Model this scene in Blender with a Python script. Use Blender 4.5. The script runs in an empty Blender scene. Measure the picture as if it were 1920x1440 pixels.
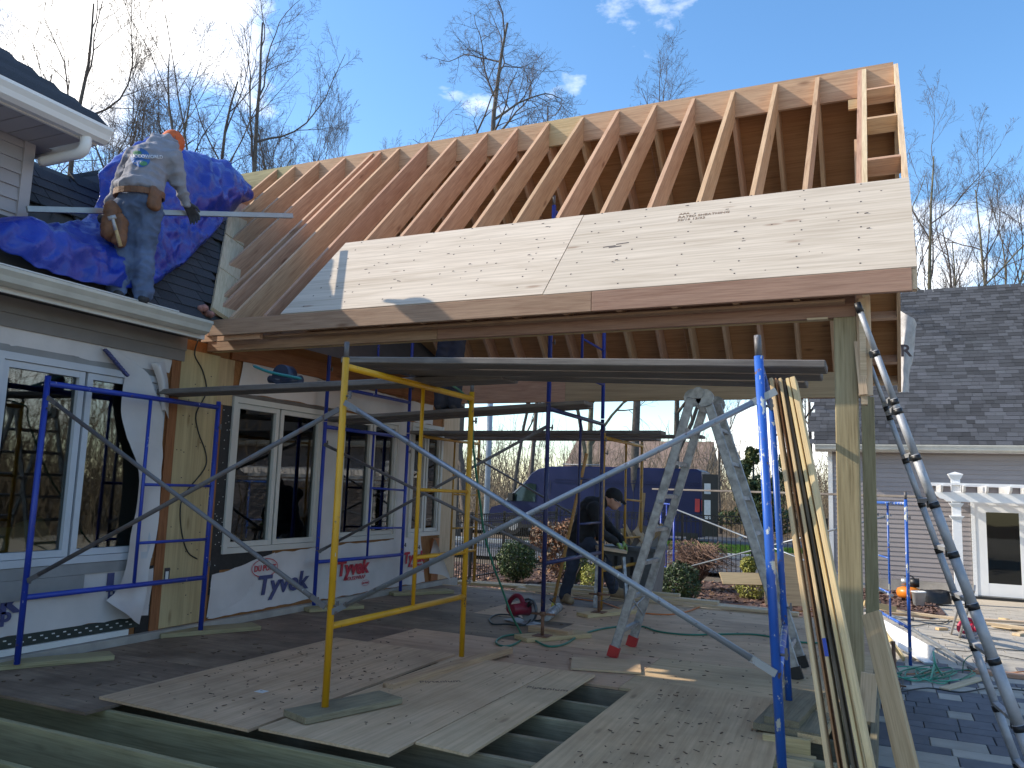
import bpy, bmesh, math, random
import numpy as np
from mathutils import Vector, Matrix, noise, bvhtree
PI = math.pi
rad = math.radians
scn = bpy.context.scene
COL = scn.collection

# ---------------------------------------------------------------- camera, sky, sun, exposure
cam_d = bpy.data.cameras.new('camera')
cam_d.sensor_width = 36.0
cam_d.lens = 28.314
cam_d.clip_end = 2000
cam_d.clip_start = 0.05
cam = bpy.data.objects.new('camera', cam_d)
COL.objects.link(cam)
scn.camera = cam
_p, _r, _y = rad(7.414), rad(1.92), rad(-24.82)
_f = Vector((math.sin(_y) * math.cos(_p), math.cos(_y) * math.cos(_p), math.sin(_p)))
_ri = Vector((math.cos(_y), -math.sin(_y), 0))
_up = _ri.cross(_f)
_R = math.cos(_r) * _ri + math.sin(_r) * _up
_U = -math.sin(_r) * _ri + math.cos(_r) * _up
cam.matrix_world = Matrix(((_R.x, _U.x, -_f.x, 0), (_R.y, _U.y, -_f.y, 0), (_R.z, _U.z, -_f.z, 1.386), (0, 0, 0, 1)))

SUN = Vector((-1.5, -0.36, 1.0)).normalized()       # direction towards the sun
elev = math.asin(SUN.z)
azim = math.atan2(SUN.x, SUN.y)                       # clockwise from +Y
world = bpy.data.worlds.new('World')
scn.world = world
world.use_nodes = True
wt = world.node_tree
wt.nodes.clear()
w_out = wt.nodes.new('ShaderNodeOutputWorld')
w_bg = wt.nodes.new('ShaderNodeBackground')
w_bg.inputs['Strength'].default_value = 0.13
sky = wt.nodes.new('ShaderNodeTexSky')
sky.sky_type = 'NISHITA'
sky.sun_disc = False
sky.sun_elevation = elev
sky.sun_rotation = azim
sky.air_density = 1.0
sky.dust_density = 0.5
sky.ozone_density = 3.0
CLOUDS = [((-0.737, 0.676, 1.952), 0.14, 0.27), ((-0.825, 0.565, 1.839), 0.13, 0.24), ((-0.814, 0.58, 1.93), 0.10, 0.20), ((0.084, 0.997, 1.66), 0.14, 0.20), ((-0.123, 0.992, 1.45), 0.14, 0.20), ((-0.572, 0.82, 1.589), 0.3, 0.10), ((-0.975, 0.224, 1.618), 0.5, 0.18), ((0.53, 0.848, 1.569), 0.5, 0.16)]
CLOUDS = [((c[0], c[1], c[2] - 1.386), r_, a_) for c, r_, a_ in CLOUDS]
w_tc = wt.nodes.new('ShaderNodeTexCoord')
w_map = wt.nodes.new('ShaderNodeMapping')
w_map.inputs['Scale'].default_value = (1, 1, 2.0)
w_map.inputs['Location'].default_value = (0.9, 0.35, 0.2)
w_n = wt.nodes.new('ShaderNodeTexNoise')
w_n.inputs['Scale'].default_value = 4.2
w_n.inputs['Detail'].default_value = 8
w_n.inputs['Roughness'].default_value = 0.56
w_cr = wt.nodes.new('ShaderNodeValToRGB')
w_cr.color_ramp.elements[0].position = 0.56
w_cr.color_ramp.elements[0].color = (0, 0, 0, 1)
w_cr.color_ramp.elements[1].position = 0.74
w_cr.color_ramp.elements[1].color = (1, 1, 1, 1)
w_mix = wt.nodes.new('ShaderNodeMixRGB')
w_mix.inputs['Color2'].default_value = (7.6, 7.8, 8.2, 1)
wt.links.new(w_tc.outputs['Generated'], w_map.inputs['Vector'])
wt.links.new(w_map.outputs['Vector'], w_n.inputs['Vector'])
# cumulus banks: coverage rises around a few directions of the sky
w_acc = w_n.outputs['Fac']
for (cd, cr_, ca) in CLOUDS:
    vd = wt.nodes.new('ShaderNodeVectorMath'); vd.operation = 'DISTANCE'
    vd.inputs[1].default_value = Vector(cd).normalized()
    wt.links.new(w_tc.outputs['Generated'], vd.inputs[0])
    mr = wt.nodes.new('ShaderNodeMapRange'); mr.interpolation_type = 'SMOOTHSTEP'
    mr.inputs['From Min'].default_value = cr_; mr.inputs['From Max'].default_value = 0.0
    mr.inputs['To Min'].default_value = 0.0; mr.inputs['To Max'].default_value = ca
    wt.links.new(vd.outputs['Value'], mr.inputs['Value'])
    ad = wt.nodes.new('ShaderNodeMath'); ad.operation = 'ADD'
    wt.links.new(w_acc, ad.inputs[0]); wt.links.new(mr.outputs[0], ad.inputs[1])
    w_acc = ad.outputs[0]
wt.links.new(w_acc, w_cr.inputs['Fac'])
wt.links.new(w_cr.outputs['Color'], w_mix.inputs['Fac'])
w_hs = wt.nodes.new('ShaderNodeHueSaturation'); w_hs.inputs['Saturation'].default_value = 1.2
wt.links.new(sky.outputs['Color'], w_hs.inputs['Color'])
wt.links.new(w_hs.outputs['Color'], w_mix.inputs['Color1'])
wt.links.new(w_mix.outputs['Color'], w_bg.inputs['Color'])
wt.links.new(w_bg.outputs['Background'], w_out.inputs['Surface'])

sun_d = bpy.data.lights.new('sun', 'SUN')
sun_d.energy = 2.4
sun_d.angle = rad(0.53)
sun_d.color = (1.0, 0.95, 0.87)
sun_o = bpy.data.objects.new('sun', sun_d)
COL.objects.link(sun_o)
sun_o.rotation_euler = (-SUN).to_track_quat('-Z', 'Y').to_euler()
sun_o.location = (-30, -10, 30)
scn.view_settings.view_transform = 'Standard'
scn.view_settings.look = 'None'
scn.view_settings.exposure = 1.3
scn.view_settings.gamma = 1.0
scn.view_settings.use_white_balance = True
scn.view_settings.white_balance_temperature = 7100
scn.view_settings.white_balance_tint = 10

# ---------------------------------------------------------------- materials
def nt(name):
    m = bpy.data.materials.new(name)
    m.use_nodes = True
    t = m.node_tree
    return m, t, t.nodes['Principled BSDF']

def add(t, kind, **kw):
    n = t.nodes.new(kind)
    for k, v in kw.items():
        n.inputs[k.replace('_', ' ')].default_value = v
    return n

def coords(t, scale=(1, 1, 1), rnd=7.0, space='Object'):
    tc = t.nodes.new('ShaderNodeTexCoord')
    mp = t.nodes.new('ShaderNodeMapping')
    mp.inputs['Scale'].default_value = scale
    if rnd:
        oi = t.nodes.new('ShaderNodeObjectInfo')
        mu = t.nodes.new('ShaderNodeMath'); mu.operation = 'MULTIPLY'; mu.inputs[1].default_value = rnd
        t.links.new(oi.outputs['Random'], mu.inputs[0])
        va = t.nodes.new('ShaderNodeVectorMath'); va.operation = 'ADD'
        t.links.new(tc.outputs[space], va.inputs[0])
        t.links.new(mu.outputs[0], va.inputs[1])
        t.links.new(va.outputs[0], mp.inputs['Vector'])
    else:
        t.links.new(tc.outputs[space], mp.inputs['Vector'])
    return mp.outputs['Vector']

def ramp(t, fac, stops):
    r = t.nodes.new('ShaderNodeValToRGB')
    el = r.color_ramp.elements
    while len(el) < len(stops): el.new(0.5)
    for e, (p, c) in zip(el, stops):
        e.position = p; e.color = (c[0], c[1], c[2], 1)
    t.links.new(fac, r.inputs['Fac'])
    return r.outputs['Color']

def noise_tex(t, vec, scale, detail=4, rough=0.55, dist=0.0):
    n = t.nodes.new('ShaderNodeTexNoise')
    n.inputs['Scale'].default_value = scale
    n.inputs['Detail'].default_value = detail
    n.inputs['Roughness'].default_value = rough
    n.inputs['Distortion'].default_value = dist
    t.links.new(vec, n.inputs['Vector'])
    return n.outputs['Fac']

def mixc(t, fac, a, b, mode='MIX'):
    n = t.nodes.new('ShaderNodeMixRGB'); n.blend_type = mode
    for s, v in (('Fac', fac), ('Color1', a), ('Color2', b)):
        if isinstance(v, (int, float)): n.inputs[s].default_value = v
        elif isinstance(v, tuple): n.inputs[s].default_value = (v[0], v[1], v[2], 1)
        else: t.links.new(v, n.inputs[s])
    return n.outputs['Color']

def obj_vary(t, col, lo, hi, hue=0.0):
    oi = t.nodes.new('ShaderNodeObjectInfo')
    mr = t.nodes.new('ShaderNodeMapRange')
    mr.inputs['To Min'].default_value = lo; mr.inputs['To Max'].default_value = hi
    t.links.new(oi.outputs['Random'], mr.inputs['Value'])
    h = t.nodes.new('ShaderNodeHueSaturation')
    t.links.new(mr.outputs[0], h.inputs['Value'])
    if hue:
        m2 = t.nodes.new('ShaderNodeMath'); m2.operation = 'MULTIPLY_ADD'
        fr = t.nodes.new('ShaderNodeMath'); fr.operation = 'MULTIPLY'; fr.inputs[1].default_value = 7.31
        f2 = t.nodes.new('ShaderNodeMath'); f2.operation = 'FRACT'
        t.links.new(oi.outputs['Random'], fr.inputs[0]); t.links.new(fr.outputs[0], f2.inputs[0])
        t.links.new(f2.outputs[0], m2.inputs[0]); m2.inputs[1].default_value = hue; m2.inputs[2].default_value = 0.5 - hue / 2
        t.links.new(m2.outputs[0], h.inputs['Hue'])
    t.links.new(col, h.inputs['Color'])
    return h.outputs['Color']

def bump(t, b, fac, strength, dist=0.01):
    n = t.nodes.new('ShaderNodeBump')
    n.inputs['Strength'].default_value = strength
    n.inputs['Distance'].default_value = dist
    t.links.new(fac, n.inputs['Height'])
    t.links.new(n.outputs['Normal'], b.inputs['Normal'])

def plain(name, c, rough=0.6, metal=0.0, var=0.12, nscale=6.0, bstr=0.0, bscale=40.0, vary=0.0, spec=0.5):
    m, t, b = nt(name)
    v = coords(t)
    f = noise_tex(t, v, nscale)
    col = ramp(t, f, [(0.3, tuple(x * (1 - var) for x in c)), (0.7, tuple(min(1, x * (1 + var)) for x in c))])
    if vary: col = obj_vary(t, col, 1 - vary, 1 + vary)
    t.links.new(col, b.inputs['Base Color'])
    b.inputs['Roughness'].default_value = rough
    b.inputs['Metallic'].default_value = metal
    b.inputs['Specular IOR Level'].default_value = spec
    if bstr:
        bump(t, b, noise_tex(t, v, bscale, 5), bstr)
    return m

def wood(name, dark, light, rough=0.7, gscale=1.0, knots=0.5, vary=0.12, hue=0.02, dirt=None, dirt_amt=0.0, bstr=0.25, knotcol=None):
    m, t, b = nt(name)
    v = coords(t, (0.9 * gscale, 9 * gscale, 9 * gscale), 23.0)
    f1 = noise_tex(t, v, 2.0, 4, 0.6, 1.2)
    v2 = coords(t, (2.0 * gscale, 60 * gscale, 60 * gscale), 23.0)
    f2 = noise_tex(t, v2, 2.0, 3, 0.6)
    c1 = ramp(t, f1, [(0.28, dark), (0.5, tuple((a + 2 * c) / 3 for a, c in zip(dark, light))), (0.72, light)])
    c2 = mixc(t, 0.35, c1, ramp(t, f2, [(0.35, tuple(x * 0.62 for x in dark)), (0.62, light)]))
    if knots:
        v3 = coords(t, (1.6, 5.5, 5.5), 31.0)
        vo = t.nodes.new('ShaderNodeTexVoronoi'); vo.inputs['Scale'].default_value = 1.0
        t.links.new(v3, vo.inputs['Vector'])
        kr = ramp(t, vo.outputs['Distance'], [(0.045, (1, 1, 1)), (0.13, (0, 0, 0))])
        km = mixc(t, 1.0, kr, (knots, knots, knots), 'MULTIPLY')
        c2 = mixc(t, km, c2, knotcol or tuple(x * 0.35 for x in dark))
    if dirt:
        vd = coords(t, (1, 1, 1), 11.0)
        fd = noise_tex(t, vd, 1.7, 6, 0.65)
        dr = ramp(t, fd, [(0.35, (0, 0, 0)), (0.7, (dirt_amt,) * 3)])
        c2 = mixc(t, dr, c2, dirt)
    c2 = obj_vary(t, c2, 1 - vary, 1 + vary, hue)
    t.links.new(c2, b.inputs['Base Color'])
    b.inputs['Roughness'].default_value = rough
    b.inputs['Specular IOR Level'].default_value = 0.25
    if bstr: bump(t, b, f2, bstr, 0.004)
    return m

def painted(name, c, chip=(0.16, 0.09, 0.05), splash=(0.62, 0.62, 0.6), chip_amt=0.5, splash_amt=0.5, rough=0.38):
    m, t, b = nt(name)
    v = coords(t, (1, 1, 1), 19.0)
    f = noise_tex(t, v, 14, 6, 0.7)
    f2 = noise_tex(t, v, 3.0, 3)
    base = ramp(t, f2, [(0.3, tuple(x * 0.72 for x in c)), (0.7, c)])
    c1 = mixc(t, ramp(t, f, [(0.66 - 0.08 * chip_amt, (0, 0, 0)), (0.70 - 0.08 * chip_amt, (1, 1, 1))]), base, chip)
    v2 = coords(t, (1, 1, 0.5), 43.0)
    f3 = noise_tex(t, v2, 19, 5, 0.65)
    c2 = mixc(t, ramp(t, f3, [(0.70 - 0.1 * splash_amt, (0, 0, 0)), (0.73 - 0.1 * splash_amt, (1, 1, 1))]), c1, splash)
    c2 = obj_vary(t, c2, 0.9, 1.08)
    t.links.new(c2, b.inputs['Base Color'])
    b.inputs['Roughness'].default_value = rough
    bump(t, b, f, 0.15, 0.002)
    return m

def glassy(name, tint=(0.55, 0.6, 0.58), ior=1.5, refl=0.75):
    m = bpy.data.materials.new(name); m.use_nodes = True
    t = m.node_tree; t.nodes.clear()
    o = t.nodes.new('ShaderNodeOutputMaterial')
    tr = t.nodes.new('ShaderNodeBsdfTransparent'); tr.inputs['Color'].default_value = (*tint, 1)
    gl = t.nodes.new('ShaderNodeBsdfGlossy'); gl.inputs['Roughness'].default_value = 0.02
    fr = t.nodes.new('ShaderNodeFresnel'); fr.inputs['IOR'].default_value = ior
    mu = t.nodes.new('ShaderNodeMath'); mu.operation = 'MULTIPLY_ADD'; mu.inputs[1].default_value = 1.5 * refl; mu.inputs[2].default_value = 0.06 * refl
    mu.use_clamp = True
    mx = t.nodes.new('ShaderNodeMixShader')
    tc = t.nodes.new('ShaderNodeTexCoord')
    nz = t.nodes.new('ShaderNodeTexNoise'); nz.inputs['Scale'].default_value = 2.5
    bp = t.nodes.new('ShaderNodeBump'); bp.inputs['Strength'].default_value = 0.02; bp.inputs['Distance'].default_value = 0.02
    t.links.new(tc.outputs['Object'], nz.inputs['Vector']); t.links.new(nz.outputs['Fac'], bp.inputs['Height'])
    t.links.new(bp.outputs['Normal'], gl.inputs['Normal'])
    t.links.new(fr.outputs[0], mu.inputs[0]); t.links.new(mu.outputs[0], mx.inputs['Fac'])
    t.links.new(tr.outputs[0], mx.inputs[1]); t.links.new(gl.outputs[0], mx.inputs[2])
    t.links.new(mx.outputs[0], o.inputs['Surface'])
    return m

MT = {}
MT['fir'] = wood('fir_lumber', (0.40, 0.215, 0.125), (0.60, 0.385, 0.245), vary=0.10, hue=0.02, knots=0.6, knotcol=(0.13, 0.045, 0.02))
MT['fir_shade'] = wood('shaded_fir', (0.30, 0.165, 0.11), (0.44, 0.275, 0.19), vary=0.08, hue=0.02, knots=0.6, knotcol=(0.13, 0.045, 0.02))  # darker copy of the fir: shade at the eave put into the colour
MT['fir_pale'] = wood('pale_lumber', (0.52, 0.36, 0.22), (0.70, 0.54, 0.36), vary=0.08, hue=0.015, knots=0.4)
MT['pine'] = wood('yellow_pine', (0.50, 0.33, 0.15), (0.66, 0.50, 0.28), vary=0.10, knots=0.4)
MT['pt'] = wood('treated_lumber', (0.23, 0.185, 0.095), (0.42, 0.355, 0.20), vary=0.14, knots=0.5, gscale=0.7)
MT['pt_old'] = wood('old_treated_lumber', (0.20, 0.16, 0.10), (0.37, 0.31, 0.20), vary=0.15, knots=0.5, dirt=(0.08, 0.065, 0.045), dirt_amt=0.6)
MT['plank'] = wood('weathered_plank', (0.12, 0.105, 0.095), (0.26, 0.235, 0.21), vary=0.14, knots=0.4, gscale=0.8, dirt=(0.07, 0.055, 0.05), dirt_amt=0.6)
MT['ply'] = wood('sheathing_plywood', (0.44, 0.365, 0.275), (0.60, 0.52, 0.42), vary=0.05, hue=0.01, knots=0.55, gscale=0.35, knotcol=(0.20, 0.11, 0.06), bstr=0.1)
MT['ply_loose'] = wood('loose_plywood', (0.56, 0.375, 0.21), (0.72, 0.51, 0.32), vary=0.06, hue=0.01, knots=0.55, gscale=0.35, knotcol=(0.20, 0.11, 0.06), bstr=0.1, dirt=(0.33, 0.22, 0.13), dirt_amt=0.5)
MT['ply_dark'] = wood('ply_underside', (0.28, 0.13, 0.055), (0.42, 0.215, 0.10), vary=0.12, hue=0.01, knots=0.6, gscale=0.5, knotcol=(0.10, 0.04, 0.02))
MT['ply_tan'] = wood('tan_plywood', (0.42, 0.30, 0.155), (0.56, 0.42, 0.235), vary=0.06, knots=0.5, gscale=0.3, knotcol=(0.16, 0.08, 0.03))
MT['ply_floor'] = wood('floor_plywood', (0.55, 0.355, 0.20), (0.72, 0.50, 0.31), vary=0.07, knots=0.5, gscale=0.4, dirt=(0.25, 0.165, 0.10), dirt_amt=0.55, knotcol=(0.10, 0.06, 0.03))
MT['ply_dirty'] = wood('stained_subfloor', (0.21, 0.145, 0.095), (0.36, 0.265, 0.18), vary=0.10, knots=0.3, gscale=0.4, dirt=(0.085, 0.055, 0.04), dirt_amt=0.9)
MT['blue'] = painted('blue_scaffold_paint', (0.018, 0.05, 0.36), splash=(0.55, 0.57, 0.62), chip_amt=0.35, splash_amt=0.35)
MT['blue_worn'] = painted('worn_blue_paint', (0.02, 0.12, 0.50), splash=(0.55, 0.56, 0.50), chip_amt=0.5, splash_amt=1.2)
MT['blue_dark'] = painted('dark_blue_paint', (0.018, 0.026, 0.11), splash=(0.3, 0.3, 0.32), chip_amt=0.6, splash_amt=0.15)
MT['yellow'] = painted('yellow_scaffold_paint', (0.72, 0.36, 0.015), splash=(0.5, 0.48, 0.42), chip_amt=0.55, splash_amt=0.2)
MT['yellow_old'] = painted('rusty_yellow_paint', (0.50, 0.25, 0.03), chip=(0.22, 0.10, 0.05), splash=(0.4, 0.33, 0.22), chip_amt=1.0, splash_amt=0.5)
MT['galv'] = painted('galvanised_tube', (0.30, 0.33, 0.36), chip=(0.17, 0.14, 0.14), splash=(0.5, 0.52, 0.55), chip_amt=0.7, splash_amt=0.4, rough=0.42)
for _n in ('galv',):
    MT[_n].node_tree.nodes['Principled BSDF'].inputs['Metallic'].default_value = 0.55
MT['galv_dark'] = painted('dull_tube', (0.15, 0.14, 0.14), chip=(0.14, 0.08, 0.06), splash=(0.28, 0.28, 0.3), chip_amt=0.8, splash_amt=0.2, rough=0.5)
MT['alu'] = plain('aluminium', (0.40, 0.41, 0.43), 0.6, 0.35, 0.18, 12, 0.1)
MT['alu_dull'] = plain('dull_aluminium', (0.34, 0.34, 0.34), 0.5, 0.6, 0.35, 18, 0.1)
MT['steel_pole'] = plain('brushed_metal', (0.30, 0.32, 0.33), 0.4, 0.5, 0.1)
MT['rust'] = plain('rusty_steel', (0.20, 0.10, 0.06), 0.75, 0.2, 0.5, 18, 0.3)
MT['white_trim'] = plain('white_trim', (0.72, 0.71, 0.68), 0.45, 0, 0.05, 3)
MT['vinyl_white'] = plain('white_vinyl', (0.80, 0.80, 0.79), 0.35, 0, 0.03, 2)
MT['gutter'] = plain('cream_gutter', (0.55, 0.53, 0.46), 0.4, 0, 0.12, 5)
MT['win_frame'] = plain('window_frame', (0.55, 0.53, 0.48), 0.45, 0, 0.06, 3)
MT['win_frame2'] = plain('grey_window_frame', (0.52, 0.54, 0.57), 0.45, 0, 0.05, 3)
MT['siding'] = plain('taupe_siding', (0.30, 0.265, 0.255), 0.5, 0, 0.04, 3, 0.05, 60, 0.05)
MT['siding2'] = plain('grey_siding', (0.36, 0.34, 0.36), 0.5, 0, 0.05, 3, 0.05, 60, 0.05)
MT['frieze'] = plain('grey_frieze', (0.20, 0.18, 0.165), 0.55, 0, 0.12, 3)
MT['wrap'] = plain('house_wrap', (0.60, 0.56, 0.54), 0.55, 0, 0.10, 2.2, 0.35, 7)
MT['membrane'] = plain('black_membrane', (0.012, 0.011, 0.012), 0.5, 0, 0.4, 30)
MT['starter'] = plain('starter_strip', (0.025, 0.035, 0.03), 0.5)
MT['concrete'] = plain('concrete', (0.36, 0.33, 0.29), 0.85, 0, 0.22, 4, 0.3, 30)
MT['stud'] = wood('old_stud', (0.24, 0.095, 0.035), (0.40, 0.18, 0.07), knots=0.4)
MT['interior'] = plain('interior_dark', (0.06, 0.06, 0.058), 0.8)
MT['curtain'] = plain('sheer_curtain', (0.42, 0.45, 0.44), 0.8, 0, 0.2, 8)
MT['foam'] = plain('yellow_board', (0.55, 0.42, 0.13), 0.7, 0, 0.2, 5)
MT['glass'] = glassy('window_glass')
MT['glass_dark'] = glassy('dark_glass', (0.25, 0.32, 0.3), 1.45, 0.5)
MT['black'] = plain('black_plastic', (0.012, 0.012, 0.013), 0.45, 0, 0.3)
MT['black_iron'] = plain('black_iron', (0.010, 0.010, 0.011), 0.4, 0.2, 0.3)
MT['red_plastic'] = plain('red_plastic', (0.42, 0.02, 0.02), 0.45)
MT['green_hose'] = plain('green_hose', (0.02, 0.16, 0.10), 0.4)
MT['green_hose_pale'] = plain('pale_green_hose', (0.06, 0.34, 0.22), 0.4)
MT['dark_cord'] = plain('dark_cord', (0.02, 0.025, 0.022), 0.5)
MT['orange_cord'] = plain('orange_cord', (0.62, 0.17, 0.03), 0.45)
MT['ink_blue'] = plain('blue_print', (0.055, 0.06, 0.16), 0.6, 0, 0.15, 20)
MT['ink_red'] = plain('red_print', (0.50, 0.03, 0.05), 0.6, 0, 0.15, 20)
MT['ink_dark'] = plain('dark_print', (0.05, 0.04, 0.045), 0.7)
MT['ink_grey'] = plain('stamp_ink', (0.22, 0.14, 0.09), 0.8)


# ---------------------------------------------------------------- helpers
WM = {}
def tag(o, label=None, cat=None, group=None, kind=None):
    if label: o['label'] = label
    if cat: o['category'] = cat
    if group: o['group'] = group
    if kind: o['kind'] = kind
    return o

def link(name, me, mat=None, parent=None, M=None):
    o = bpy.data.objects.new(name, me)
    COL.objects.link(o)
    M = M.copy() if M is not None else Matrix()
    WM[o] = M
    if parent is not None:
        o.parent = parent
        o.matrix_basis = WM[parent].inverted() @ M
    else:
        o.matrix_basis = M
    if mat is not None and me is not None and len(me.materials) == 0:
        me.materials.append(MT[mat] if isinstance(mat, str) else mat)
    return o

def thing(name, label, cat, loc=(0, 0, 0), group=None, rz=0):
    o = link(name, None, None, None, Matrix.Translation(loc) @ Matrix.Rotation(rz, 4, 'Z'))
    o.empty_display_size = 0.2
    return tag(o, label, cat, group)

def dup(o, M, parent=None, label=None):
    """copy of a thing and of its parts and sub-parts, mesh data shared"""
    c = o.copy(); COL.objects.link(c)
    WM[c] = M
    c.parent = parent
    c.matrix_basis = (WM[parent].inverted() @ M) if parent else M
    if label: c['label'] = label
    for ch in [x for x in o.children]:
        dup(ch, M @ WM[o].inverted() @ WM[ch], c)
    return c

_mc = {}
def box_mesh(l, w, h, mat, bev=0.0):
    k = (round(l, 3), round(w, 3), round(h, 3), mat, bev)
    if k in _mc: return _mc[k]
    bm = bmesh.new()
    bmesh.ops.create_cube(bm, size=1.0)
    for v in bm.verts: v.co = Vector((v.co.x * l, v.co.y * w, v.co.z * h))
    if bev:
        bmesh.ops.bevel(bm, geom=bm.edges[:], offset=min(bev, 0.3 * min(l, w, h)), segments=1, affect='EDGES')
    me = bpy.data.meshes.new('box')
    bm.to_mesh(me); bm.free()
    me.materials.append(MT[mat])
    _mc[k] = me
    return me

def basis(p0, p1, up=(0, 0, 1)):
    x = (Vector(p1) - Vector(p0)).normalized()
    u = Vector(up)
    y = u.cross(x)
    if y.length < 1e-4: y = Vector((0, 1, 0)).cross(x)
    y.normalize()
    z = x.cross(y)
    return x, y, z

def frame_M(o, x, y, z):
    return Matrix(((x.x, y.x, z.x, o[0]), (x.y, y.y, z.y, o[1]), (x.z, y.z, z.z, o[2]), (0, 0, 0, 1)))

def beam(name, p0, p1, w, h, mat, parent=None, up=(0, 0, 1), bev=0.0, off=(0, 0, 0)):
    """box from p0 to p1: w across, h along up; off shifts it in its own axes"""
    x, y, z = basis(p0, p1, up)
    L = (Vector(p1) - Vector(p0)).length
    c = (Vector(p0) + Vector(p1)) / 2 + x * off[0] + y * off[1] + z * off[2]
    return link(name, box_mesh(L, w, h, mat, bev), mat, parent, frame_M(c, x, y, z))

def block(name, lo, hi, mat, parent=None, bev=0.0, axis='x'):
    """axis aligned box between two corners; axis = grain direction"""
    lo = Vector(lo); hi = Vector(hi)
    c = (lo + hi) / 2; d = hi - lo
    if axis == 'x': return link(name, box_mesh(d.x, d.y, d.z, mat, bev), mat, parent, Matrix.Translation(c))
    if axis == 'y': return link(name, box_mesh(d.y, d.x, d.z, mat, bev), mat, parent, Matrix.Translation(c) @ Matrix.Rotation(PI / 2, 4, 'Z'))
    return link(name, box_mesh(d.z, d.y, d.x, mat, bev), mat, parent, Matrix.Translation(c) @ Matrix.Rotation(-PI / 2, 4, 'Y'))

class MB:
    """collects simple shapes and links them as one mesh object"""
    def __init__(s): s.v = []; s.f = []; s.smooth = []; s.mi = []
    def addv(s, vs, fs, smooth=False, mi=0):
        b = len(s.v)
        s.v += [tuple(v) for v in vs]
        for f in fs:
            s.f.append(tuple(i + b for i in f)); s.smooth.append(smooth); s.mi.append(mi)
        return s
    def box(s, lo, hi, mi=0):
        (a, b, c), (d, e, f) = lo, hi
        return s.addv([(a, b, c), (d, b, c), (d, e, c), (a, e, c), (a, b, f), (d, b, f), (d, e, f), (a, e, f)],
                      [(3, 2, 1, 0), (4, 5, 6, 7), (0, 1, 5, 4), (1, 2, 6, 5), (2, 3, 7, 6), (3, 0, 4, 7)], False, mi)
    def obox(s, p0, p1, w, h, up=(0, 0, 1), mi=0):
        x, y, z = basis(p0, p1, up); p0 = Vector(p0); p1 = Vector(p1)
        vs = [p + y * (w / 2 * a) + z * (h / 2 * b) for p in (p0, p1) for a, b in ((-1, -1), (1, -1), (1, 1), (-1, 1))]
        return s.addv(vs, [(0, 1, 2, 3), (7, 6, 5, 4), (0, 4, 5, 1), (1, 5, 6, 2), (2, 6, 7, 3), (3, 7, 4, 0)], False, mi)
    def tube(s, pts, r, seg=8, caps=True, mi=0):
        pts = [Vector(p) for p in pts]; n = len(pts)
        rs = r if isinstance(r, (list, tuple)) else [r] * n
        vs = []; ref = None
        for i, p in enumerate(pts):
            d = (pts[min(i + 1, n - 1)] - pts[max(i - 1, 0)]).normalized()
            if ref is None:
                ref = d.orthogonal().normalized()
            ref = (ref - d * ref.dot(d))
            if ref.length < 1e-5: ref = d.orthogonal()
            ref.normalize(); q = d.cross(ref)
            for k in range(seg):
                a = 2 * PI * k / seg
                vs.append(p + (ref * math.cos(a) + q * math.sin(a)) * rs[i])
        fs = []
        for i in range(n - 1):
            for k in range(seg):
                k2 = (k + 1) % seg
                fs.append((i * seg + k, i * seg + k2, (i + 1) * seg + k2, (i + 1) * seg + k))
        s.addv(vs, fs, True, mi)
        if caps:
            b = len(s.v) - len(vs)
            s.f.append(tuple(b + k for k in reversed(range(seg)))); s.smooth.append(False); s.mi.append(mi)
            s.f.append(tuple(b + (n - 1) * seg + k for k in range(seg))); s.smooth.append(False); s.mi.append(mi)
        return s
    def prism(s, poly, axis, a, b, mi=0):
        """polygon (2-D) extruded along axis 0/1/2 from a to b; the other two axes in order"""
        n = len(poly)
        def mk(p, t):
            q = list(p); q.insert(axis, t); return tuple(q)
        vs = [mk(p, a) for p in poly] + [mk(p, b) for p in poly]
        fs = [tuple(range(n)), tuple(reversed(range(n, 2 * n)))]
        for i in range(n):
            j = (i + 1) % n
            fs.append((i, i + n, j + n, j))
        return s.addv(vs, fs, False, mi)
    def lathe(s, prof, c=(0, 0, 0), seg=20, mi=0, smooth=True):
        vs = []; n = len(prof)
        for r, z in prof:
            for k in range(seg):
                a = 2 * PI * k / seg
                vs.append((c[0] + r * math.cos(a), c[1] + r * math.sin(a), c[2] + z))
        fs = []
        for i in range(n - 1):
            for k in range(seg):
                k2 = (k + 1) % seg
                fs.append((i * seg + k, i * seg + k2, (i + 1) * seg + k2, (i + 1) * seg + k))
        fs.append(tuple(reversed(range(seg)))); fs.append(tuple((n - 1) * seg + k for k in range(seg)))
        return s.addv(vs, fs, smooth, mi)
    def mesh(s, mats, name='mesh', fix=True):
        me = bpy.data.meshes.new(name)
        me.from_pydata(s.v, [], s.f)
        if not isinstance(mats, (list, tuple)): mats = [mats]
        for m in mats: me.materials.append(MT[m] if isinstance(m, str) else m)
        me.polygons.foreach_set('use_smooth', s.smooth)
        me.polygons.foreach_set('material_index', s.mi)
        if fix:
            bm = bmesh.new(); bm.from_mesh(me)
            bmesh.ops.recalc_face_normals(bm, faces=bm.faces[:])
            bm.to_mesh(me); bm.free()
        me.update()
        return me
    def build(s, name, mats, parent=None, M=None, world=True, kind=None):
        """coordinates given in world space unless M says where the local origin is"""
        me = s.mesh(mats, name)
        if M is not None and world:
            me.transform(M.inverted())
        o = link(name, me, None, parent, M)
        if kind: o['kind'] = kind
        return o

def tube(name, pts, r, mat, parent=None, seg=8, kind=None):
    p0 = Vector(pts[0])
    return MB().tube(pts, r, seg).build(name, mat, parent, Matrix.Translation(p0), kind=kind)

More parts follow.
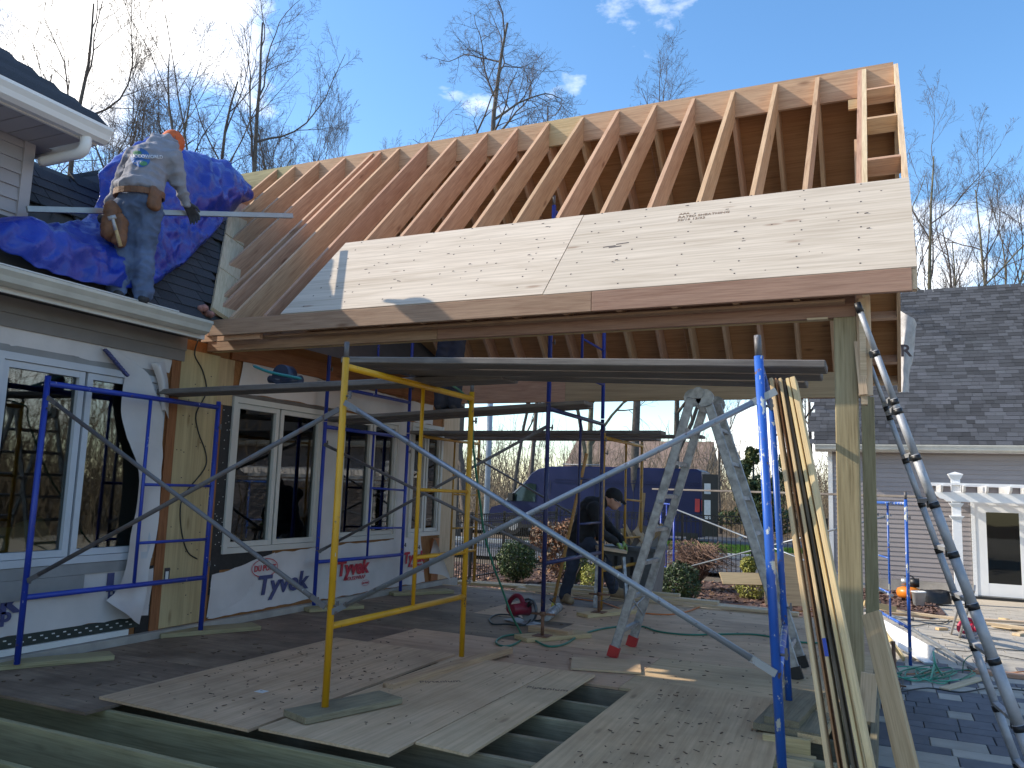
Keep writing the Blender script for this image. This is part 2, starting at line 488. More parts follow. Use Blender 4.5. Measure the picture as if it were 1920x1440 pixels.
def smooth_path(pts, n=6):
    """Catmull-Rom through the points"""
    P = [Vector(p) for p in pts]
    out = []
    for i in range(len(P) - 1):
        a = P[max(i - 1, 0)]; b = P[i]; c = P[i + 1]; d = P[min(i + 2, len(P) - 1)]
        for k in range(n):
            t = k / n
            out.append(0.5 * ((2 * b) + (c - a) * t + (2 * a - 5 * b + 4 * c - d) * t * t + (3 * b - a - 3 * c + d) * t ** 3))
    out.append(P[-1])
    return out

def flat(z, p): return (p[0], p[1], z)

GZ = -0.69                                                   # patio level; the deck top is z = 0
def ground_z(y):
    return GZ if y < 18 else (GZ + 0.20 * min(1.0, (y - 18) / 10.0))

def text_mesh(body, size, shear=0.0, extrude=0.002, bold=0.0, xs=1.0):
    cu = bpy.data.curves.new('lettering', 'FONT')
    cu.body = body; cu.size = size; cu.shear = shear; cu.extrude = extrude; cu.offset = bold
    cu.align_x = 'LEFT'; cu.resolution_u = 3
    o = bpy.data.objects.new('lettering', cu); COL.objects.link(o)
    dg = bpy.context.evaluated_depsgraph_get()
    me = bpy.data.meshes.new_from_object(o.evaluated_get(dg))
    bpy.data.objects.remove(o); bpy.data.curves.remove(cu)
    if xs != 1.0: me.transform(Matrix.Diagonal((xs, 1, 1, 1)))
    me.materials.clear()
    return me


# ---------------------------------------------------------------- ground, paths, planting beds
def ground_mat():
    m, t, b = nt('ground_leaf_litter')
    v = coords(t, (1, 1, 1), 0)
    f = noise_tex(t, v, 3.0, 8, 0.7)
    f2 = noise_tex(t, v, 40, 4, 0.7)
    c = ramp(t, f, [(0.3, (0.10, 0.075, 0.05)), (0.55, (0.16, 0.125, 0.085)), (0.75, (0.11, 0.11, 0.05))])
    c = mixc(t, 0.5, c, ramp(t, f2, [(0.35, (0.05, 0.035, 0.025)), (0.7, (0.24, 0.17, 0.11))]))
    t.links.new(c, b.inputs['Base Color']); b.inputs['Roughness'].default_value = 0.95
    bump(t, b, f2, 0.6, 0.03)
    return m
MT['ground'] = ground_mat()
MT['mulch'] = plain('mulch', (0.085, 0.045, 0.035), 0.95, 0, 0.6, 30, 0.8, 60)
MT['paver'] = plain('shaded_paver', (0.13, 0.13, 0.14), 0.85, 0, 0.16, 5, 0.25, 50, 0.10)  # darker copy of the paving, the roof's shade put into its colour
MT['paver_sunlit'] = plain('sunlit_paver', (0.40, 0.36, 0.30), 0.85, 0, 0.14, 4, 0.25, 50, 0.07)  # paler copy for the sunny part, sunlight put into its colour
MT['asphalt'] = plain('asphalt', (0.10, 0.10, 0.105), 0.9, 0, 0.2, 3, 0.4, 90)
MT['kerb'] = plain('kerb_stone', (0.48, 0.45, 0.40), 0.85, 0, 0.15, 5)
MT['grass'] = plain('lawn_grass', (0.15, 0.27, 0.035), 0.9, 0, 0.35, 6, 0.5, 60)

mb = MB()
ys = [-60, 0, 18, 20, 22, 24, 26, 28, 60, 400]
vs = []
for y in ys:
    for x in (-400, 400): vs.append((x, y, ground_z(y) - 0.10))
mb.addv(vs, [(2 * i, 2 * i + 1, 2 * i + 3, 2 * i + 2) for i in range(len(ys) - 1)])
g = mb.build('ground', 'ground'); tag(g, kind='structure')

# paved patio: bed, then each paver that can be told apart
MT['paver_bed'] = plain('pale_bounce_paving', (0.46, 0.40, 0.32), 0.85, 0, 0.12, 1.2, 0.2, 30)
pb = MB().box((-0.6, 2.2, GZ - 0.09), (14.0, 24.3, GZ - 0.03)).box((-5.7, -16.0, GZ - 0.091), (14.0, 2.199, GZ - 0.02)).build('patio', 'paver_bed'); tag(pb, kind='structure')  # second box: unseen paving added behind the camera to bounce warm light
rng = random.Random(4)
rows = []
y = 3.0
cnt = 0
far = MB()
row = 0
while y < 19.5:
    h = 0.30 if row % 3 else 0.225
    x = -0.45 + rng.random() * 0.2
    while x < 5.5:
        w = rng.choice((0.30, 0.45, 0.225)) 
        x1 = x + w - 0.008; y1 = y + h - 0.008
        dz = rng.uniform(-0.003, 0.003)
        pxdist = math.hypot(x, y)
        if y < 13.2 and cnt < 295 and x > 0.02 * y - 0.4 and x < 0.235 * y + 0.6:
            block('paver', (x, y, GZ - 0.05), (x1, y1, GZ + dz), 'paver' if rng.random() < (0.8 if y < 10.5 else 0.3) else 'paver_sunlit', pb, 0.006)
            cnt += 1
        else:
            far.box((x, y, GZ - 0.05), (x1, y1, GZ + dz))
        x += w
    y += h; row += 1
far.build('far_pavers', 'paver_sunlit', pb, kind='stuff')

# mulch beds and chips
def chips(name, n, place, size, mat, seed, z_jit=0.02):
    r = np.random.default_rng(seed)
    v = []; f = []
    for i in range(n):
        x, y, z = place(r)
        s = size * r.uniform(0.5, 1.4)
        a = r.uniform(0, 6.28); t = r.normal(0, 0.5, 2)
        ux, uy = math.cos(a) * s, math.sin(a) * s
        wx, wy = -math.sin(a) * s * 0.5, math.cos(a) * s * 0.5
        b = len(v); zz = z + r.uniform(0, z_jit)
        for (p, q) in ((-1, -1), (1, -1), (1, 1), (-1, 1)):
            v.append((x + ux * p + wx * q, y + uy * p + wy * q, zz + (t[0] * p + t[1] * q) * s * 0.5))
        f.append((b, b + 1, b + 2, b + 3))
    me = bpy.data.meshes.new(name); me.from_pydata(v, [], f); me.update()
    o = link(name, me, mat); tag(o, kind='stuff')
    return o
MT['chip'] = plain('mulch_chip', (0.15, 0.085, 0.065), 0.9, 0, 0.7, 60)
MT['chip_leaf'] = plain('dry_leaf', (0.28, 0.16, 0.09), 0.9, 0, 0.5, 30)

bed = [(-16, 10.6), (-3.6, 10.6), (-2.4, 14.0), (-1.7, 13.6), (-1.0, 14.2), (-1.0, 19.4), (-2.5, 20.5), (-16, 20.5)]
mbed = MB().prism(bed, 2, GZ - 0.09, GZ - 0.02).build('mulch_bed', 'mulch'); tag(mbed, kind='structure')
def in_bed(r):
    while True:
        x = r.uniform(-13, -0.9); y = r.uniform(10.6, 20.4)
        if x > -3.5 and y < 14: continue
        return x, y, GZ - 0.02
chips('bark_chips', 9000, in_bed, 0.035, 'chip', 3)
chips('fallen_leaves', 2500, in_bed, 0.04, 'chip_leaf', 5, 0.03)
bed2 = [(-0.2, 17.2), (0.7, 16.7), (1.0, 17.4), (0.95, 18.6), (0.5, 21.2), (-0.9, 21.2)]
mb2 = MB().prism(bed2, 2, GZ - 0.08, GZ + 0.035).build('mulch_bed', 'mulch'); tag(mb2, kind='structure')
def in_bed2(r):
    while True:
        x = r.uniform(-0.7, 0.9); y = r.uniform(17.0, 21.0)
        if y < 17.2 and x < 0.2: continue
        return x, y, GZ + 0.035
chips('bark_chips', 2200, in_bed2, 0.032, 'chip', 8)

# concrete walk that curves round the bed, with its edging stones
walk = MB().prism([(-3.55, 10.4), (-0.6, 10.4), (-0.6, 14.0), (-1.1, 14.0), (-1.7, 13.4), (-2.5, 13.9), (-3.0, 16.2), (-3.5, 16.2)], 2, GZ - 0.08, GZ - 0.012).build('walk', 'concrete')
tag(walk, kind='structure')
# driveway, lawn strip, road beyond the fence
def strip(name, mat, x0, x1, yy, lift):
    m = MB()
    vs = []
    for y in yy: vs += [(x0, y, ground_z(y) + lift), (x1, y, ground_z(y) + lift)]
    m.addv(vs, [(2 * i, 2 * i + 1, 2 * i + 3, 2 * i + 2) for i in range(len(yy) - 1)])
    return tag(m.build(name, mat), kind='structure')
strip('driveway', 'asphalt', -30, -0.9, (21.75, 23, 24, 25, 26.1), 0.01)
kb = MB().box((-24, 26.05, ground_z(26) - 0.1), (-1.0, 26.75, ground_z(26) + 0.11))
tag(kb.build('kerb', 'kerb'), kind='structure')
strip('lawn_strip', 'grass', -8.2, 1.0, (26.75, 27.5, 28.2, 29.0, 31.8), 0.05)
strip('road', 'asphalt', -44, 4.0, (31.8, 37.0), 0.06)
def gl(r):
    return r.uniform(-8.2, 0.8), r.uniform(26.8, 31.5), 0
rg = np.random.default_rng(2)
v = []; f = []
for i in range(14000):
    x, y, z = gl(rg); z = ground_z(y) + 0.05
    a = rg.uniform(0, 6.28); h = rg.uniform(0.04, 0.10); w = 0.012
    b = len(v)
    v += [(x - w * math.cos(a), y - w * math.sin(a), z), (x + w * math.cos(a), y + w * math.sin(a), z), (x + rg.normal(0, .02), y + rg.normal(0, .02), z + h)]
    f.append((b, b + 1, b + 2))
me = bpy.data.meshes.new('grass'); me.from_pydata(v, [], f); me.update()
tag(link('grass', me, 'grass'), kind='stuff')


# ---------------------------------------------------------------- the house on the left
WX = -5.82                                                    # plane of the garden wall
house = thing('house', 'taupe sided house with its wall stripped to wrap and sheathing, left of the deck', 'house', (WX, 5.0, GZ))

# wall core with openings for the windows
W1 = (3.66, 5.19, 0.69, 2.26); W2 = (6.02, 7.47, 0.67, 2.20); W3 = (7.78, 9.06, 0.70, 2.22); W4 = (9.36, 10.22, 0.70, 2.24)
core = MB()
yy = -3.0
for (a, b, lo, hi) in (W1, W2, W3, W4):
    core.box((-5.96, yy, GZ), (WX, a, 2.66))
    core.box((-5.96, a, GZ), (WX, b, lo)); core.box((-5.96, a, hi), (WX, b, 2.66))
    yy = b
core.box((-5.96, yy, GZ), (WX, 10.72, 2.66))
core.box((-9.6, 10.60, GZ), (-5.96, 10.72, 2.66))
core.build('wall', 'stud', house)
room = MB()
room.addv([(-9.5, -3, 0), (-5.965, -3, 0), (-5.965, 10.55, 0), (-9.5, 10.55, 0), (-9.5, -3, 2.5), (-5.965, -3, 2.5), (-5.965, 10.55, 2.5), (-9.5, 10.55, 2.5)],
          [(0, 1, 2, 3), (7, 6, 5, 4), (0, 4, 5, 1), (2, 6, 7, 3), (3, 7, 4, 0)])
room.build('room', 'interior', house)
block('foundation', (WX - 0.1, -3, GZ), (WX + 0.075, 10.74, 0.06), 'concrete', house, axis='y')

def window(w, splits, mat, inner, outer=0.055, flange=0.0):
    y0, y1, z0, z1 = w
    fr = MB(); X1 = WX + 0.035; X0 = WX - 0.09; t = outer
    fr.box((X0, y0, z0), (X1, y0 + t, z1)); fr.box((X0, y1 - t, z0), (X1, y1, z1))
    fr.box((X0 + .002, y0 + t, z0), (X1 - .002, y1 - t, z0 + t)); fr.box((X0 + .002, y0 + t, z1 - t), (X1 - .002, y1 - t, z1))
    f = fr.build('window', mat, house, Matrix.Translation((WX, y0, z0)))
    ed = [y0 + t] + splits + [y1 - t]
    for i in range(len(ed) - 1):
        a, b = ed[i], ed[i + 1]
        if i > 0: a += 0.012
        if i < len(ed) - 2: b -= 0.012
        c, d = z0 + t + 0.004, z1 - t - 0.004; s = inner
        sh = MB(); p, q = WX - 0.06, WX + 0.018
        sh.box((p, a, c), (q, a + s, d)); sh.box((p, b - s, c), (q, b, d))
        sh.box((p + .002, a + s, c), (q - .002, b - s, c + s)); sh.box((p + .002, a + s, d - s), (q - .002, b - s, d))
        sh.build('sash', mat, f, Matrix.Translation((WX, a, c)))
        block('pane', (WX - 0.024, a + s - 0.004, c + s - 0.004), (WX - 0.018, b - s + 0.004, d - s + 0.004), 'glass', f, axis='y')
    return f
window(W1, [4.40], 'win_frame2', 0.05)
window(W2, [6.72], 'win_frame', 0.05)
window(W3, [8.45], 'win_frame', 0.05)
window(W4, [9.78], 'win_frame', 0.045)
# trim flanges and sheets of wrap, a few millimetres proud of the wall
MT['head_strip'] = plain('grey_head_strip', (0.26, 0.255, 0.25), 0.6)
block('head_flashing', (WX, 3.2, 2.262), (WX + 0.012, 5.16, 2.315), 'head_strip', house, axis='y')
block('head_flashing', (WX, 5.98, 2.202), (WX + 0.012, 7.62, 2.245), 'plank', house, axis='y')
for z0, z1, y1 in ((0.60, 0.688, 5.17), (0.45, 0.60, 4.55)):
    block('sill_flashing', (WX, 3.1, z0), (WX + 0.026 + 0.006 * (y1 < 5), y1, z1 - 0.002), 'head_strip', house, axis='y')
def sheet(name, pts, mat, seed, amp=0.012, off=0.006, n=14, parent=None):
    """wrinkled sheet stapled on the wall, corners in (y, z): lower-left, lower-right, upper-right, upper-left"""
    a, b, c, d = [Vector((0, p[0], p[1])) for p in pts]
    L = max((b - a).length, (c - d).length); H = max((d - a).length, (c - b).length)
    nu = max(4, int(L * n)); nv = max(4, int(H * n))
    r = random.Random(seed)
    vs = []; o3 = Vector((seed * 3.7, 0, 0))
    for j in range(nv + 1):
        for i in range(nu + 1):
            u = i / nu; v = j / nv
            p = (a * (1 - u) + b * u) * (1 - v) + (d * (1 - u) + c * u) * v
            h = noise.noise(p * 2.3 + o3) * 0.6 + abs(noise.noise(Vector((0, p.y * 2.0 + p.z * 3, p.z * 5)) + o3)) * 1.0 + noise.noise(p * 9 + o3) * 0.25
            e = 0.0
            if j == 0 or j == nv: e = noise.noise(p * 6 + o3) * 0.02
            f_ = noise.noise(p * 5 - o3) * 0.012 if i in (0, nu) else 0
            vs.append((WX + off + amp * (0.7 + h), p.y + f_, p.z + e))
    fs = [(j * (nu + 1) + i, j * (nu + 1) + i + 1, (j + 1) * (nu + 1) + i + 1, (j + 1) * (nu + 1) + i) for j in range(nv) for i in range(nu)]
    me = bpy.data.meshes.new(name); me.from_pydata(vs, [], fs)
    me.polygons.foreach_set('use_smooth', [True] * len(fs)); me.update()
    return link(name, me, mat, parent or house)
sheet('house_wrap', [(2.6, 0.195), (5.22, 0.20), (5.24, 0.61), (2.6, 0.61)], 'wrap', 1, 0.008)
sheet('house_wrap', [(2.6, 2.31), (5.22, 2.31), (5.24, 2.45), (2.6, 2.45)], 'wrap', 2, 0.005)
block('starter_strip', (WX + 0.001, 2.6, 0.115), (WX + 0.014, 5.12, 0.20), 'starter', house, axis='y')
block('skirt_strip', (WX + 0.001, 2.6, 0.065), (WX + 0.03, 5.02, 0.112), 'white_trim', house, axis='y')
pin = MB()
for i in range(22):
    y = 3.0 + i * 0.095
    pin.box((WX + 0.014, y, 0.168), (WX + 0.018, y + 0.022, 0.176)); pin.box((WX + 0.014, y + 0.04, 0.142), (WX + 0.018, y + 0.062, 0.15))
pin.build('starter_slot', 'white_trim', house, kind='stuff')
# the tan sheathing pier between the two big windows, studs and black membrane either side
block('wall_stud', (WX + 0.001, 5.24, 0.06), (WX + 0.022, 5.335, 2.44), 'stud', house, axis='z')
block('sheathing_panel', (WX + 0.001, 5.335, 0.07), (WX + 0.026, 5.80, 2.56), 'ply_tan', house, axis='z')
block('sheathing_panel', (WX + 0.001, 5.803, 2.10), (WX + 0.022, 6.00, 2.55), 'ply_tan', house, axis='z')
block('wall_stud', (WX + 0.001, 5.80, 0.06), (WX + 0.019, 5.885, 2.095), 'stud', house, axis='z')
block('membrane', (WX + 0.001, 5.887, 0.30), (WX + 0.012, 6.02, 2.10), 'membrane', house, axis='z')
block('membrane', (WX + 0.001, 6.02, 0.52), (WX + 0.010, 6.75, 0.665), 'membrane', house, axis='y')
block('membrane', (WX + 0.001, 5.10, 0.06), (WX + 0.010, 5.238, 0.62), 'membrane', house, axis='z')
nail = MB(); rn = random.Random(6)
for i in range(34):
    y = rn.uniform(5.36, 5.78); z = rn.uniform(0.12, 2.4)
    nail.box((WX + 0.026, y, z), (WX + 0.029, y + 0.009, z + 0.009))
for i in range(30):
    y = rn.uniform(5.895, 6.01); z = rn.uniform(0.32, 2.05)
    nail.box((WX + 0.012, y, z), (WX + 0.015, y + 0.007, z + 0.007), 1)
nail.build('nail_heads', ['ink_dark', 'white_trim'], house, kind='stuff')
tube('wall_cable', smooth_path([(-5.785, 5.5, 2.674), (-5.785, 5.471, 2.523), (-5.785, 5.583, 2.389), (-5.785, 5.65, 2.196), (-5.785, 5.549, 1.984), (-5.785, 5.593, 1.814), (-5.785, 5.706, 1.621), (-5.785, 5.702, 1.472), (-5.785, 5.497, 1.247), (-5.785, 5.457, 1.103), (-5.785, 5.499, 0.888), (-5.785, 5.586, 0.717), (-5.785, 5.708, 0.647)], 4), 0.006, 'dark_cord', house, 6)
block('cable_box', (WX + 0.02, 5.345, 0.475), (WX + 0.034, 5.40, 0.59), 'ink_dark', house)
block('cable_box', (WX + 0.034, 5.352, 0.48), (WX + 0.04, 5.382, 0.56), 'white_trim', house)
# far part of the wall: wrap below and above the windows, boards at the end
sheet('house_wrap', [(5.90, 0.085), (7.58, 0.10), (7.58, 0.665), (6.78, 0.64)], 'wrap', 3, 0.014)
sheet('house_wrap', [(5.90, 0.085), (6.79, 0.095), (6.78, 0.64), (5.92, 0.475)], 'wrap', 4, 0.016, 0.009)
sheet('house_wrap', [(7.56, 0.07), (9.90, 0.075), (9.72, 0.70), (7.56, 0.665)], 'wrap', 5, 0.010)
sheet('house_wrap', [(6.07, 2.245), (9.9, 2.25), (9.9, 2.52), (6.12, 2.58)], 'wrap', 7, 0.012)
sheet('house_wrap', [(7.48, 0.60), (7.80, 0.60), (7.80, 2.24), (7.48, 2.24)], 'wrap', 8, 0.004)
sheet('house_wrap', [(9.06, 0.60), (9.37, 0.60), (9.37, 2.24), (9.06, 2.24)], 'wrap', 9, 0.004)
block('sheathing_panel', (WX + 0.001, 10.22, 0.07), (WX + 0.026, 10.70, 2.5), 'fir_pale', house, axis='z')
block('wall_stud', (WX + 0.001, 10.03, 0.07), (WX + 0.035, 10.215, 0.66), 'stud', house, axis='z')
block('wall_plate', (WX + 0.001, 5.95, 2.56), (WX + 0.03, 10.7, 2.75), 'stud', house, axis='y')
block('gable_sheathing', (-5.98, 5.6, 2.75), (WX - 0.03, 10.5, 3.1), 'stud', house, axis='y')

# torn flap of wrap hanging over the right of the first window, peeling bottom corner, folded corner at the far end
def cloth(name, grid, mat, parent, seed, amp=0.02, sub=5, thick=0.0):
    """grid of control points (rows) -> smooth wrinkled surface"""
    rows = [smooth_path(r, sub) for r in grid]
    cols = [smooth_path([r[i] for r in rows], sub) for i in range(len(rows[0]))]
    nu = len(cols); nv = len(cols[0]); o3 = Vector((seed * 5.1, seed * 1.3, 0))
    vs = []
    for j in range(nv):
        for i in range(nu):
            p = cols[i][j]
            h = Vector((noise.noise(p * 4 + o3), noise.noise(p * 4.3 - o3), noise.noise(p * 5 + o3 * 2)))
            h2 = Vector((noise.noise(p * 13 + o3), 0, noise.noise(p * 12 - o3)))
            vs.append(p + h * amp + h2 * amp * 0.3)
    fs = [(j * nu + i, j * nu + i + 1, (j + 1) * nu + i + 1, (j + 1) * nu + i) for j in range(nv - 1) for i in range(nu - 1)]
    me = bpy.data.meshes.new(name); me.from_pydata(vs, [], fs)
    me.polygons.foreach_set('use_smooth', [True] * len(fs)); me.update()
    o = link(name, me, mat, parent)
    if thick:
        md = o.modifiers.new('thickness', 'SOLIDIFY'); md.thickness = thick
    return o
flap = cloth('wrap_flap', [
    [(-5.79, 4.496, 2.419), (-5.77, 4.59, 2.421), (-5.78, 4.777, 2.376)],
    [(-5.75, 4.601, 2.319), (-5.785, 4.761, 2.314), (-5.77, 4.945, 2.271)],
    [(-5.785, 4.733, 2.232), (-5.785, 4.871, 2.206), (-5.76, 5.038, 2.12)],
    [(-5.785, 4.726, 2.114), (-5.785, 4.912, 2.036), (-5.77, 5.15, 1.968)],
    [(-5.785, 4.744, 1.904), (-5.785, 4.935, 1.831), (-5.77, 5.176, 1.781)],
    [(-5.785, 4.806, 1.73), (-5.785, 4.996, 1.675), (-5.77, 5.197, 1.594)],
    [(-5.785, 4.866, 1.622), (-5.785, 5.006, 1.584), (-5.77, 5.195, 1.454)],
    [(-5.74, 4.949, 1.356), (-5.785, 5.09, 1.335), (-5.77, 5.204, 1.268)],
    [(-5.75, 4.932, 0.909), (-5.785, 5.082, 0.902), (-5.77, 5.212, 0.99)],
    [(-5.75, 4.898, 0.648), (-5.785, 5.073, 0.589), (-5.77, 5.173, 0.673)],
    [(-5.76, 4.845, 0.457), (-5.785, 5.033, 0.371), (-5.77, 5.147, 0.405)],
    [(-5.77, 4.76, 0.38), (-5.66, 4.859, 0.272), (-5.74, 5.085, 0.141)]], 'wrap', house, 3, 0.012)
cloth('wrap_flap', [
    [(-5.78, 4.988, 2.363), (-5.74, 5.02, 2.376), (-5.76, 5.109, 2.414)],
    [(-5.76, 5.02, 2.282), (-5.7, 5.018, 2.327), (-5.75, 5.136, 2.299)],
    [(-5.76, 5.076, 2.186), (-5.71, 5.088, 2.196), (-5.76, 5.199, 2.14)],
    [(-5.77, 5.144, 1.967), (-5.74, 5.152, 1.968), (-5.77, 5.228, 1.904)]], 'wrap', house, 8, 0.01)
cloth('wrap_flap', [
    [(-5.78, 10.071, 0.652), (-5.72, 9.983, 0.645), (-5.68, 9.945, 0.627)],
    [(-5.77, 9.929, 0.403), (-5.68, 10.025, 0.403), (-5.6, 10.037, 0.371)],
    [(-5.77, 9.949, 0.183), (-5.64, 10.066, 0.162), (-5.55, 10.172, 0.087)]], 'wrap', house, 5, 0.008)
# printed marks on the torn flap edge
mk = MB()
for i in range(9):
    t = i / 9
    p = Vector((-5.745, 4.491, 2.403)).lerp(Vector((-5.66, 4.646, 2.216)), t)
    mk.obox(p, p + Vector((0.004, 0.045, -0.03)), 0.02, 0.03, (1, 0, 0))
mk.build('wrap_print', 'ink_blue', house)

# lettering printed on the wrap
def wall_text(body, y, z, size, mat, x=0.034, slope=0.0, **kw):
    me = text_mesh(body, size, **kw)
    M = Matrix(((0, 0, 1, WX + x), (1, 0, 0, y), (0, 1, 0, z), (0, 0, 0, 1))) @ Matrix.Rotation(slope, 4, 'Z')
    return link('wrap_lettering', me, mat, house, M)
def wall_oval(y, z, a, b, mat, w=0.008, x=0.034):
    r = MB(); n = 40; vs = []
    for k in range(n):
        t = 2 * PI * k / n
        vs += [(WX + x, y + a * math.cos(t), z + b * math.sin(t)), (WX + x, y + (a - w) * math.cos(t), z + (b - w) * math.sin(t))]
    r.addv(vs, [(2 * k, 2 * ((k + 1) % n), 2 * ((k + 1) % n) + 1, 2 * k + 1) for k in range(n)])
    return r.build('wrap_oval', mat, house)
wall_text('Tyvek', 6.53, 0.235, 0.265, 'ink_blue', bold=0.008, shear=0.12, xs=1.22)
wall_text('DU PONT', 6.475, 0.47, 0.085, 'ink_red', bold=0.001, xs=0.86)
wall_oval(6.63, 0.50, 0.195, 0.095, 'ink_red')
wall_text('Tyvek', 7.86, 0.315, 0.235, 'ink_red', x=0.03, bold=0.010, shear=0.1, xs=1.08)
wall_text('HOUSEWRAP', 8.02, 0.245, 0.062, 'ink_red', x=0.03, xs=1.1)
wall_text('DU PONT', 8.375, 0.175, 0.035, 'ink_red', x=0.03, xs=0.9)
wall_oval(8.445, 0.188, 0.085, 0.035, 'ink_red', 0.004, 0.03)
wall_text('Tyvek', 9.30, 0.36, 0.20, 'ink_red', x=0.03, bold=0.008, shear=0.1, xs=1.05)
wall_text('HOUSEWRAP', 9.47, 0.30, 0.05, 'ink_red', x=0.03)
wall_oval(9.83, 0.245, 0.07, 0.03, 'ink_red', 0.004, 0.03)
wall_text('Tyvek', 3.30, 0.375, 0.25, 'ink_blue', x=0.022, bold=0.008, xs=1.2)
wall_text('wrap', 3.66, 0.315, 0.135, 'ink_blue', x=0.022, bold=0.006, xs=1.18)
wall_text('Ho', 4.79, 0.375, 0.09, 'ink_blue', x=0.022, bold=0.004)
block('wrap_print', (WX + 0.020, 4.77, 0.44), (WX + 0.024, 4.835, 0.59), 'ink_blue', house)

# curtains and things seen behind the panes
cv = []
for i in range(60):
    y = 7.85 + 1.15 * i / 59
    cv.append((-6.12 + 0.03 * math.sin(i * 1.3) + 0.015 * math.sin(i * 3.1), y))
cm = MB()
cm.addv([(x, y, 0.4) for x, y in cv] + [(x, y, 2.3) for x, y in cv], [(i, i + 1, i + 61, i + 60) for i in range(59)], True)
cm.build('curtain', 'curtain', house)
cm = MB()
cm.addv([(x, y - 1.02, 0.4) for x, y in cv[22:44]] + [(x, y - 1.02, 2.3) for x, y in cv[22:44]], [(i, i + 1, i + 23, i + 22) for i in range(21)], True)
cm.build('curtain', 'curtain', house)
beam('storage_board', (-6.35, 3.75, 0.72), (-6.30, 3.80, 0.98), 0.36, 0.02, 'foam', house, up=(1, 0, 0))
beam('storage_board', (-6.25, 4.15, 0.70), (-6.32, 4.15, 0.95), 0.40, 0.02, 'foam', house, up=(1, 0, 0))
beam('storage_board', (-6.2, 4.50, 0.70), (-6.36, 4.42, 1.00), 0.24, 0.02, 'foam', house, up=(1, 0, 0))

# eaves: frieze, gutter, soffit
block('frieze_board', (WX + 0.002, -3, 2.44), (WX + 0.034, 5.36, 2.655), 'frieze', house, axis='y')
block('frieze_board', (WX + 0.034, -3, 2.54), (WX + 0.05, 5.36, 2.655), 'frieze', house, axis='y')
block('eave_soffit', (-9.5, -3, 2.66), (-5.50, 5.30, 2.70), 'interior', house, axis='y')
block('attic_floor', (-9.5, 5.302, 2.66), (-5.84, 10.6, 2.70), 'interior', house, axis='y')
gprof = [(-5.50, 2.655), (-5.44, 2.650), (-5.40, 2.672), (-5.385, 2.71), (-5.36, 2.745), (-5.36, 2.768), (-5.385, 2.768), (-5.39, 2.755), (-5.415, 2.70), (-5.44, 2.668), (-5.49, 2.668), (-5.49, 2.775), (-5.50, 2.775)]
MB().prism(gprof, 1, -3, 5.24).build('gutter', 'gutter', house)
MB().prism([(-5.50, 2.655), (-5.44, 2.650), (-5.40, 2.672), (-5.385, 2.71), (-5.36, 2.745), (-5.36, 2.768), (-5.50, 2.768)], 1, 5.24, 5.252).build('gutter_end', 'gutter', house)
block('eave_board', (-5.53, -3, 2.62), (-5.502, 5.30, 2.80), 'white_trim', house, axis='y')
block('drip_edge', (-5.50, -3, 2.782), (-5.40, 4.9, 2.79), 'white_trim', house, axis='y')

# lower roof: deck plus each shingle that shows
SL = 1.12; RL = math.hypot(1, SL)
def on_roof(y, s, h=0.0):
    """point on the roof: s metres up the slope from the eave, h above it"""
    x = -5.47 - s / RL; z = 2.78 + s * SL / RL
    return Vector((x + h * SL / RL, y, z + h / RL))
MB().addv([on_roof(-3, 0, -0.02), on_roof(10.6, 0, -0.02), on_roof(10.6, 3.7, -0.02), on_roof(8.0, 3.7, -0.02), on_roof(6.6, 3.0, -0.02), on_roof(4.7, 1.74, -0.02), on_roof(-3, 1.74, -0.02)], [(0, 1, 2, 3, 4, 5, 6)]).build('roof', 'interior', house)
m_, t_, b_ = nt('dark_shingle')
vv = coords(t_, (1, 1, 1), 9)
fs_ = noise_tex(t_, vv, 220, 2, 0.6)
cc = ramp(t_, fs_, [(0.35, (0.010, 0.012, 0.016)), (0.7, (0.05, 0.055, 0.065))])
cc = obj_vary(t_, cc, 0.65, 1.35)
t_.links.new(cc, b_.inputs['Base Color']); b_.inputs['Roughness'].default_value = 0.85
bump(t_, b_, fs_, 0.5, 0.003)
MT['shingle'] = m_
def shingle_mesh(w, l):
    return box_mesh(l, w, 0.009, 'shingle', 0.0)
rs = random.Random(12)
def lay_shingles(o, eu, ev, nu, nv, inside, expo=0.143, parent=house, name='shingle', wid=(0.30, 0.34)):
    """courses of tabs: eu along the course, ev up the slope"""
    n = eu.cross(ev).normalized()
    for j in range(nv):
        u = -rs.random() * 0.3
        while u < nu:
            w = rs.choice((0.22, 0.28, 0.34))
            c = o + eu * (u + w / 2) + ev * (j * expo + expo * 0.62)
            if inside(c):
                up = (ev * math.cos(0.055) - n * math.sin(0.055))
                ny = n.cross(up).normalized()
                link(name, box_mesh(expo * 1.3, w - 0.006, 0.010, 'shingle'), None, parent, frame_M(c + n * (0.008 + rs.random() * 0.003), up.normalized(), ny, up.cross(ny).normalized()))
            u += w
EV = Vector((-1 / RL, 0, SL / RL))
def in_main(c):
    s = (c.z - 2.78) * RL / SL
    valley = 5.30 + (-5.47 - c.x) * 1.12
    if c.y > valley - 0.02: return False
    if c.y < 4.75: return s < 1.66 and c.y > 3.6 and (s > 0.95 or c.y > 4.35)
    if s > 1.7 and c.y < 6.2: return False
    return s < 2.6
lay_shingles(on_roof(3.6, 0.0), Vector((0, 1, 0)), EV, 4.0, 18, in_main)
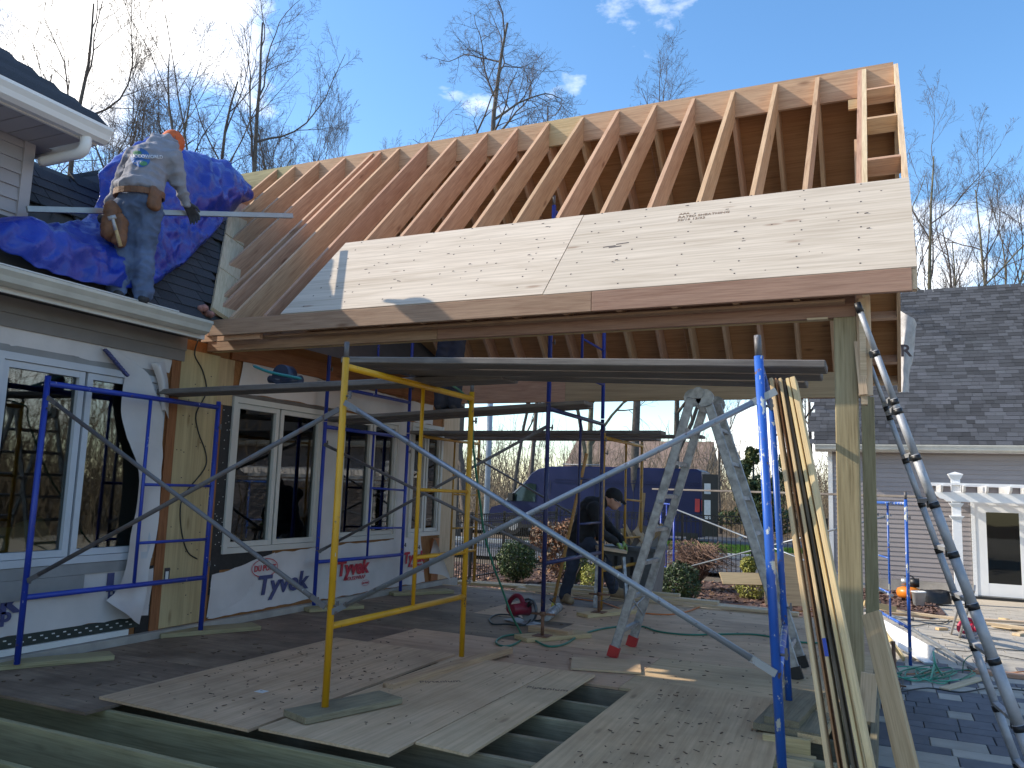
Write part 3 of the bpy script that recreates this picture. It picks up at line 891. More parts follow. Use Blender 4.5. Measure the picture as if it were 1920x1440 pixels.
# small cross gable whose side shows left of the tarp
g1 = Vector((-6.65, 4.70, 4.10)); g2 = Vector((-6.02, 4.12, 3.42)); g3 = Vector((-7.30, 5.46, 4.53))
eg = (g3 - g1).normalized(); ng = (g2 - g1).cross(g3 - g1).normalized()
if ng.z < 0: ng = -ng
MB().addv([g1 - ng * .02, g2 - ng * .02, g2 + (g3 - g1) - ng * .02, g3 - ng * .02], [(0, 1, 2, 3)]).build('cross_gable', 'interior', house)
evg = ng.cross(eg).normalized()
if evg.z < 0: evg = -evg
lg = (g1 - g2).dot(evg)
lay_shingles(g1 - evg * lg - eg * 0.2, eg, evg, 1.3, int(lg / 0.12), lambda c: True, 0.12)

# upper storey: siding boards, corner post, soffit, gutter, roof
UX = -5.95; UY = 3.865
MB().box((UX - 4, -3, 3.0), (UX - 0.03, UY - 0.03, 4.02)).build('upper_wall', 'siding2', house)
for i in range(11):
    z = 3.02 + i * 0.105
    x0 = UX - 0.028
    bb = MB()
    bb.addv([(x0, -3, z), (UX, -3, z), (UX - 0.016, -3, z + 0.108), (x0, -3, z + 0.108), (x0, UY - 0.085, z), (UX, UY - 0.085, z), (UX - 0.016, UY - 0.085, z + 0.108), (x0, UY - 0.085, z + 0.108)],
            [(0, 1, 2, 3), (7, 6, 5, 4), (1, 5, 6, 2), (0, 4, 5, 1), (3, 2, 6, 7)])
    bb.build('siding_board', 'siding2', house, Matrix.Translation((UX, 2, z)))
block('corner_post', (UX - 0.08, UY - 0.085, 3.0), (UX + 0.008, UY, 4.02), 'siding2', house, axis='z')
soff = MB(); soff.box((UX + 0.0, -3, 3.925), (-5.42, 3.93, 3.94)); soff.box((UX - 4, UY + 0.002, 3.923), (UX, 4.0, 3.938))
soff.build('soffit', 'siding2', house)
for k in range(6):
    block('soffit_panel', (UX + 0.01, 3.02 + k * 0.155, 3.916), (-5.44, 3.02 + k * 0.155 + 0.145, 3.925), 'siding2', house)
gp2 = [(x + 0.05, z + 1.255) for x, z in gprof]
MB().prism(gp2, 1, -3, 4.03).build('upper_gutter', 'vinyl_white', house)
MB().prism([(-5.45, 3.91), (-5.39, 3.905), (-5.35, 3.927), (-5.335, 3.965), (-5.31, 4.0), (-5.31, 4.023), (-5.45, 4.023)], 1, 4.03, 4.042).build('gutter_end', 'vinyl_white', house)
block('upper_fascia', (-5.475, -3, 3.90), (-5.452, 4.02, 4.045), 'white_trim', house, axis='y')
block('upper_fascia', (UX - 4, 4.002, 3.90), (-5.475, 4.02, 4.045), 'white_trim', house)
ur = MB()
sl = 0.82
e = Vector((-5.37, 4.05, 4.045))
ur.addv([(e.x, -3, e.z), tuple(e), (e.x - 3, e.y - 3, e.z + 3 * sl), (e.x - 3, -3, e.z + 3 * sl), (e.x - 7, e.y, e.z), (e.x - 7, e.y - 3, e.z + 3 * sl)],
        [(0, 1, 2, 3), (1, 4, 5, 2)])
ur.build('upper_roof', 'shingle', house)
usl = math.hypot(1, sl)
for j in range(13):
    # a few long courses with their butt edges, narrowing to the hip
    s = j * 0.143
    y1 = e.y - s / usl
    p0 = Vector((e.x - (s + 0.09) / usl, 0.5, e.z + (s + 0.09) * sl / usl + 0.012)); p1 = Vector((p0.x, y1 - 0.02, p0.z))
    beam('shingle_course', p0, p1, 0.19, 0.010, 'shingle', house, up=(math.sin(0.69 + 0.04), 0, math.cos(0.69 + 0.04)))
dn = MB(); dn.tube(smooth_path([(-5.42, 4.045 - 0.15, 3.94), (-5.42, 3.90, 3.85), (-5.47, 3.90, 3.80), (-5.60, 3.895, 3.79), (-5.90, 3.90, 3.79)], 5), 0.042, 10)
dn.build('downspout_elbow', 'vinyl_white', house)


# ---------------------------------------------------------------- deck: joists, rim, subfloor panels
deck = thing('deck', 'raised timber deck with open joists in front and plywood subfloor under the new roof', 'deck', (-3, 7, 0))
for i, y in enumerate((2.30, 2.74, 3.18, 3.615, 4.05, 4.45, 4.88, 5.32, 5.79, 6.25, 6.7, 7.15, 7.6, 8.05, 8.5, 8.95, 9.4, 9.85, 10.2)):
    x1 = -0.11
    beam('joist', (-5.74, y + 0.019, -0.14), (x1, y + 0.019, -0.14), 0.038, 0.235, 'pt_old' if y > 3.9 else 'pt', deck, bev=0.003)
beam('rim_joist', (-0.09, 2.3, -0.14), (-0.09, 10.24, -0.14), 0.038, 0.235, 'pt_old', deck)
beam('ledger', (-5.725, 2.3, -0.14), (-5.725, 10.24, -0.14), 0.038, 0.235, 'pt_old', deck)
for x in (-4.3, -2.2, -0.3):
    beam('girder', (x, 2.3, -0.36), (x, 10.2, -0.36), 0.076, 0.2, 'pt_old', deck)
T = 0.019
def panel(x0, y0, x1, y1, mat, z=0.0):
    return block('subfloor_panel', (x0 + 0.002, y0 + 0.002, z - T), (x1 - 0.002, y1 - 0.002, z), mat, deck)
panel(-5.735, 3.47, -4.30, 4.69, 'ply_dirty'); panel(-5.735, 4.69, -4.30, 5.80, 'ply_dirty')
yr = [5.80, 7.02, 8.24, 9.46, 10.25]
for j in range(4):
    xs_ = [-5.735, -4.20, -1.76, -0.11] if j % 2 == 0 else [-5.735, -3.0, -0.56, -0.11]
    for i in range(len(xs_) - 1):
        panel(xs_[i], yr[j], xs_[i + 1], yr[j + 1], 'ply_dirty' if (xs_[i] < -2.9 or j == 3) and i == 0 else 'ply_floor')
block('step_riser', (-0.60, 3.05, GZ), (-0.12, 3.62, -0.32), 'pine', deck)

# ---------------------------------------------------------------- timber frame of the new gable roof
pav = thing('roof_frame', 'new gable roof frame of reddish rafters on posts, half covered in plywood', 'timber frame', (-0.2, 5.7, 0))
RY = 8.0; MR = 1.0421; RT = 5.52
th = math.atan(MR); ct, stn = math.cos(th), math.sin(th)
EY = 5.43
def top_z(y): return 2.80 + MR * (y - 5.39)
def rafter(name, x, ya, yb, depth, mat, back=False, w=0.038):
    sg = -1 if back else 1
    za, zb = top_z(ya), top_z(yb)
    L = (yb - ya) / ct
    dv = depth / ct
    ox, oz = -stn * dv, -ct * dv
    poly = [(0, 0), (L, 0), (L + ox, oz)]
    zc = 2.685                                               # level cut of the tail
    if za - dv < zc and 'jack' not in name:
        kv = za - zc                                         # plumb cut height at the tail
        dy = (zc - (za - dv)) / MR                           # where the level cut meets the lower edge
        poly += [(ox + dy * ct + (zc - (za - dv)) * stn * 1.0, oz - dy * stn + dy * MR * ct), (-stn * kv, -ct * kv)]
    else:
        poly += [(ox, oz)]
    mbx = MB().prism(poly, 1, -w / 2, w / 2)
    y0 = ya if not back else 2 * RY - ya
    X = Vector((0, sg * ct, stn)); Z = Vector((0, -sg * stn, ct)); Y = Z.cross(X)
    me = mbx.mesh(mat, name)
    return link(name, me, None, pav, frame_M((x, y0, za), X, Y, Z))
RX = [-7.25, -6.96, -6.56, -6.15, -5.73, -5.61, -5.34, -4.94, -4.54, -4.13, -3.74, -3.35, -2.94, -2.53, -2.12, -1.71, -1.305, -0.886, -0.494, -0.113]
DEP = 0.225
rr = random.Random(9)
for x in RX:
    yl = EY
    if x < -5.55:
        yl = 5.39 + (SL * (-5.47 - x) - 0.02) / MR
        if x > -5.65: yl = EY
    m = 'fir'
    rafter('jack_rafter' if x < -5.65 else 'rafter', x, yl, RY - 0.02, DEP, m)
    if x > -5.6 or True:
        rafter('rafter', x, max(yl, 5.43), RY - 0.02, DEP, 'fir', back=True)
# barge rafters and lookouts of the overhanging gable end
rafter('barge_rafter', 0.20, 5.40, RY - 0.02, 0.14, 'fir_pale')
rafter('barge_rafter', 0.20, 5.40, RY - 0.02, 0.14, 'fir', back=True)
def lookout(y, back=False):
    sg = -1 if back else 1
    yy = y if not back else y
    z = top_z(y if not back else 2 * RY - y)
    n = Vector((0, -sg * stn, ct))
    c = Vector((0, yy, z)) - n * 0.072
    beam('lookout', Vector((-0.09, c.y, c.z)), Vector((0.18, c.y, c.z)), 0.038, 0.142, 'fir', pav, up=n)
for y in (7.60, 7.13, 6.56, 6.05, 5.6): lookout(y)
for y in (8.4, 8.87, 9.44, 9.92, 10.34, 10.55): lookout(y, True)
rafter('inner_rafter', -0.075, 5.45, RY - 0.02, DEP - 0.05, 'fir_pale')
# ridge board in lengths, one of them greener
rz0, rz1 = RT - 0.30, RT + 0.002
for a, b, m in ((-7.9, -6.98, 'pt'), (-6.98, -3.37, 'fir'), (-3.37, -2.95, 'pine'), (-2.95, 0.18, 'fir')):
    beam('ridge_board', (a + 0.001, RY, (rz0 + rz1) / 2), (b - 0.001, RY, (rz0 + rz1) / 2), 0.038, rz1 - rz0, m, pav)
# fascia, sub fascia, front beam, rear beam, posts
for a, b in ((-5.54, -1.885), (-1.882, 0.19)):
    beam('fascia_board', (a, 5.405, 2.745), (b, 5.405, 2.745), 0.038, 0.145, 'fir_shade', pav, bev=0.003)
beam('sub_fascia', (-5.70, 5.47, 2.735), (-5.0, 5.47, 2.735), 0.038, 0.20, 'fir', pav)
for a, b in ((-5.81, -3.30), (-3.298, -0.14)):
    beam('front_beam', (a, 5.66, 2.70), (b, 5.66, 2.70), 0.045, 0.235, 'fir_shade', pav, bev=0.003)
beam('front_beam', (-5.80, 5.72, 2.70), (-0.15, 5.72, 2.70), 0.045, 0.233, 'pine', pav)
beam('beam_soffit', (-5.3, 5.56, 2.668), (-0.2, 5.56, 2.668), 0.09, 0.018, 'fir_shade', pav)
for a, b in ((-5.81, -3.9), (-3.897, -0.12)):
    beam('rear_beam', (a, 10.18, 2.735), (b, 10.18, 2.735), 0.045, 0.30, 'ply_tan' if a > -5 else 'fir', pav)
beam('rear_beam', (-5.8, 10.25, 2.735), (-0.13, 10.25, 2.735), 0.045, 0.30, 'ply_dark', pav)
for y in (5.70, 10.23):
    xp = -0.205 if y < 8 else -0.145
    beam('post', (xp, y, GZ), (xp, y, 2.583), 0.14, 0.14, 'pt', pav, up=(0, -1, 0), bev=0.006)
beam('shim', (-0.44, 5.645, 2.578), (-0.31, 5.645, 2.578), 0.06, 0.012, 'fir_pale', pav)
# gable end pieces: hanging brace, gable stud, collar blocks
MB().prism([(5.56, 2.70), (5.70, 2.70), (5.70, 2.0), (5.62, 2.0), (5.55, 2.33)], 0, -0.118, -0.08).build('hanging_brace', 'fir_pale', pav, Matrix.Translation((-0.1, 5.6, 2.3)))
beam('hanging_brace', (-0.093, 5.62, 2.709), (-0.088, 5.62, 2.055), 0.085, 0.038, 'fir_pale', pav, up=(0, -1, 0))
beam('hanging_brace', (-0.127, 5.6, 2.409), (-0.103, 5.6, 2.06), 0.05, 0.036, 'fir_pale', pav, up=(0, -1, 0))
beam('gable_stud', (-0.14, 7.2, 2.9), (-0.14, 7.2, 4.45), 0.038, 0.09, 'fir_pale', pav, up=(0, 1, 0))
beam('gable_block', (-0.21, 7.55, 4.95), (-0.13, 7.55, 4.95), 0.038, 0.09, 'pine', pav)
# valley boards lying on the old roof under the jack rafters
for i, (a, b) in enumerate(((5.45, 6.0), (6.0, 6.55), (6.56, 7.1), (7.1, 7.7))):
    def vp(y, o):
        x = -5.47 - ((MR * (y - 5.39) + 0.02) / SL)
        s = (-5.47 - x) * RL
        return on_roof(y + o, s, 0.03)
    beam('valley_board', vp(a, 0.06), vp(b - 0.01, 0.06), 0.24, 0.036, 'fir_pale', pav, up=(SL / RL, 0, 1 / RL))
# sheathing: two sheets nailed along the eave, the whole rear slope covered
def sheath(x0, x1, y0, y1, mat, back=False, lift=0.002):
    sg = -1 if back else 1
    ya = y0 if not back else 2 * RY - y0
    yb = y1 if not back else 2 * RY - y1
    n = Vector((0, -sg * stn, ct))
    a = Vector((0, ya, top_z(y0))) + n * (lift + 0.008); b = Vector((0, yb, top_z(y1))) + n * (lift + 0.008)
    c = (a + b) / 2; L = (b - a).length
    z = n; x = Vector((1, 0, 0)); y = z.cross(x)
    return link('sheathing_panel', box_mesh(x1 - x0 - 0.004, L - 0.004, 0.016, mat, 0.0), None, pav, frame_M(((x0 + x1) / 2, c.y, c.z), x, y, z))
sheath(-4.74, -2.27, 5.405, 6.265, 'ply'); sheath(-2.266, 0.222, 5.40, 6.26, 'ply')
for j in range(4):
    y0 = 5.44 + j * 0.845
    y1 = min(y0 + 0.843, RY - 0.01)
    off = 0 if j % 2 == 0 else 1.22
    x1 = 0.19
    xs_ = [0.19]
    x = 0.19 - (2.44 if j % 2 == 0 else 1.22)
    while x > -7.3:
        xs_.append(x); x -= 2.44
    xs_.append(-7.6)
    for a, b in zip(xs_[1:], xs_[:-1]):
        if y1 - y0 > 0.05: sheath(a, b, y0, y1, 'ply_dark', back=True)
# nail heads, stamp and pencil marks on the eave sheets
nm = MB(); r2 = random.Random(3)
nrm = Vector((0, -stn, ct))
def on_front(x, y, h=0.019): return Vector((x, y, top_z(y))) + nrm * h
for x in RX:
    if -4.7 < x < 0.2:
        for k in range(8):
            p = on_front(x + r2.uniform(-0.012, 0.012), 5.47 + k * 0.112 + r2.uniform(-.02, .02))
            nm.obox(p, p + Vector((0.010, 0, 0)), 0.010, 0.003, nrm)
for k in range(60):
    p = on_front(r2.uniform(-4.6, 0.15), r2.uniform(5.46, 6.26))
    nm.obox(p, p + Vector((r2.uniform(0.01, 0.03), r2.uniform(-.01, .01), 0)), 0.007, 0.002, nrm)
nm.build('nail_heads', 'ink_dark', pav, kind='stuff')
def stamp(x, y, lines, size, parent, P, U, V, mat='ink_grey'):
    for i, s in enumerate(lines):
        me = text_mesh(s, size, extrude=0.0008)
        n = U.cross(V)
        link('grade_stamp', me, mat, parent, frame_M(P - V * (i * size * 1.1), U, V, n))
UX_ = Vector((1, 0, 0)); VX_ = Vector((0, ct, stn))
stamp(0, 0, ['APA', 'RATED SHEATHING', '32/16 15/32'], 0.045, pav, on_front(-1.42, 6.12, 0.0195), UX_, VX_)
pm = MB()
for (x, y) in ((-1.95, 5.84), (-1.85, 5.86), (-1.9, 5.83)):
    pm.obox(on_front(x, y), on_front(x + 0.1, y + 0.006), 0.010, 0.002, nrm)
pm.build('pencil_mark', 'ink_dark', pav)
# bits of pink insulation left where old and new roofs meet
ins = MB()
MT['pink'] = plain('pink_insulation', (0.36, 0.17, 0.14), 0.95, 0, 0.4, 15, 0.8, 30)
for k in range(5):
    c = Vector((-5.571, 5.304, 2.893)) + Vector((r2.uniform(-.06, .06), r2.uniform(-.08, .08), r2.uniform(-.03, .03)))
    ins.lathe([(0.01, -0.035), (0.04, -0.01), (0.035, 0.015), (0.01, 0.03)], c, 7)
ins.build('insulation_scrap', 'pink', house)


# ---------------------------------------------------------------- loose plywood sheets, boards and pads on the deck
def slab(name, p, t, mat, label, cat, group=None, z=None):
    """flat sheet from four corner points (counter clockwise from above), t thick below them"""
    P = [Vector(q) for q in p]
    c = sum(P, Vector()) / 4
    x = (P[1] - P[0]).normalized(); n = Vector((0, 0, 1)); y = n.cross(x)
    if (P[2] - P[1]).length > (P[1] - P[0]).length:
        y = (P[2] - P[1]).normalized(); x = y.cross(n); x, y = y, n.cross(y)
    m = MB()
    m.addv([tuple(q) for q in P] + [tuple(q - n * t) for q in P], [(0, 1, 2, 3), (7, 6, 5, 4), (0, 4, 5, 1), (1, 5, 6, 2), (2, 6, 7, 3), (3, 7, 4, 0)])
    o = m.build(name, mat, None, frame_M(c, x.normalized(), y.normalized(), n))
    return tag(o, label, cat, group)
G1 = 'loose plywood sheets on the deck joists'
slab('plywood_sheet', [(-4.47, 3.70, .016), (-3.24, 3.67, .012), (-3.26, 6.10, .020), (-4.47, 6.12, .020)], 0.016, 'ply_floor', 'grey loose plywood sheet with a small white sticker, leftmost on the open joists', 'plywood sheet', G1)
s2 = slab('plywood_sheet', [(-3.16, 3.66, .034), (-2.31, 3.66, .030), (-2.31, 5.95, .034), (-3.16, 5.97, .036)], 0.014, 'ply_loose', 'clean pale plywood sheet with faint stamps under the yellow scaffold foot', 'plywood sheet', G1)
s3 = slab('plywood_sheet', [(-2.30, 3.90, .030), (-1.97, 3.88, .026), (-1.99, 5.95, .034), (-2.30, 5.97, .034)], 0.014, 'ply_loose', 'narrow ripped plywood strip beside the open joist gap', 'plywood sheet', G1)
slab('plywood_sheet', [(-1.62, 3.40, .012), (-0.50, 3.42, .012), (-0.62, 5.98, .026), (-1.64, 6.02, .026)], 0.016, 'ply_floor', 'rough grained plywood sheet right of the open joist gap', 'plywood sheet', G1)
slab('plywood_offcut', [(-2.249, 6.127, 0.02), (-1.727, 6.274, 0.02), (-1.865, 6.737, 0.02), (-2.391, 6.534, 0.02)], 0.015, 'ply_loose', 'short plywood offcut under the red foot of the folding ladder', 'plywood offcut')
me_ = text_mesh('Plytanium', 0.075, extrude=0.0006)
link('grade_stamp', me_, 'ink_grey', s2, frame_M((-2.95, 5.02, 0.0358), Vector((0.78, 0.62, 0)), Vector((-0.62, 0.78, 0)), Vector((0, 0, 1))))
me_ = text_mesh('Plytanium', 0.075, extrude=0.0006)
link('grade_stamp', me_, 'ink_grey', s3, frame_M((-2.27, 5.3, 0.0345), Vector((0.98, 0.2, 0)), Vector((-0.2, 0.98, 0)), Vector((0, 0, 1))))
tag(block('sticker', (-3.77, 4.30, .0165), (-3.70, 4.36, .0178), 'white_trim'), 'small white sticker lying on the grey plywood sheet', 'sticker')

def loose(name, p0, p1, w, h, mat, label, cat, group=None, up=(0, 0, 1), bev=0.003):
    o = beam(name, p0, p1, w, h, mat, None, up, bev)
    return tag(o, label, cat, group)
def mid(a, b): return tuple((u + v) / 2 for u, v in zip(a, b))
GP = 'wood pads under the scaffold feet'
loose('wood_pad', (-3.08, 3.86, .058), (-2.86, 4.52, .058), 0.235, 0.038, 'pt_old', 'thick weathered wood pad under the front foot of the yellow scaffold frame', 'wood pad', GP)
loose('wood_pad', (-5.78, 3.85, .02), (-5.40, 4.55, .02), 0.19, 0.038, 'pt', 'wood pad under the front foot of the blue frame by the first window', 'wood pad', GP)
loose('wood_pad', (-5.82, 5.35, .02), (-5.42, 6.15, .02), 0.235, 0.038, 'pt', 'wood pad against the tan sheathing pier', 'wood pad', GP)
loose('lumber', (-3.047, 4.77, 0.045), (-2.901, 6.377, 0.045), 0.09, 0.05, 'fir', 'pinkish length of two by four under the rear foot of the yellow frame', 'lumber')
loose('wood_pad', (-5.70, 7.22, .02), (-5.40, 7.8, .02), 0.19, 0.038, 'pt', 'wood pad below the blue lettering on the wrap', 'wood pad', GP)
loose('wood_pad', (-5.72, 8.9, .02), (-5.25, 9.62, .02), 0.235, 0.038, 'pt', 'wood pad below the red lettering on the wrap', 'wood pad', GP)
loose('wood_pad', (-3.08, 7.03, .02), (-2.66, 7.62, .02), 0.235, 0.038, 'pine', 'pale wood pad under the jack beside the circular saw', 'wood pad', GP)
loose('lumber', (-3.16, 7.45, .045), (-2.72, 7.38, .045), 0.09, 0.06, 'fir', 'short pink block lying across a wood pad beside the saw', 'lumber')
loose('wood_pad', (-3.08, 8.72, .02), (-2.70, 9.42, .02), 0.19, 0.038, 'pine', 'pale wood pad near the boots of the bending man', 'wood pad', GP)
loose('wood_pad', (-5.85, 10.9, -0.02), (-4.8, 11.05, -0.02), 0.30, 0.038, 'pine', 'wood pad under the far yellow frame by the fence', 'wood pad', GP)
# blocking under the right-hand blue frame: stacked pads and a board on edge
slab('wood_pad', [(-0.671, 5.147, 0.11), (-0.475, 5.115, 0.11), (-0.386, 6.01, 0.11), (-0.649, 5.98, 0.11)], 0.038, 'pt_old', 'upper wood pad of the stack under the right blue frame', 'wood pad', GP)
slab('wood_pad', [(-0.732, 5.123, 0.071), (-0.351, 5.063, 0.071), (-0.318, 5.59, 0.071), (-0.692, 5.619, 0.071)], 0.038, 'pt_old', 'wide lower pad of the stack under the right blue frame', 'wood pad', GP)
slab('wood_pad', [(-0.556, 5.102, 0.06), (-0.337, 5.048, 0.06), (-0.258, 6.268, 0.06), (-0.468, 6.31, 0.06)], 0.038, 'pine', 'pale board in the stack beside the leaning strips', 'wood pad', GP)
loose('wood_block', (-0.661, 4.998, 0), (-0.405, 5.008, 0), 0.04, 0.10, 'pine', 'yellow board on edge below the stacked pads', 'wood block')
loose('wood_block', (-0.615, 4.859, -0.05), (-0.38, 4.85, -0.05), 0.30, 0.04, 'pine', 'yellow board lying flat below the stacked pads', 'wood block')

# ---------------------------------------------------------------- scaffolding
def frame(label, f, b, z0f, z0b, zt, mat, pins=True, jack=None, cat='scaffold frame', group='scaffold frames', low=0.46, inner=0.55, rungs=(0.80, 1.28), name='scaffold', inner_on=True, lw=0.0215):
    f = Vector((f[0], f[1], 0)); b = Vector((b[0], b[1], 0))
    t = thing(name, label, cat, (f.x, f.y, min(z0f, z0b)), group)
    d = b - f
    zr = zt - 0.055
    jf = jack or 0.0
    tube('leg', [f + Vector((0, 0, z0f + jf)), f + Vector((0, 0, zt))], lw, mat, t, 12)
    tube('leg', [b + Vector((0, 0, z0b + jf)), b + Vector((0, 0, zt))], lw, mat, t, 12)
    tube('top_rail', [f + Vector((0, 0, zr)), b + Vector((0, 0, zr))], lw, mat, t, 12)
    tube('lower_rail', [f + Vector((0, 0, z0f + jf + low)), b + Vector((0, 0, z0b + jf + low))], lw * .95, mat, t, 12)
    if inner_on:
        i0 = f + d * inner
        tube('inner_post', [i0 + Vector((0, 0, z0f + jf + low)), i0 + Vector((0, 0, zr))], 0.0145, mat, t, 10)
        for r in rungs:
            tube('rung', [i0 + Vector((0, 0, z0f + jf + r)), b + Vector((0, 0, z0b + jf + r))], 0.0125, mat, t, 8)
    for p, z0 in ((f, z0f), (b, z0b)):
        if pins:
            tube('coupling_pin', [p + Vector((0, 0, zt)), p + Vector((0, 0, zt + 0.10))], 0.0165, 'galv_dark', t, 10)
        for zz in (z0 + jf + 0.58, zt - 0.24):
            m = MB(); s = 0.035 if p is f else 0.035
            m.tube([p + Vector((0.018, 0, zz)), p + Vector((0.055, 0, zz))], 0.007, 6)
            m.box((p.x + 0.04, p.y - 0.006, zz - 0.02), (p.x + 0.052, p.y + 0.006, zz + 0.03))
            m.build('brace_lock', 'galv_dark', t, Matrix.Translation(p + Vector((0, 0, zz))))
        if jack:
            tube('jack_screw', [p + Vector((0, 0, z0)), p + Vector((0, 0, z0 + jf + 0.04))], 0.017, 'rust', t, 10)
            m = MB().tube([p + Vector((-0.13, 0.03, z0 + jf - 0.01)), p + Vector((0.13, -0.03, z0 + jf + 0.005))], 0.011, 6)
            m.lathe([(0.03, -0.02), (0.03, 0.02)], p + Vector((0, 0, z0 + jf)), 10)
            m.build('jack_handle', 'rust', t, Matrix.Translation(p))
            MB().box((p.x - 0.075, p.y - 0.075, z0 - 0.002), (p.x + 0.075, p.y + 0.075, z0 + 0.006)).build('base_plate', 'rust', t, Matrix.Translation(p))
    return t
A_f, A_b = (-5.60, 3.93), (-5.60, 5.63)
B_f, B_b = (-3.02, 4.06), (-3.04, 5.80)
C_f, C_b = (-0.43, 3.90), (-0.58, 5.62)
D_f, D_b = (-5.66, 7.30), (-5.66, 9.04)
E_f, E_b = (-2.92, 7.17), (-2.95, 8.92)
F_f, F_b = (-5.62, 9.32), (-5.58, 10.95)
G_f, G_b = (-3.0, 9.13), (-3.0, 10.80)
frame('blue scaffold frame in front of the first window with torn wrap', A_f, A_b, .04, .04, 2.10, 'blue', pins=False)
frame('yellow scaffold frame nearest the camera on a thick wood pad', B_f, B_b, .078, .07, 2.16, 'yellow')
cfr = frame('bright worn blue scaffold frame beside the leaning plywood strips', C_f, C_b, .11, .11, 2.05, 'blue_worn', inner_on=False)
cfr.rotation_euler = (0, -0.048, 0)
frame('dark blue scaffold frame standing on the deck before the wrap lettering', D_f, D_b, .06, .04, 2.06, 'blue', pins=False)
frame('blue scaffold frame stacked on top, close to the house wall', D_f, D_b, 2.07, 2.07, 4.05, 'blue', low=0.40, rungs=(0.8,))
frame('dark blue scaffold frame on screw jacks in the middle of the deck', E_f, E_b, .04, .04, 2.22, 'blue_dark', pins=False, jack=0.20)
frame('blue scaffold frame stacked up into the rafters mid deck', E_f, E_b, 2.23, 2.23, 4.20, 'blue', low=0.40, rungs=(0.8,))
frame('rusty yellow scaffold frame by the far end of the house wall', F_f, F_b, .0, .0, 2.10, 'yellow_old', pins=True)
frame('rusty yellow scaffold frame beside the bending man', G_f, G_b, .02, .0, 2.08, 'yellow_old', pins=True)
frame('narrow blue scaffold frame out by the bushes and van', (-4.06, 17.2), (-4.72, 18.7), GZ, GZ, 1.22, 'blue', pins=False)
I_f, I_b = (0.26, 11.9), (-0.13, 13.55)
frame('blue scaffold frame on the sunny patio before the garage', I_f, I_b, GZ, GZ, 1.42, 'blue_worn', pins=True)

def brace(label, a0, a1, b0, b1, mat='galv', r=0.0155):
    a0, a1, b0, b1 = [Vector(p) for p in (a0, a1, b0, b1)]
    c = (a0 + a1) / 2
    t = thing('cross_brace', label, 'scaffold brace', tuple(c), 'cross braces between the scaffold frames')
    o = Vector((0, 0.03, 0))
    for p, q, off in ((a0, a1, Vector()), (b0, b1, o)):
        p = p + off; q = q + off
        d = (q - p).normalized()
        m = MB().tube([p + d * 0.10, q - d * 0.10], r, 10)
        for e, s in ((p, 1), (q, -1)):
            m.obox(e - d * s * 0.02, e + d * s * 0.11, 0.034, 0.007, (0, 1, 0))
        m.build('brace_tube', mat, t, frame_M((p + q) / 2, *basis(p, q)))
    return t
def at(f, z): return (f[0], f[1], z)
brace('cross brace between the first blue frame and the yellow frame', at((-5.55, 3.92), 1.93), at((-3.06, 4.03), 0.66), at((-5.55, 3.89), 0.63), at((-3.06, 4.02), 1.83), 'galv_dark')
brace('long shiny cross brace between the yellow frame and the worn blue frame', at((-2.98, 4.04), 1.87), at((-0.47, 3.87), 0.62), at((-2.99, 4.02), 0.63), at((-0.46, 3.86), 1.87), 'galv')
brace('dark cross brace in front of the middle windows', at((-5.62, 7.27), 1.80), at((-2.96, 7.15), 0.82), at((-5.62, 7.26), 0.64), at((-2.96, 7.15), 1.98), 'galv_dark')
brace('cross brace between the far yellow frames', at((-5.58, 10.9), 1.82), at((-3.04, 10.82), 0.60), at((-5.58, 10.9), 0.58), at((-3.04, 10.82), 1.82), 'galv_dark')
brace('slim cross brace over the yellow shrub between the outer blue frames', (-4.1, 17.18, 1.10), (0.08, 13.6, 0.0), (-4.1, 17.18, -0.22), (0.08, 13.6, 1.18), 'galv', 0.0155)

# planks
GPL = 'weathered scaffold planks'
def plank(p0, p1, w, label, h=0.045, roll=0.0):
    return loose('scaffold_plank', p0, p1, w, h, 'plank', label, 'scaffold plank', GPL, up=(0, math.sin(roll), math.cos(roll)), bev=0.006)
plank((-5.92, 5.22, 2.13), (-2.35, 5.05, 2.15), 0.24, 'grey plank running from the first blue frame to the yellow frame')
plank((-3.32, 4.52, 2.215), (-0.26, 4.55, 2.085), 0.235, 'long front plank across the yellow and worn blue frames', 0.042)
plank((-3.25, 4.77, 2.205), (-0.30, 4.80, 2.08), 0.235, 'second plank just behind the long front plank', 0.042)
plank((-3.10, 5.02, 2.20), (-0.40, 5.05, 2.072), 0.235, 'warped third plank behind the front planks', 0.04)
plank((-5.95, 7.55, 2.10), (-2.62, 7.48, 2.245), 0.24, 'plank under the feet of the man on the scaffold', 0.04)
plank((-5.95, 7.85, 2.09), (-2.72, 7.8, 2.255), 0.24, 'plank beside the one the scaffold man stands on', 0.04)
plank((-5.9, 9.45, 2.10), (-2.35, 9.40, 2.10), 0.24, 'far plank resting on the rusty yellow frames', 0.045)
plank((-5.8, 9.78, 2.10), (-1.95, 9.75, 2.08), 0.24, 'far plank sticking out furthest past the rusty yellow frame', 0.035)
plank((-5.7, 10.2, 2.08), (-2.6, 10.15, 2.08), 0.24, 'rearmost plank of the rusty yellow frames', 0.045)
plank((-4.609, 17.607, 1.486), (0.42, 12.0, 1.46), 0.10, 'thin plank bridging the two outer blue frames', 0.035)
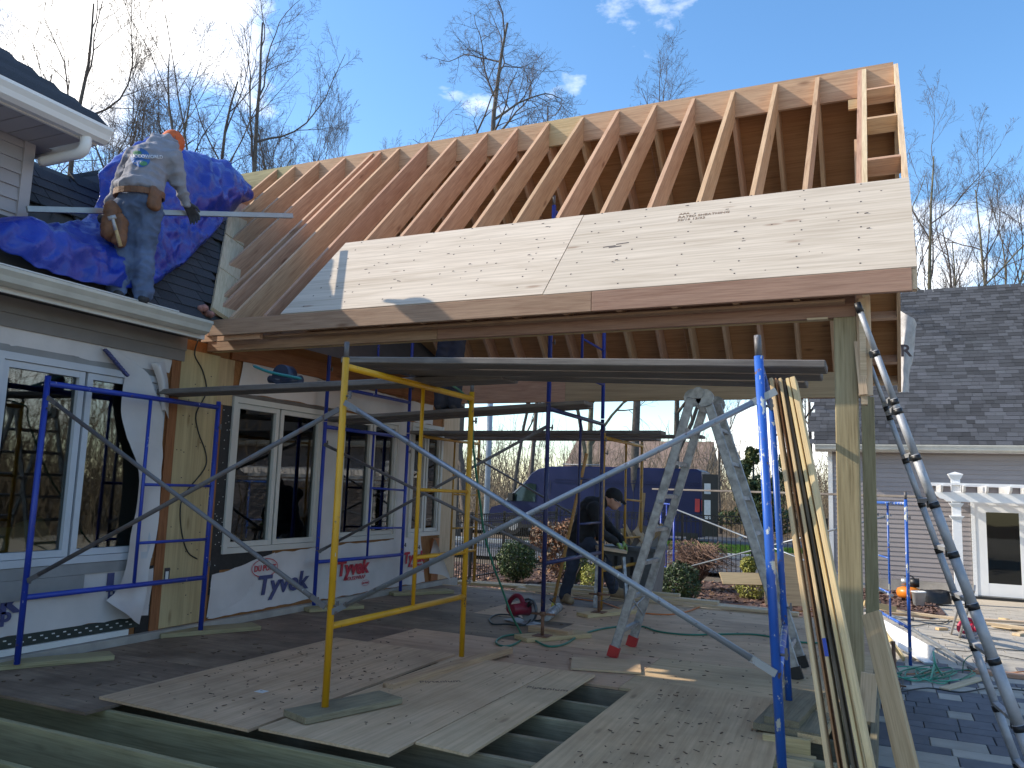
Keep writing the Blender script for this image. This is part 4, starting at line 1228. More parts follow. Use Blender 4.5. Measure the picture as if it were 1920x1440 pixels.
# ---------------------------------------------------------------- folding aluminium ladder, open as an A
def rail_pair(t, foot, top, w_axis, w, rungs, mat, shoe, rh=0.075, rt=0.028, skip=0):
    foot = Vector(foot); top = Vector(top); a = Vector(w_axis)
    nrm = (top - foot).cross(a).normalized()
    for s in (-1, 1):
        o = a * (w / 2 * s)
        beam('rail', foot + o, top + o, rt, rh, mat, t, up=nrm, bev=0.006)
        if shoe:
            d = (top - foot).normalized()
            sh = MB().obox(foot + o - d * 0.02, foot + o + d * 0.075, rt + 0.016, rh + 0.016, nrm)
            sh.build('foot_cap', shoe, t, Matrix.Translation(foot + o))
    n = rungs
    for k in range(n):
        c = foot.lerp(top, (k + 0.7 + skip) / (n + 0.6 + skip))
        r = MB().obox(c - a * w / 2, c + a * w / 2, 0.032, 0.030, nrm)
        r.build('rung', mat, t, Matrix.Translation(c))
lad = thing('folding_ladder', 'aluminium folding ladder standing open as an A with red foot caps', 'ladder', (-1.4, 7.05, 0))
AX = Vector((0, 1, 0))
rail_pair(lad, (-2.12, 7.08, 0.02), (-1.46, 7.06, 2.20), AX, 0.56, 7, 'alu_dull', 'red_plastic')
rail_pair(lad, (-0.64, 7.06, 0.02), (-1.34, 7.06, 2.20), AX, 0.48, 7, 'alu_dull', 'black')
for s_ in (-1, 1):
    hm = MB()
    for (cx, cz) in ((-1.45, 2.20), (-1.35, 2.20)):
        hm.tube([(cx, 7.06 + s_ * 0.245, cz), (cx, 7.06 + s_ * 0.285, cz)], 0.075, 14)
    hm.tube([(-1.40, 7.06 + s_ * 0.235, 2.24), (-1.40, 7.06 + s_ * 0.30, 2.24)], 0.05, 12)
    hm.build('hinge', 'alu_dull', lad, Matrix.Translation((-1.4, 7.06 + s_ * 0.26, 2.2)))
for i, (p, q) in enumerate((((-2.02, 6.84, 0.36), (-1.99, 7.30, 0.46)), ((-2.0, 7.30, 0.30), (-1.98, 6.86, 0.50)))):
    tube('tie_strap', [p, q], 0.008, 'alu', lad, 6)
for x, z in ((-1.72, 1.32), (-1.06, 1.05)):
    tube('lock_pin', [(x, 6.72, z), (x, 6.84, z)], 0.016, 'alu_dull', lad, 8)

# ---------------------------------------------------------------- telescopic ladder on the right
tel = thing('telescopic_ladder', 'grey telescopic ladder with black collars leaning on the gable end', 'ladder', (1.25, 5.6, GZ))
T0 = Vector((-0.105, 0, 2.60)); dirv = (Vector((0.67, 5.42, 0.116)) - Vector((-0.11, 5.42, 2.574)))
top_f = Vector((-0.11, 5.42, 2.574)); dirn = dirv.normalized()
Ltot = (top_f.z - GZ) / -dirn.z
rads = [0.0185, 0.0205, 0.0225, 0.0245, 0.0265, 0.0285, 0.030, 0.032, 0.034, 0.036, 0.038]
marks = [0.0, (-0.009, 5.42, 2.297), (0.094, 5.42, 1.996), (0.11, 5.42, 1.937), (0.2, 5.42, 1.656), (0.294, 5.42, 1.381), (0.389, 5.42, 1.099), (0.481, 5.42, 0.815), (0.598, 5.42, 0.531)]
ts = [0.0] + [(Vector(m) - top_f).length for m in marks[1:]]
ts.append(ts[-1] + 0.36)
while ts[-1] < Ltot - 0.25: ts.append(ts[-1] + 0.33)
ts[-1] = Ltot
def tel_off(t_): return Vector((-0.04 - 0.03 * t_ / Ltot, 0.40 + 0.05 * t_ / Ltot, 0))
for side in (0, 1):
    def tp_(t_): return top_f + dirn * t_ + (tel_off(t_) if side else Vector())
    for i in range(len(ts) - 1):
        r = (0.0175 + 0.0019 * i) * (0.72 if side else 1.0)
        tube('stile', [tp_(ts[i] - 0.02), tp_(ts[i + 1])], r, 'alu', tel, 14)
        c = tp_(ts[i + 1]) if i < len(ts) - 2 else tp_(Ltot - 0.02)
        MB().tube([c - dirn * 0.017, c + dirn * 0.017], r + 0.004, 14).build('collar', 'black', tel, Matrix.Translation(c))
    MB().tube([tp_(-0.05), tp_(0.015)], 0.022, 14).build('end_cap', 'black', tel, Matrix.Translation(tp_(0)))
for i in range(1, len(ts)):
    c = top_f + dirn * (ts[i] - 0.03)
    MB().obox(c, c + tel_off(ts[i]), 0.032, 0.026, dirn).build('rung', 'alu', tel, Matrix.Translation(c))
    MB().box((c.x - 0.03, c.y + 0.03, c.z - 0.045), (c.x + 0.005, c.y + 0.06, c.z - 0.005)).build('release_button', 'black', tel, Matrix.Translation(c))

MT['blackstrip'] = wood('tarred_strip', (0.02, 0.018, 0.015), (0.16, 0.12, 0.08), knots=0.0)
GS = 'long strips leaning by the right blue frame'

def ext(a, b, z):
    a = Vector(a); b = Vector(b); return a + (b - a) * ((z - a.z) / (b.z - a.z))
def strip_board(a, b, w, t, mat, label, zend):
    e = ext(a, b, zend)
    o = beam('leaning_strip', a, e, t, w, mat, None, up=(0, 1, 0.2), bev=0.002)
    return tag(o, label, 'board', GS)
strip_board((-0.495, 4.2, 1.964), (-0.224, 3.66, 0.313), 0.10, 0.018, 'pine', 'leftmost leaning strip with a pale plywood edge', -0.30)
strip_board((-0.474, 4.24, 1.964), (-0.184, 3.7, 0.308), 0.12, 0.008, 'ply_dark', 'thin dark leaning strip, second from the left in the bundle', -0.30)
strip_board((-0.451, 4.2, 1.963), (-0.161, 3.68, 0.317), 0.10, 0.014, 'pine', 'leaning plywood strip with a dab of blue paint', -0.28)
strip_board((-0.433, 4.22, 1.949), (-0.13, 3.7, 0.317), 0.12, 0.014, 'blackstrip', 'leaning strip with a tarred black edge in the middle of the bundle', -0.30)
strip_board((-0.416, 4.2, 1.962), (-0.101, 3.68, 0.327), 0.10, 0.016, 'pine', 'leaning yellow strip just right of the tarred one', -0.28)
strip_board((-0.393, 4.18, 1.97), (-0.069, 3.64, 0.344), 0.075, 0.024, 'pine', 'clean board at the right of the leaning bundle', -0.30)
dab = beam('paint_dab', ext((-0.451, 4.2, 1.963), (-0.161, 3.68, 0.317), 0.80) + Vector((0, -0.052, 0)), ext((-0.451, 4.2, 1.963), (-0.161, 3.68, 0.317), 0.73) + Vector((0, -0.052, 0)), 0.016, 0.004, 'blue', None, up=(0, 1, 0.2))
_st = [o for o in bpy.data.objects if o.get('label') == 'leaning plywood strip with a dab of blue paint'][0]
dab.parent = _st; dab.matrix_basis = WM[_st].inverted() @ WM[dab]
loose('leaning_board', (-0.081, 5.28, 0.735), ext((-0.081, 5.28, 0.735), (0.079, 4.85, 0.026), GZ + 0.03), 0.036, 0.11, 'pine', 'wide pale board leaning on the deck edge right of the post', 'board', None, up=(1, -0.6, 0))
loose('leaning_board', (-0.104, 5.45, 0.365), (-0.123, 5.42, 0.095), 0.09, 0.03, 'fir_pale', 'short pale board standing on end behind the wide leaning board', 'board', None, up=(0, -1, 0))
# rusty jack standing in the shade of the patio
jk = thing('screw_jack', 'rusty steel scaffold jack standing upright on the shaded pavers', 'screw jack', (0.065, 9.644, -0.69))
p_ = Vector((0.065, 9.644, -0.69))
tube('jack_rod', [p_, p_ + Vector((-0.01, 0.0, 0.62))], 0.019, 'rust', jk, 10)
MB().lathe([(0.035, 0.14), (0.05, 0.16), (0.05, 0.20), (0.035, 0.22)], p_, 10).build('jack_nut', 'rust', jk, Matrix.Translation(p_))
tube('jack_handle', [p_ + Vector((-0.12, 0.02, 0.18)), p_ + Vector((0.10, -0.02, 0.18))], 0.010, 'rust', jk, 6)
MB().box((p_.x - 0.08, p_.y - 0.08, GZ + 0.004), (p_.x + 0.08, p_.y + 0.08, GZ + 0.012)).build('base_plate', 'rust', jk, Matrix.Translation(p_))

# ---------------------------------------------------------------- tools, cords and hoses on the deck
def circ_saw(label, c, rz, body, guard, blade='alu'):
    t = thing('circular_saw', label, 'circular saw', c, None, rz)
    M0 = WM[t]
    def P(m, name, mat):
        me = m.mesh(mat, name); me.transform(Matrix())
        return link(name, me, None, t, M0)
    P(MB().box((-0.16, -0.07, 0.0), (0.16, 0.09, 0.006)), 'base_plate', 'alu')
    m = MB(); m.tube([(0.02, 0.05, 0.095), (0.02, 0.075, 0.095)], 0.098, 22); P(m, 'blade_guard', guard)
    m = MB(); m.tube([(0.02, 0.046, 0.085), (0.02, 0.05, 0.085)], 0.09, 22); P(m, 'blade', blade)
    m = MB(); m.tube([(0.02, -0.12, 0.11), (0.02, -0.02, 0.11), (0.02, 0.05, 0.105)], [0.042, 0.05, 0.055], 16); P(m, 'motor', body)
    m = MB(); m.tube(smooth_path([(0.02, 0.0, 0.15), (-0.03, 0.0, 0.20), (-0.10, 0, 0.20), (-0.17, 0, 0.15), (-0.19, 0, 0.08), (-0.12, 0, 0.05), (-0.04, 0, 0.07)], 4), 0.021, 10); P(m, 'handle', body)
    m = MB(); m.tube(smooth_path([(0.08, 0, 0.14), (0.12, 0, 0.17), (0.13, -0.03, 0.17)], 3), 0.016, 8); P(m, 'front_knob', 'black')
    return t
MT['saw_red'] = plain('saw_red', (0.22, 0.012, 0.03), 0.4)
MT['saw_pink'] = plain('saw_crimson', (0.45, 0.02, 0.06), 0.4)
MT['saw_yellow'] = plain('saw_yellow', (0.60, 0.48, 0.05), 0.4)
MT['saw_grey'] = plain('saw_grey', (0.09, 0.095, 0.10), 0.4, 0.4)
_s = circ_saw('dark red circular saw resting on the deck beside the screw jack', (-3.481, 7.965, 0.008), -0.5, 'saw_red', 'saw_grey')
_s.scale = (1.25, 1.25, 1.25)
tag(tube('power_cord', smooth_path([(-3.447, 8.195, 0.07), (-3.363, 7.793, 0.01), (-3.543, 7.726, 0.012), (-3.655, 7.644, 0.012), (-3.835, 7.925, 0.012), (-3.883, 8.248, 0.012), (-3.678, 8.265, 0.012), (-3.48, 8.06, 0.012), (-3.354, 8.154, 0.012), (-3.417, 8.396, 0.02)], 6), 0.0085, 'dark_cord', None, 6), 'black power cord looping beside the red saw', 'cord')
# long orange-brown handle with a steel roller, leaning on the middle scaffold
hn = thing('floor_magnet', 'long worn orange handle with a steel roller head leaning by the middle scaffold', 'floor sweeper', (-3.441, 8.707, 0.02))
h0 = Vector((-3.441, 8.707, 0.02)); h1 = Vector((-2.98, 8.62, 1.62))
hd = Vector((-3.052, 8.679, 1.814))
MT['handle'] = wood('worn_handle', (0.30, 0.13, 0.05), (0.46, 0.24, 0.09), knots=0.0)
tube('handle', [h0, hd], 0.019, 'handle', hn, 10)
tube('grip_band', [h0 + (hd - h0) * 0.01, h0 + (hd - h0) * 0.06], 0.022, 'saw_yellow', hn, 10)
r0 = Vector((-3.275, 8.137, 0.06)); r1 = Vector((-3.349, 8.602, 0.07))
m = MB(); m.tube([r0, r1 + (r1 - r0) * 0.35], 0.05, 14); m.build('roller', 'alu_dull', hn, Matrix.Translation(r0))
tube('yoke', [r1 + Vector((0, 0, 0.05)), (-2.995, 7.526, 0.325), h0 + (hd - h0) * 0.10], 0.006, 'black', hn, 6)

tag(tube('green_hose', smooth_path([(-3.043, 5.25, 2.186), (-3.05, 5.5, 2.17), (-3.092, 5.8, 2.117), (-3.064, 5.86, 1.991), (-3.09, 5.95, 1.755), (-3.107, 6.05, 1.538), (-3.131, 6.2, 1.272), (-3.178, 6.4, 0.993), (-3.176, 6.6, 0.705), (-3.184, 6.8, 0.5), (-3.147, 6.95, 0.249), (-3.127, 7.165, 0.02), (-3.035, 6.839, 0.012), (-3.064, 6.641, 0.012), (-3.219, 6.802, 0.012), (-3.271, 7.118, 0.012), (-3.139, 7.28, 0.012), (-2.926, 7.038, 0.012), (-2.728, 6.873, 0.012), (-2.653, 7.074, 0.012), (-2.688, 7.6, 0.012), (-2.594, 8.143, 0.012), (-2.342, 8.443, 0.012), (-2.092, 8.239, 0.012), (-1.796, 8.234, 0.012), (-1.525, 8.462, 0.012), (-1.191, 8.663, 0.012), (-0.768, 8.48, 0.012), (-0.42, 8.69, 0.012)], 6), 0.0095, 'green_hose', None, 8), 'green air hose hanging from the yellow frame and snaking across the deck', 'hose')
tag(tube('orange_cord', smooth_path([(-3.671, 10.041, 0.012), (-3.229, 9.903, 0.012), (-2.778, 9.429, 0.012), (-2.536, 9.362, 0.012), (-2.279, 9.458, 0.012), (-2.151, 9.856, 0.012), (-2.081, 10.454, 0.012), (-1.818, 10.835, 0.012), (-1.411, 10.747, 0.012), (-0.97, 10.757, 0.012), (-0.502, 11.169, 0.012)], 5), 0.0085, 'orange_cord', None, 6), 'orange extension cord along the far part of the deck', 'cord')
tag(tube('thin_wire', smooth_path([(-2.866, 8.637, 0.195), (-3.124, 9.894, 0.1), (-2.936, 9.455, 0.366), (-2.944, 9.452, 0.521)], 6), 0.005, 'dark_cord', None, 5), 'thin wire curling up beside the middle jack', 'wire')
# hose reel and tool left on the plank by the wall
rl = thing('hose_reel', 'dark blue round tool case with a teal strap lying on the grey plank', 'reel', (-4.6, 5.1, 2.155))
MT['reel_blue'] = plain('reel_blue', (0.02, 0.03, 0.06), 0.4)
MT['teal'] = plain('teal_rubber', (0.01, 0.17, 0.17), 0.4)
rc = Vector((-4.437, 5.15, 2.244))
m = MB(); m.tube([rc + Vector((0, -0.05, 0)), rc + Vector((0, 0.06, 0))], 0.085, 22); m.tube([rc + Vector((0.02, -0.02, -0.06)), rc + Vector((0.19, -0.02, -0.045))], 0.04, 10); m.tube([rc + Vector((-0.13, -0.02, -0.03)), rc + Vector((0, -0.02, -0.04))], 0.032, 10)
m.build('reel_body', 'reel_blue', rl, Matrix.Translation(rc))
m = MB(); m.tube(smooth_path([(-4.708, 5.08, 2.322), (-4.573, 5.06, 2.279), (-4.451, 5.05, 2.248), (-4.285, 5.05, 2.217), (-4.186, 5.06, 2.198)], 4), [0.006] + [0.012] * 15 + [0.008], 8)
m.build('strap', 'teal', rl, Matrix.Translation(rc))

# small offcuts, sawdust and crumbs on the boards
rg = np.random.default_rng(31)
v = []; f = []
def crumb(x, y, z, s):
    a = rg.uniform(0, 6.28); l = s * rg.uniform(0.6, 2.2); w = s * rg.uniform(0.25, 0.6); h = s * 0.3
    ca, sa = math.cos(a), math.sin(a); b = len(v)
    for zz in (z, z + h):
        for p, q in ((-1, -1), (1, -1), (1, 1), (-1, 1)):
            v.append((x + ca * l * p - sa * w * q, y + sa * l * p + ca * w * q, zz))
    for q in ((0, 1, 2, 3), (7, 6, 5, 4), (0, 4, 5, 1), (1, 5, 6, 2), (2, 6, 7, 3), (3, 7, 4, 0)): f.append(tuple(b + i for i in q))
for i in range(420):
    x = rg.uniform(-5.5, -0.25); y = rg.uniform(5.9, 10.1)
    crumb(x, y, 0.001, rg.uniform(0.004, 0.012))
for i in range(160):
    crumb(rg.uniform(-4.4, -3.3), rg.uniform(3.8, 5.9), 0.020, rg.uniform(0.004, 0.010))
for i in range(130):
    crumb(rg.uniform(-1.5, -0.7), rg.uniform(3.8, 5.8), 0.024, rg.uniform(0.004, 0.010))
for i in range(60):
    crumb(rg.uniform(-5.6, -4.4), rg.uniform(3.6, 5.7), 0.001, rg.uniform(0.006, 0.015))
for i in range(40):
    crumb(rg.uniform(-3.1, -2.0), rg.uniform(4.0, 5.8), 0.035, rg.uniform(0.003, 0.007))
me = bpy.data.meshes.new('wood_crumbs'); me.from_pydata(v, [], f); me.update()
tag(link('wood_crumbs', me, wood('crumb_wood', (0.03, 0.02, 0.015), (0.22, 0.15, 0.09), knots=0)), kind='stuff')
# lumber stacked at the far edge of the deck, in the sun
GL = 'boards stacked at the far deck edge'
def lum(a, b, w, h, mat, label, group=GL, up=(0, 0, 1)):
    return loose('lumber', a, b, w, h, mat, label, 'lumber', group, up)
lum((-4.62, 10.42, 0.03), (-0.95, 10.35, 0.03), 0.14, 0.038, 'fir_pale', 'lowest long pale board of the stack at the sunny deck edge')
lum((-4.05, 10.62, 0.025), (-1.15, 10.5, 0.025), 0.14, 0.038, 'fir_pale', 'second long pale board of the stack at the sunny deck edge')
lum((-4.50, 10.47, 0.068), (-1.9, 10.44, 0.068), 0.14, 0.038, 'fir_pale', 'upper long board of the stack at the sunny deck edge')
lum((-4.30, 10.55, 0.106), (-2.4, 10.52, 0.106), 0.09, 0.038, 'fir_pale', 'topmost board of the stack at the sunny deck edge')
lum((-3.358, 11.46, 0.03), (-2.531, 10.411, 0.03), 0.12, 0.07, 'pt', 'greenish treated block on the deck with a yellow painted end')
tag(beam('ledge_board', (-5.9, 10.31, -0.02), (-0.1, 10.31, -0.02), 0.05, 0.05, 'fir_pale'), 'pale board along the far rim of the deck', 'lumber', GL)

# ---------------------------------------------------------------- clutter on the patio at the right
GR = 'boards lying about on the patio'
loose('trim_board', (-0.097, 13.601, -0.45), (0.523, 12.282, -0.6), 0.03, 0.20, 'white_trim', 'wide white trim board on edge, sloping down behind the shaded pavers', 'trim board', GR, up=(0.5, -0.35, 0.9))
loose('trim_board', (-0.014, 12.878, -0.52), (0.485, 12.172, -0.68), 0.14, 0.02, 'white_trim', 'white trim board lying flat under the tilted one', 'trim board', GR)
loose('plywood_piece', (-0.105, 12.424, -0.42), (0.043, 11.877, -0.66), 0.35, 0.018, 'ply_tan', 'tan plywood piece leaning against the deck edge by the white trim', 'plywood piece', GR, up=(1, -0.7, 0.5))
loose('edge_board', (-0.058, 12.679, -0.38), (0.191, 12.133, -0.66), 0.03, 0.06, 'pine', 'narrow yellow board sloping down beside the tan plywood', 'board', GR)
loose('metal_pipe', (0.049, 15.148, -0.48), (1.05, 11.774, -0.665), 0.035, 0.035, 'steel_pole', 'square grey metal tube lying diagonally across the patio', 'metal tube', None)
loose('lumber', (-0.196, 16.268, -0.52), (2.164, 16.009, -0.62), 0.09, 0.04, 'fir_pale', 'long pale two by four reaching across the patio to the right', 'lumber', GR)
loose('lumber', (-0.024, 16.29, -0.6), (2.309, 17.041, -0.64), 0.14, 0.04, 'fir_pale', 'second long pale board behind the first on the patio', 'lumber', GR)
loose('lumber', (0.982, 11.84, -0.66), (1.599, 11.805, -0.66), 0.14, 0.05, 'fir', 'reddish board lying at the right edge of the patio', 'lumber', GR)
loose('lumber', (1.724, 16.493, -0.66), (2.23, 16.22, -0.66), 0.5, 0.02, 'fir_pale', 'wide flat board lying in the sun near the glass door', 'lumber', GR)
loose('lumber', (-0.352, 15.452, -0.35), (0.145, 15.698, -0.45), 0.04, 0.10, 'pine', 'short board tilted on the deck corner behind the rear post', 'lumber', GR)
loose('wood_offcut', (0.748, 15.41, -0.67), (0.894, 15.515, -0.67), 0.09, 0.04, 'pine', 'small pale offcut beside the slotted ladder', 'offcut', 'offcuts on the patio')
loose('wood_offcut', (1.888, 17.533, -0.67), (1.988, 17.387, -0.67), 0.09, 0.04, 'pine', 'small offcut in the sun before the glass door', 'offcut', 'offcuts on the patio')
loose('wood_offcut', (0.563, 10.6, -0.68), (1.012, 11.497, -0.68), 0.11, 0.02, 'fir_pale', 'flat pale offcut at the edge of the shade on the pavers', 'offcut', 'offcuts on the patio')
loose('wood_offcut', (1.881, 15.565, -0.67), (2.078, 15.94, -0.67), 0.12, 0.04, 'fir_pale', 'pale offcut at the far right of the patio', 'offcut', 'offcuts on the patio')
sl_ = thing('slotted_ladder', 'short slotted aluminium ladder section leaning on the telescopic ladder', 'ladder section', (0.923, 15.023, -0.69))
sa, sb = Vector((0.929, 15.107, -0.685)), Vector((1.017, 13.361, 0.236))
for o in (Vector((0, 0, 0)), Vector((0.10, -0.25, 0))):
    beam('rail', sa + o, sb + o, 0.025, 0.09, 'alu_dull', sl_, up=(0, -1, 0.2))
    for k in range(3):
        c = sa.lerp(sb, 0.2 + 0.3 * k) + o
        d = (sb - sa).normalized()
        beam('slot', c - d * 0.05 + Vector((-0.004, -0.047, 0)), c + d * 0.05 + Vector((-0.004, -0.047, 0)), 0.018, 0.004, 'black', sl_, up=(0, -1, 0.2))
circ_saw('crimson circular saw with a yellow guard on the sunny pavers', (1.238, 14.965, -0.682), 0.5, 'saw_pink', 'saw_yellow').scale = (1.3, 1.3, 1.3)
GH = 'hoses and cords tangled on the patio'
rh = random.Random(77)
def on_patio(px_, w): return Vector(px_)
base_ = [Vector((0.143, 11.234, -0.675)), Vector((0.938, 11.295, -0.675))]
for i, (lb, mt_) in enumerate((('pale green hose coil nearest the blue frame foot', 'green_hose_pale'), ('green hose looping right across the patio', 'green_hose_pale'), ('dark green hose lying at the edge of the shade', 'green_hose'))):
    P_ = []
    for k in range(16):
        t_ = k / 15
        c = base_[0].lerp(base_[1], 0.1 + 0.75 * t_ if i else 0.25 + 0.2 * math.sin(t_ * 6))
        P_.append(c + Vector((0.18 * math.cos(k * 1.25 + i), 0.42 * math.sin(k * 1.25 + i * 2) + 0.05 * i, 0.012 * i + rh.uniform(0, 0.015))))
    tag(tube('hose', smooth_path(P_, 6), 0.0085, mt_, None, 6), lb, 'hose', GH)
tag(tube('hose', smooth_path([(0.448, 10.984, -0.67), (0.515, 11.488, -0.57), (0.504, 11.389, -0.41), (0.513, 11.188, -0.517), (0.586, 11.363, -0.67)], 6), 0.012, 'green_hose_pale', None, 6), 'pale green hose bent up against the white trim board', 'hose', GH)
tag(tube('hose', smooth_path([(0.828, 11.656, -0.67), (0.83, 11.37, -0.481), (0.943, 11.562, -0.426), (1.036, 11.554, -0.464), (1.107, 12.192, -0.67)], 6), 0.006, 'green_hose', None, 6), 'thin green hose standing up in a loop over the metal tube', 'hose', GH)
tag(tube('orange_cord', smooth_path([(0.2, 11.188, -0.672), (0.439, 11.412, -0.672), (0.749, 11.752, -0.672), (0.874, 11.87, -0.672), (1.224, 11.926, -0.672), (1.647, 12.343, -0.672)], 5), 0.008, 'orange_cord', None, 6), 'orange cord among the green hoses on the patio', 'cord', GH)
tag(tube('cord', smooth_path([(-0.155, 11.912, -0.5), (0.031, 11.83, -0.62), (0.138, 10.941, -0.67), (0.138, 10.336, -0.67), (0.07, 10.021, -0.66), (0.4, 10.513, -0.672), (0.712, 10.488, -0.672), (1.064, 10.938, -0.672), (1.461, 11.02, -0.672)], 6), 0.008, 'dark_cord', None, 6), 'dark cord sweeping past the rusty jack into the shade', 'cord', GH)
tag(tube('cord', smooth_path([(0.295, 15.332, -0.67), (0.636, 15.906, -0.67), (0.898, 16.232, -0.67), (1.11, 16.955, -0.67), (1.56, 16.448, -0.67), (2.258, 16.693, -0.67)], 6), 0.008, 'dark_cord', None, 6), 'thin dark cord across the sunny pavers behind the slotted ladder', 'cord', GH)
tag(tube('cord', smooth_path([(0.604, 14.327, -0.67), (0.929, 14.344, -0.67), (1.245, 13.961, -0.67), (1.869, 13.923, -0.67)], 6), 0.007, 'dark_cord', None, 6), 'dark cord running right from the white trim boards', 'cord', GH)
tag(tube('cord', smooth_path([(0.523, 13.322, -0.67), (0.76, 13.346, -0.67), (0.993, 13.37, -0.67), (1.184, 13.456, -0.67), (1.75, 13.077, -0.67)], 6), 0.007, 'dark_cord', None, 6), 'wavy dark cord in front of the crimson saw', 'cord', GH)


# ---------------------------------------------------------------- garage behind the patio
GY = 21.35
gar = thing('garage', 'taupe sided garage with a slate grey shingle roof and white glass door', 'garage', (4.0, GY, GZ))
gx0, gx1 = -1.22, 9.2
d0, d1 = 1.86, 2.98          # door opening
dz0, dz1 = GZ + 0.03, 1.46
MB().box((gx0 + 0.05, GY + 0.04, GZ), (gx1, GY + 7.5, 2.62)).build('garage_wall', 'siding', gar)
block('plinth', (gx0, GY - 0.01, GZ - 0.1), (gx1, GY + 0.06, -0.42), 'concrete', gar)
z = -0.415
while z < 2.50:
    segs_ = [(gx0, gx1)] if z > dz1 + 0.06 else [(gx0, d0 - 0.07), (d1 + 0.07, gx1)]
    for a, b in segs_:
        m = MB()
        zb = min(z + 0.112, 2.56)
        m.addv([(a, GY, z), (b, GY, z), (b, GY + 0.016, zb), (a, GY + 0.016, zb), (a, GY + 0.05, z), (b, GY + 0.05, z), (b, GY + 0.05, zb), (a, GY + 0.05, zb)],
               [(0, 1, 2, 3), (7, 6, 5, 4), (0, 4, 5, 1), (0, 3, 7, 4), (1, 5, 6, 2), (2, 6, 7, 3)])
        m.build('siding_board', 'siding', gar, Matrix.Translation((a, GY, z)))
    z += 0.108
# side wall boards facing left
for k in range(28):
    z = -0.415 + k * 0.108
    m = MB()
    m.addv([(gx0, GY + 0.06, z), (gx0, GY + 7.5, z), (gx0 + 0.016, GY + 7.5, z + 0.11), (gx0 + 0.016, GY + 0.06, z + 0.11), (gx0 + 0.05, GY + 0.06, z), (gx0 + 0.05, GY + 7.5, z)], [(0, 1, 2, 3), (0, 4, 5, 1)])
    m.build('siding_board', 'siding', gar, Matrix.Translation((gx0, GY, z)))
block('corner_board', (gx0 - 0.01, GY - 0.012, -0.42), (gx0 + 0.09, GY + 0.0, 2.56), 'white_trim', gar, axis='z')
block('soffit', (gx0 - 0.3, GY - 0.30, 2.55), (gx1, GY + 0.05, 2.565), 'white_trim', gar)
gp3 = [(GY - 0.30, 2.57), (GY - 0.37, 2.57), (GY - 0.40, 2.60), (GY - 0.41, 2.65), (GY - 0.43, 2.69), (GY - 0.43, 2.715), (GY - 0.30, 2.715)]
MB().prism(gp3, 0, gx0 - 0.28, gx1).build('gutter', 'gutter', gar)
block('eave_board', (gx0 - 0.28, GY - 0.297, 2.56), (gx1, GY - 0.275, 2.74), 'white_trim', gar)
# roof: eave at z 2.70, slope close to 45 degrees
ge = Vector((0, GY - 0.40, 2.73)); gs = 1.02; gl_ = math.hypot(1, gs); GD = 4.62
m = MB()
m.addv([(gx0 - 0.3, ge.y, ge.z - .03), (gx1, ge.y, ge.z - .03), (gx1, ge.y + GD, ge.z + gs * GD - .03), (gx0 - 0.3, ge.y + GD, ge.z + gs * GD - .03), (gx1, ge.y + 2 * GD, ge.z), (gx0 - 0.3, ge.y + 2 * GD, ge.z)], [(0, 1, 2, 3), (3, 2, 4, 5)])
m.addv([(gx0 + .04, GY + .04, 2.5), (gx0 + .04, ge.y + GD, ge.z + gs * GD - .1), (gx0 + .04, GY + 7.5, 2.5)], [(0, 1, 2)])
m.build('garage_roof', 'interior', gar)
mm, t, b = nt('slate_shingle')
v = coords(t, (1, 1, 1), 13)
fz = noise_tex(t, v, 130, 2, 0.6)
c = ramp(t, fz, [(0.3, (0.030, 0.033, 0.040)), (0.7, (0.078, 0.082, 0.092))])
c = obj_vary(t, c, 0.55, 1.5, 0.02)
t.links.new(c, b.inputs['Base Color']); b.inputs['Roughness'].default_value = 0.9
MT['slate'] = mm
mm, t, b = nt('slate_shingle_field')
tc = t.nodes.new('ShaderNodeTexCoord')
vc = t.nodes.new('ShaderNodeVertexColor'); vc.layer_name = 'tone'
h = t.nodes.new('ShaderNodeHueSaturation'); h.inputs['Color'].default_value = (0.055, 0.058, 0.066, 1)
sepc = t.nodes.new('ShaderNodeSeparateColor')
t.links.new(vc.outputs['Color'], sepc.inputs['Color'])
t.links.new(sepc.outputs[0], h.inputs['Value'])
fz = noise_tex(t, tc.outputs['Object'], 110, 2, 0.6)
t.links.new(mixc(t, 0.5, h.outputs['Color'], ramp(t, fz, [(0.3, (0.4, 0.4, 0.4)), (0.7, (1.2, 1.2, 1.2))]), 'MULTIPLY'), b.inputs['Base Color'])
b.inputs['Roughness'].default_value = 0.9
MT['slate_field'] = mm
EVG = Vector((0, 1 / gl_, gs / gl_)); NG = Vector((0, -gs / gl_, 1 / gl_))
rs2 = random.Random(40)
n_s = 0; fv = []; ff = []; tones = []
j = 0; expo = 0.145
Ls = GD * gl_
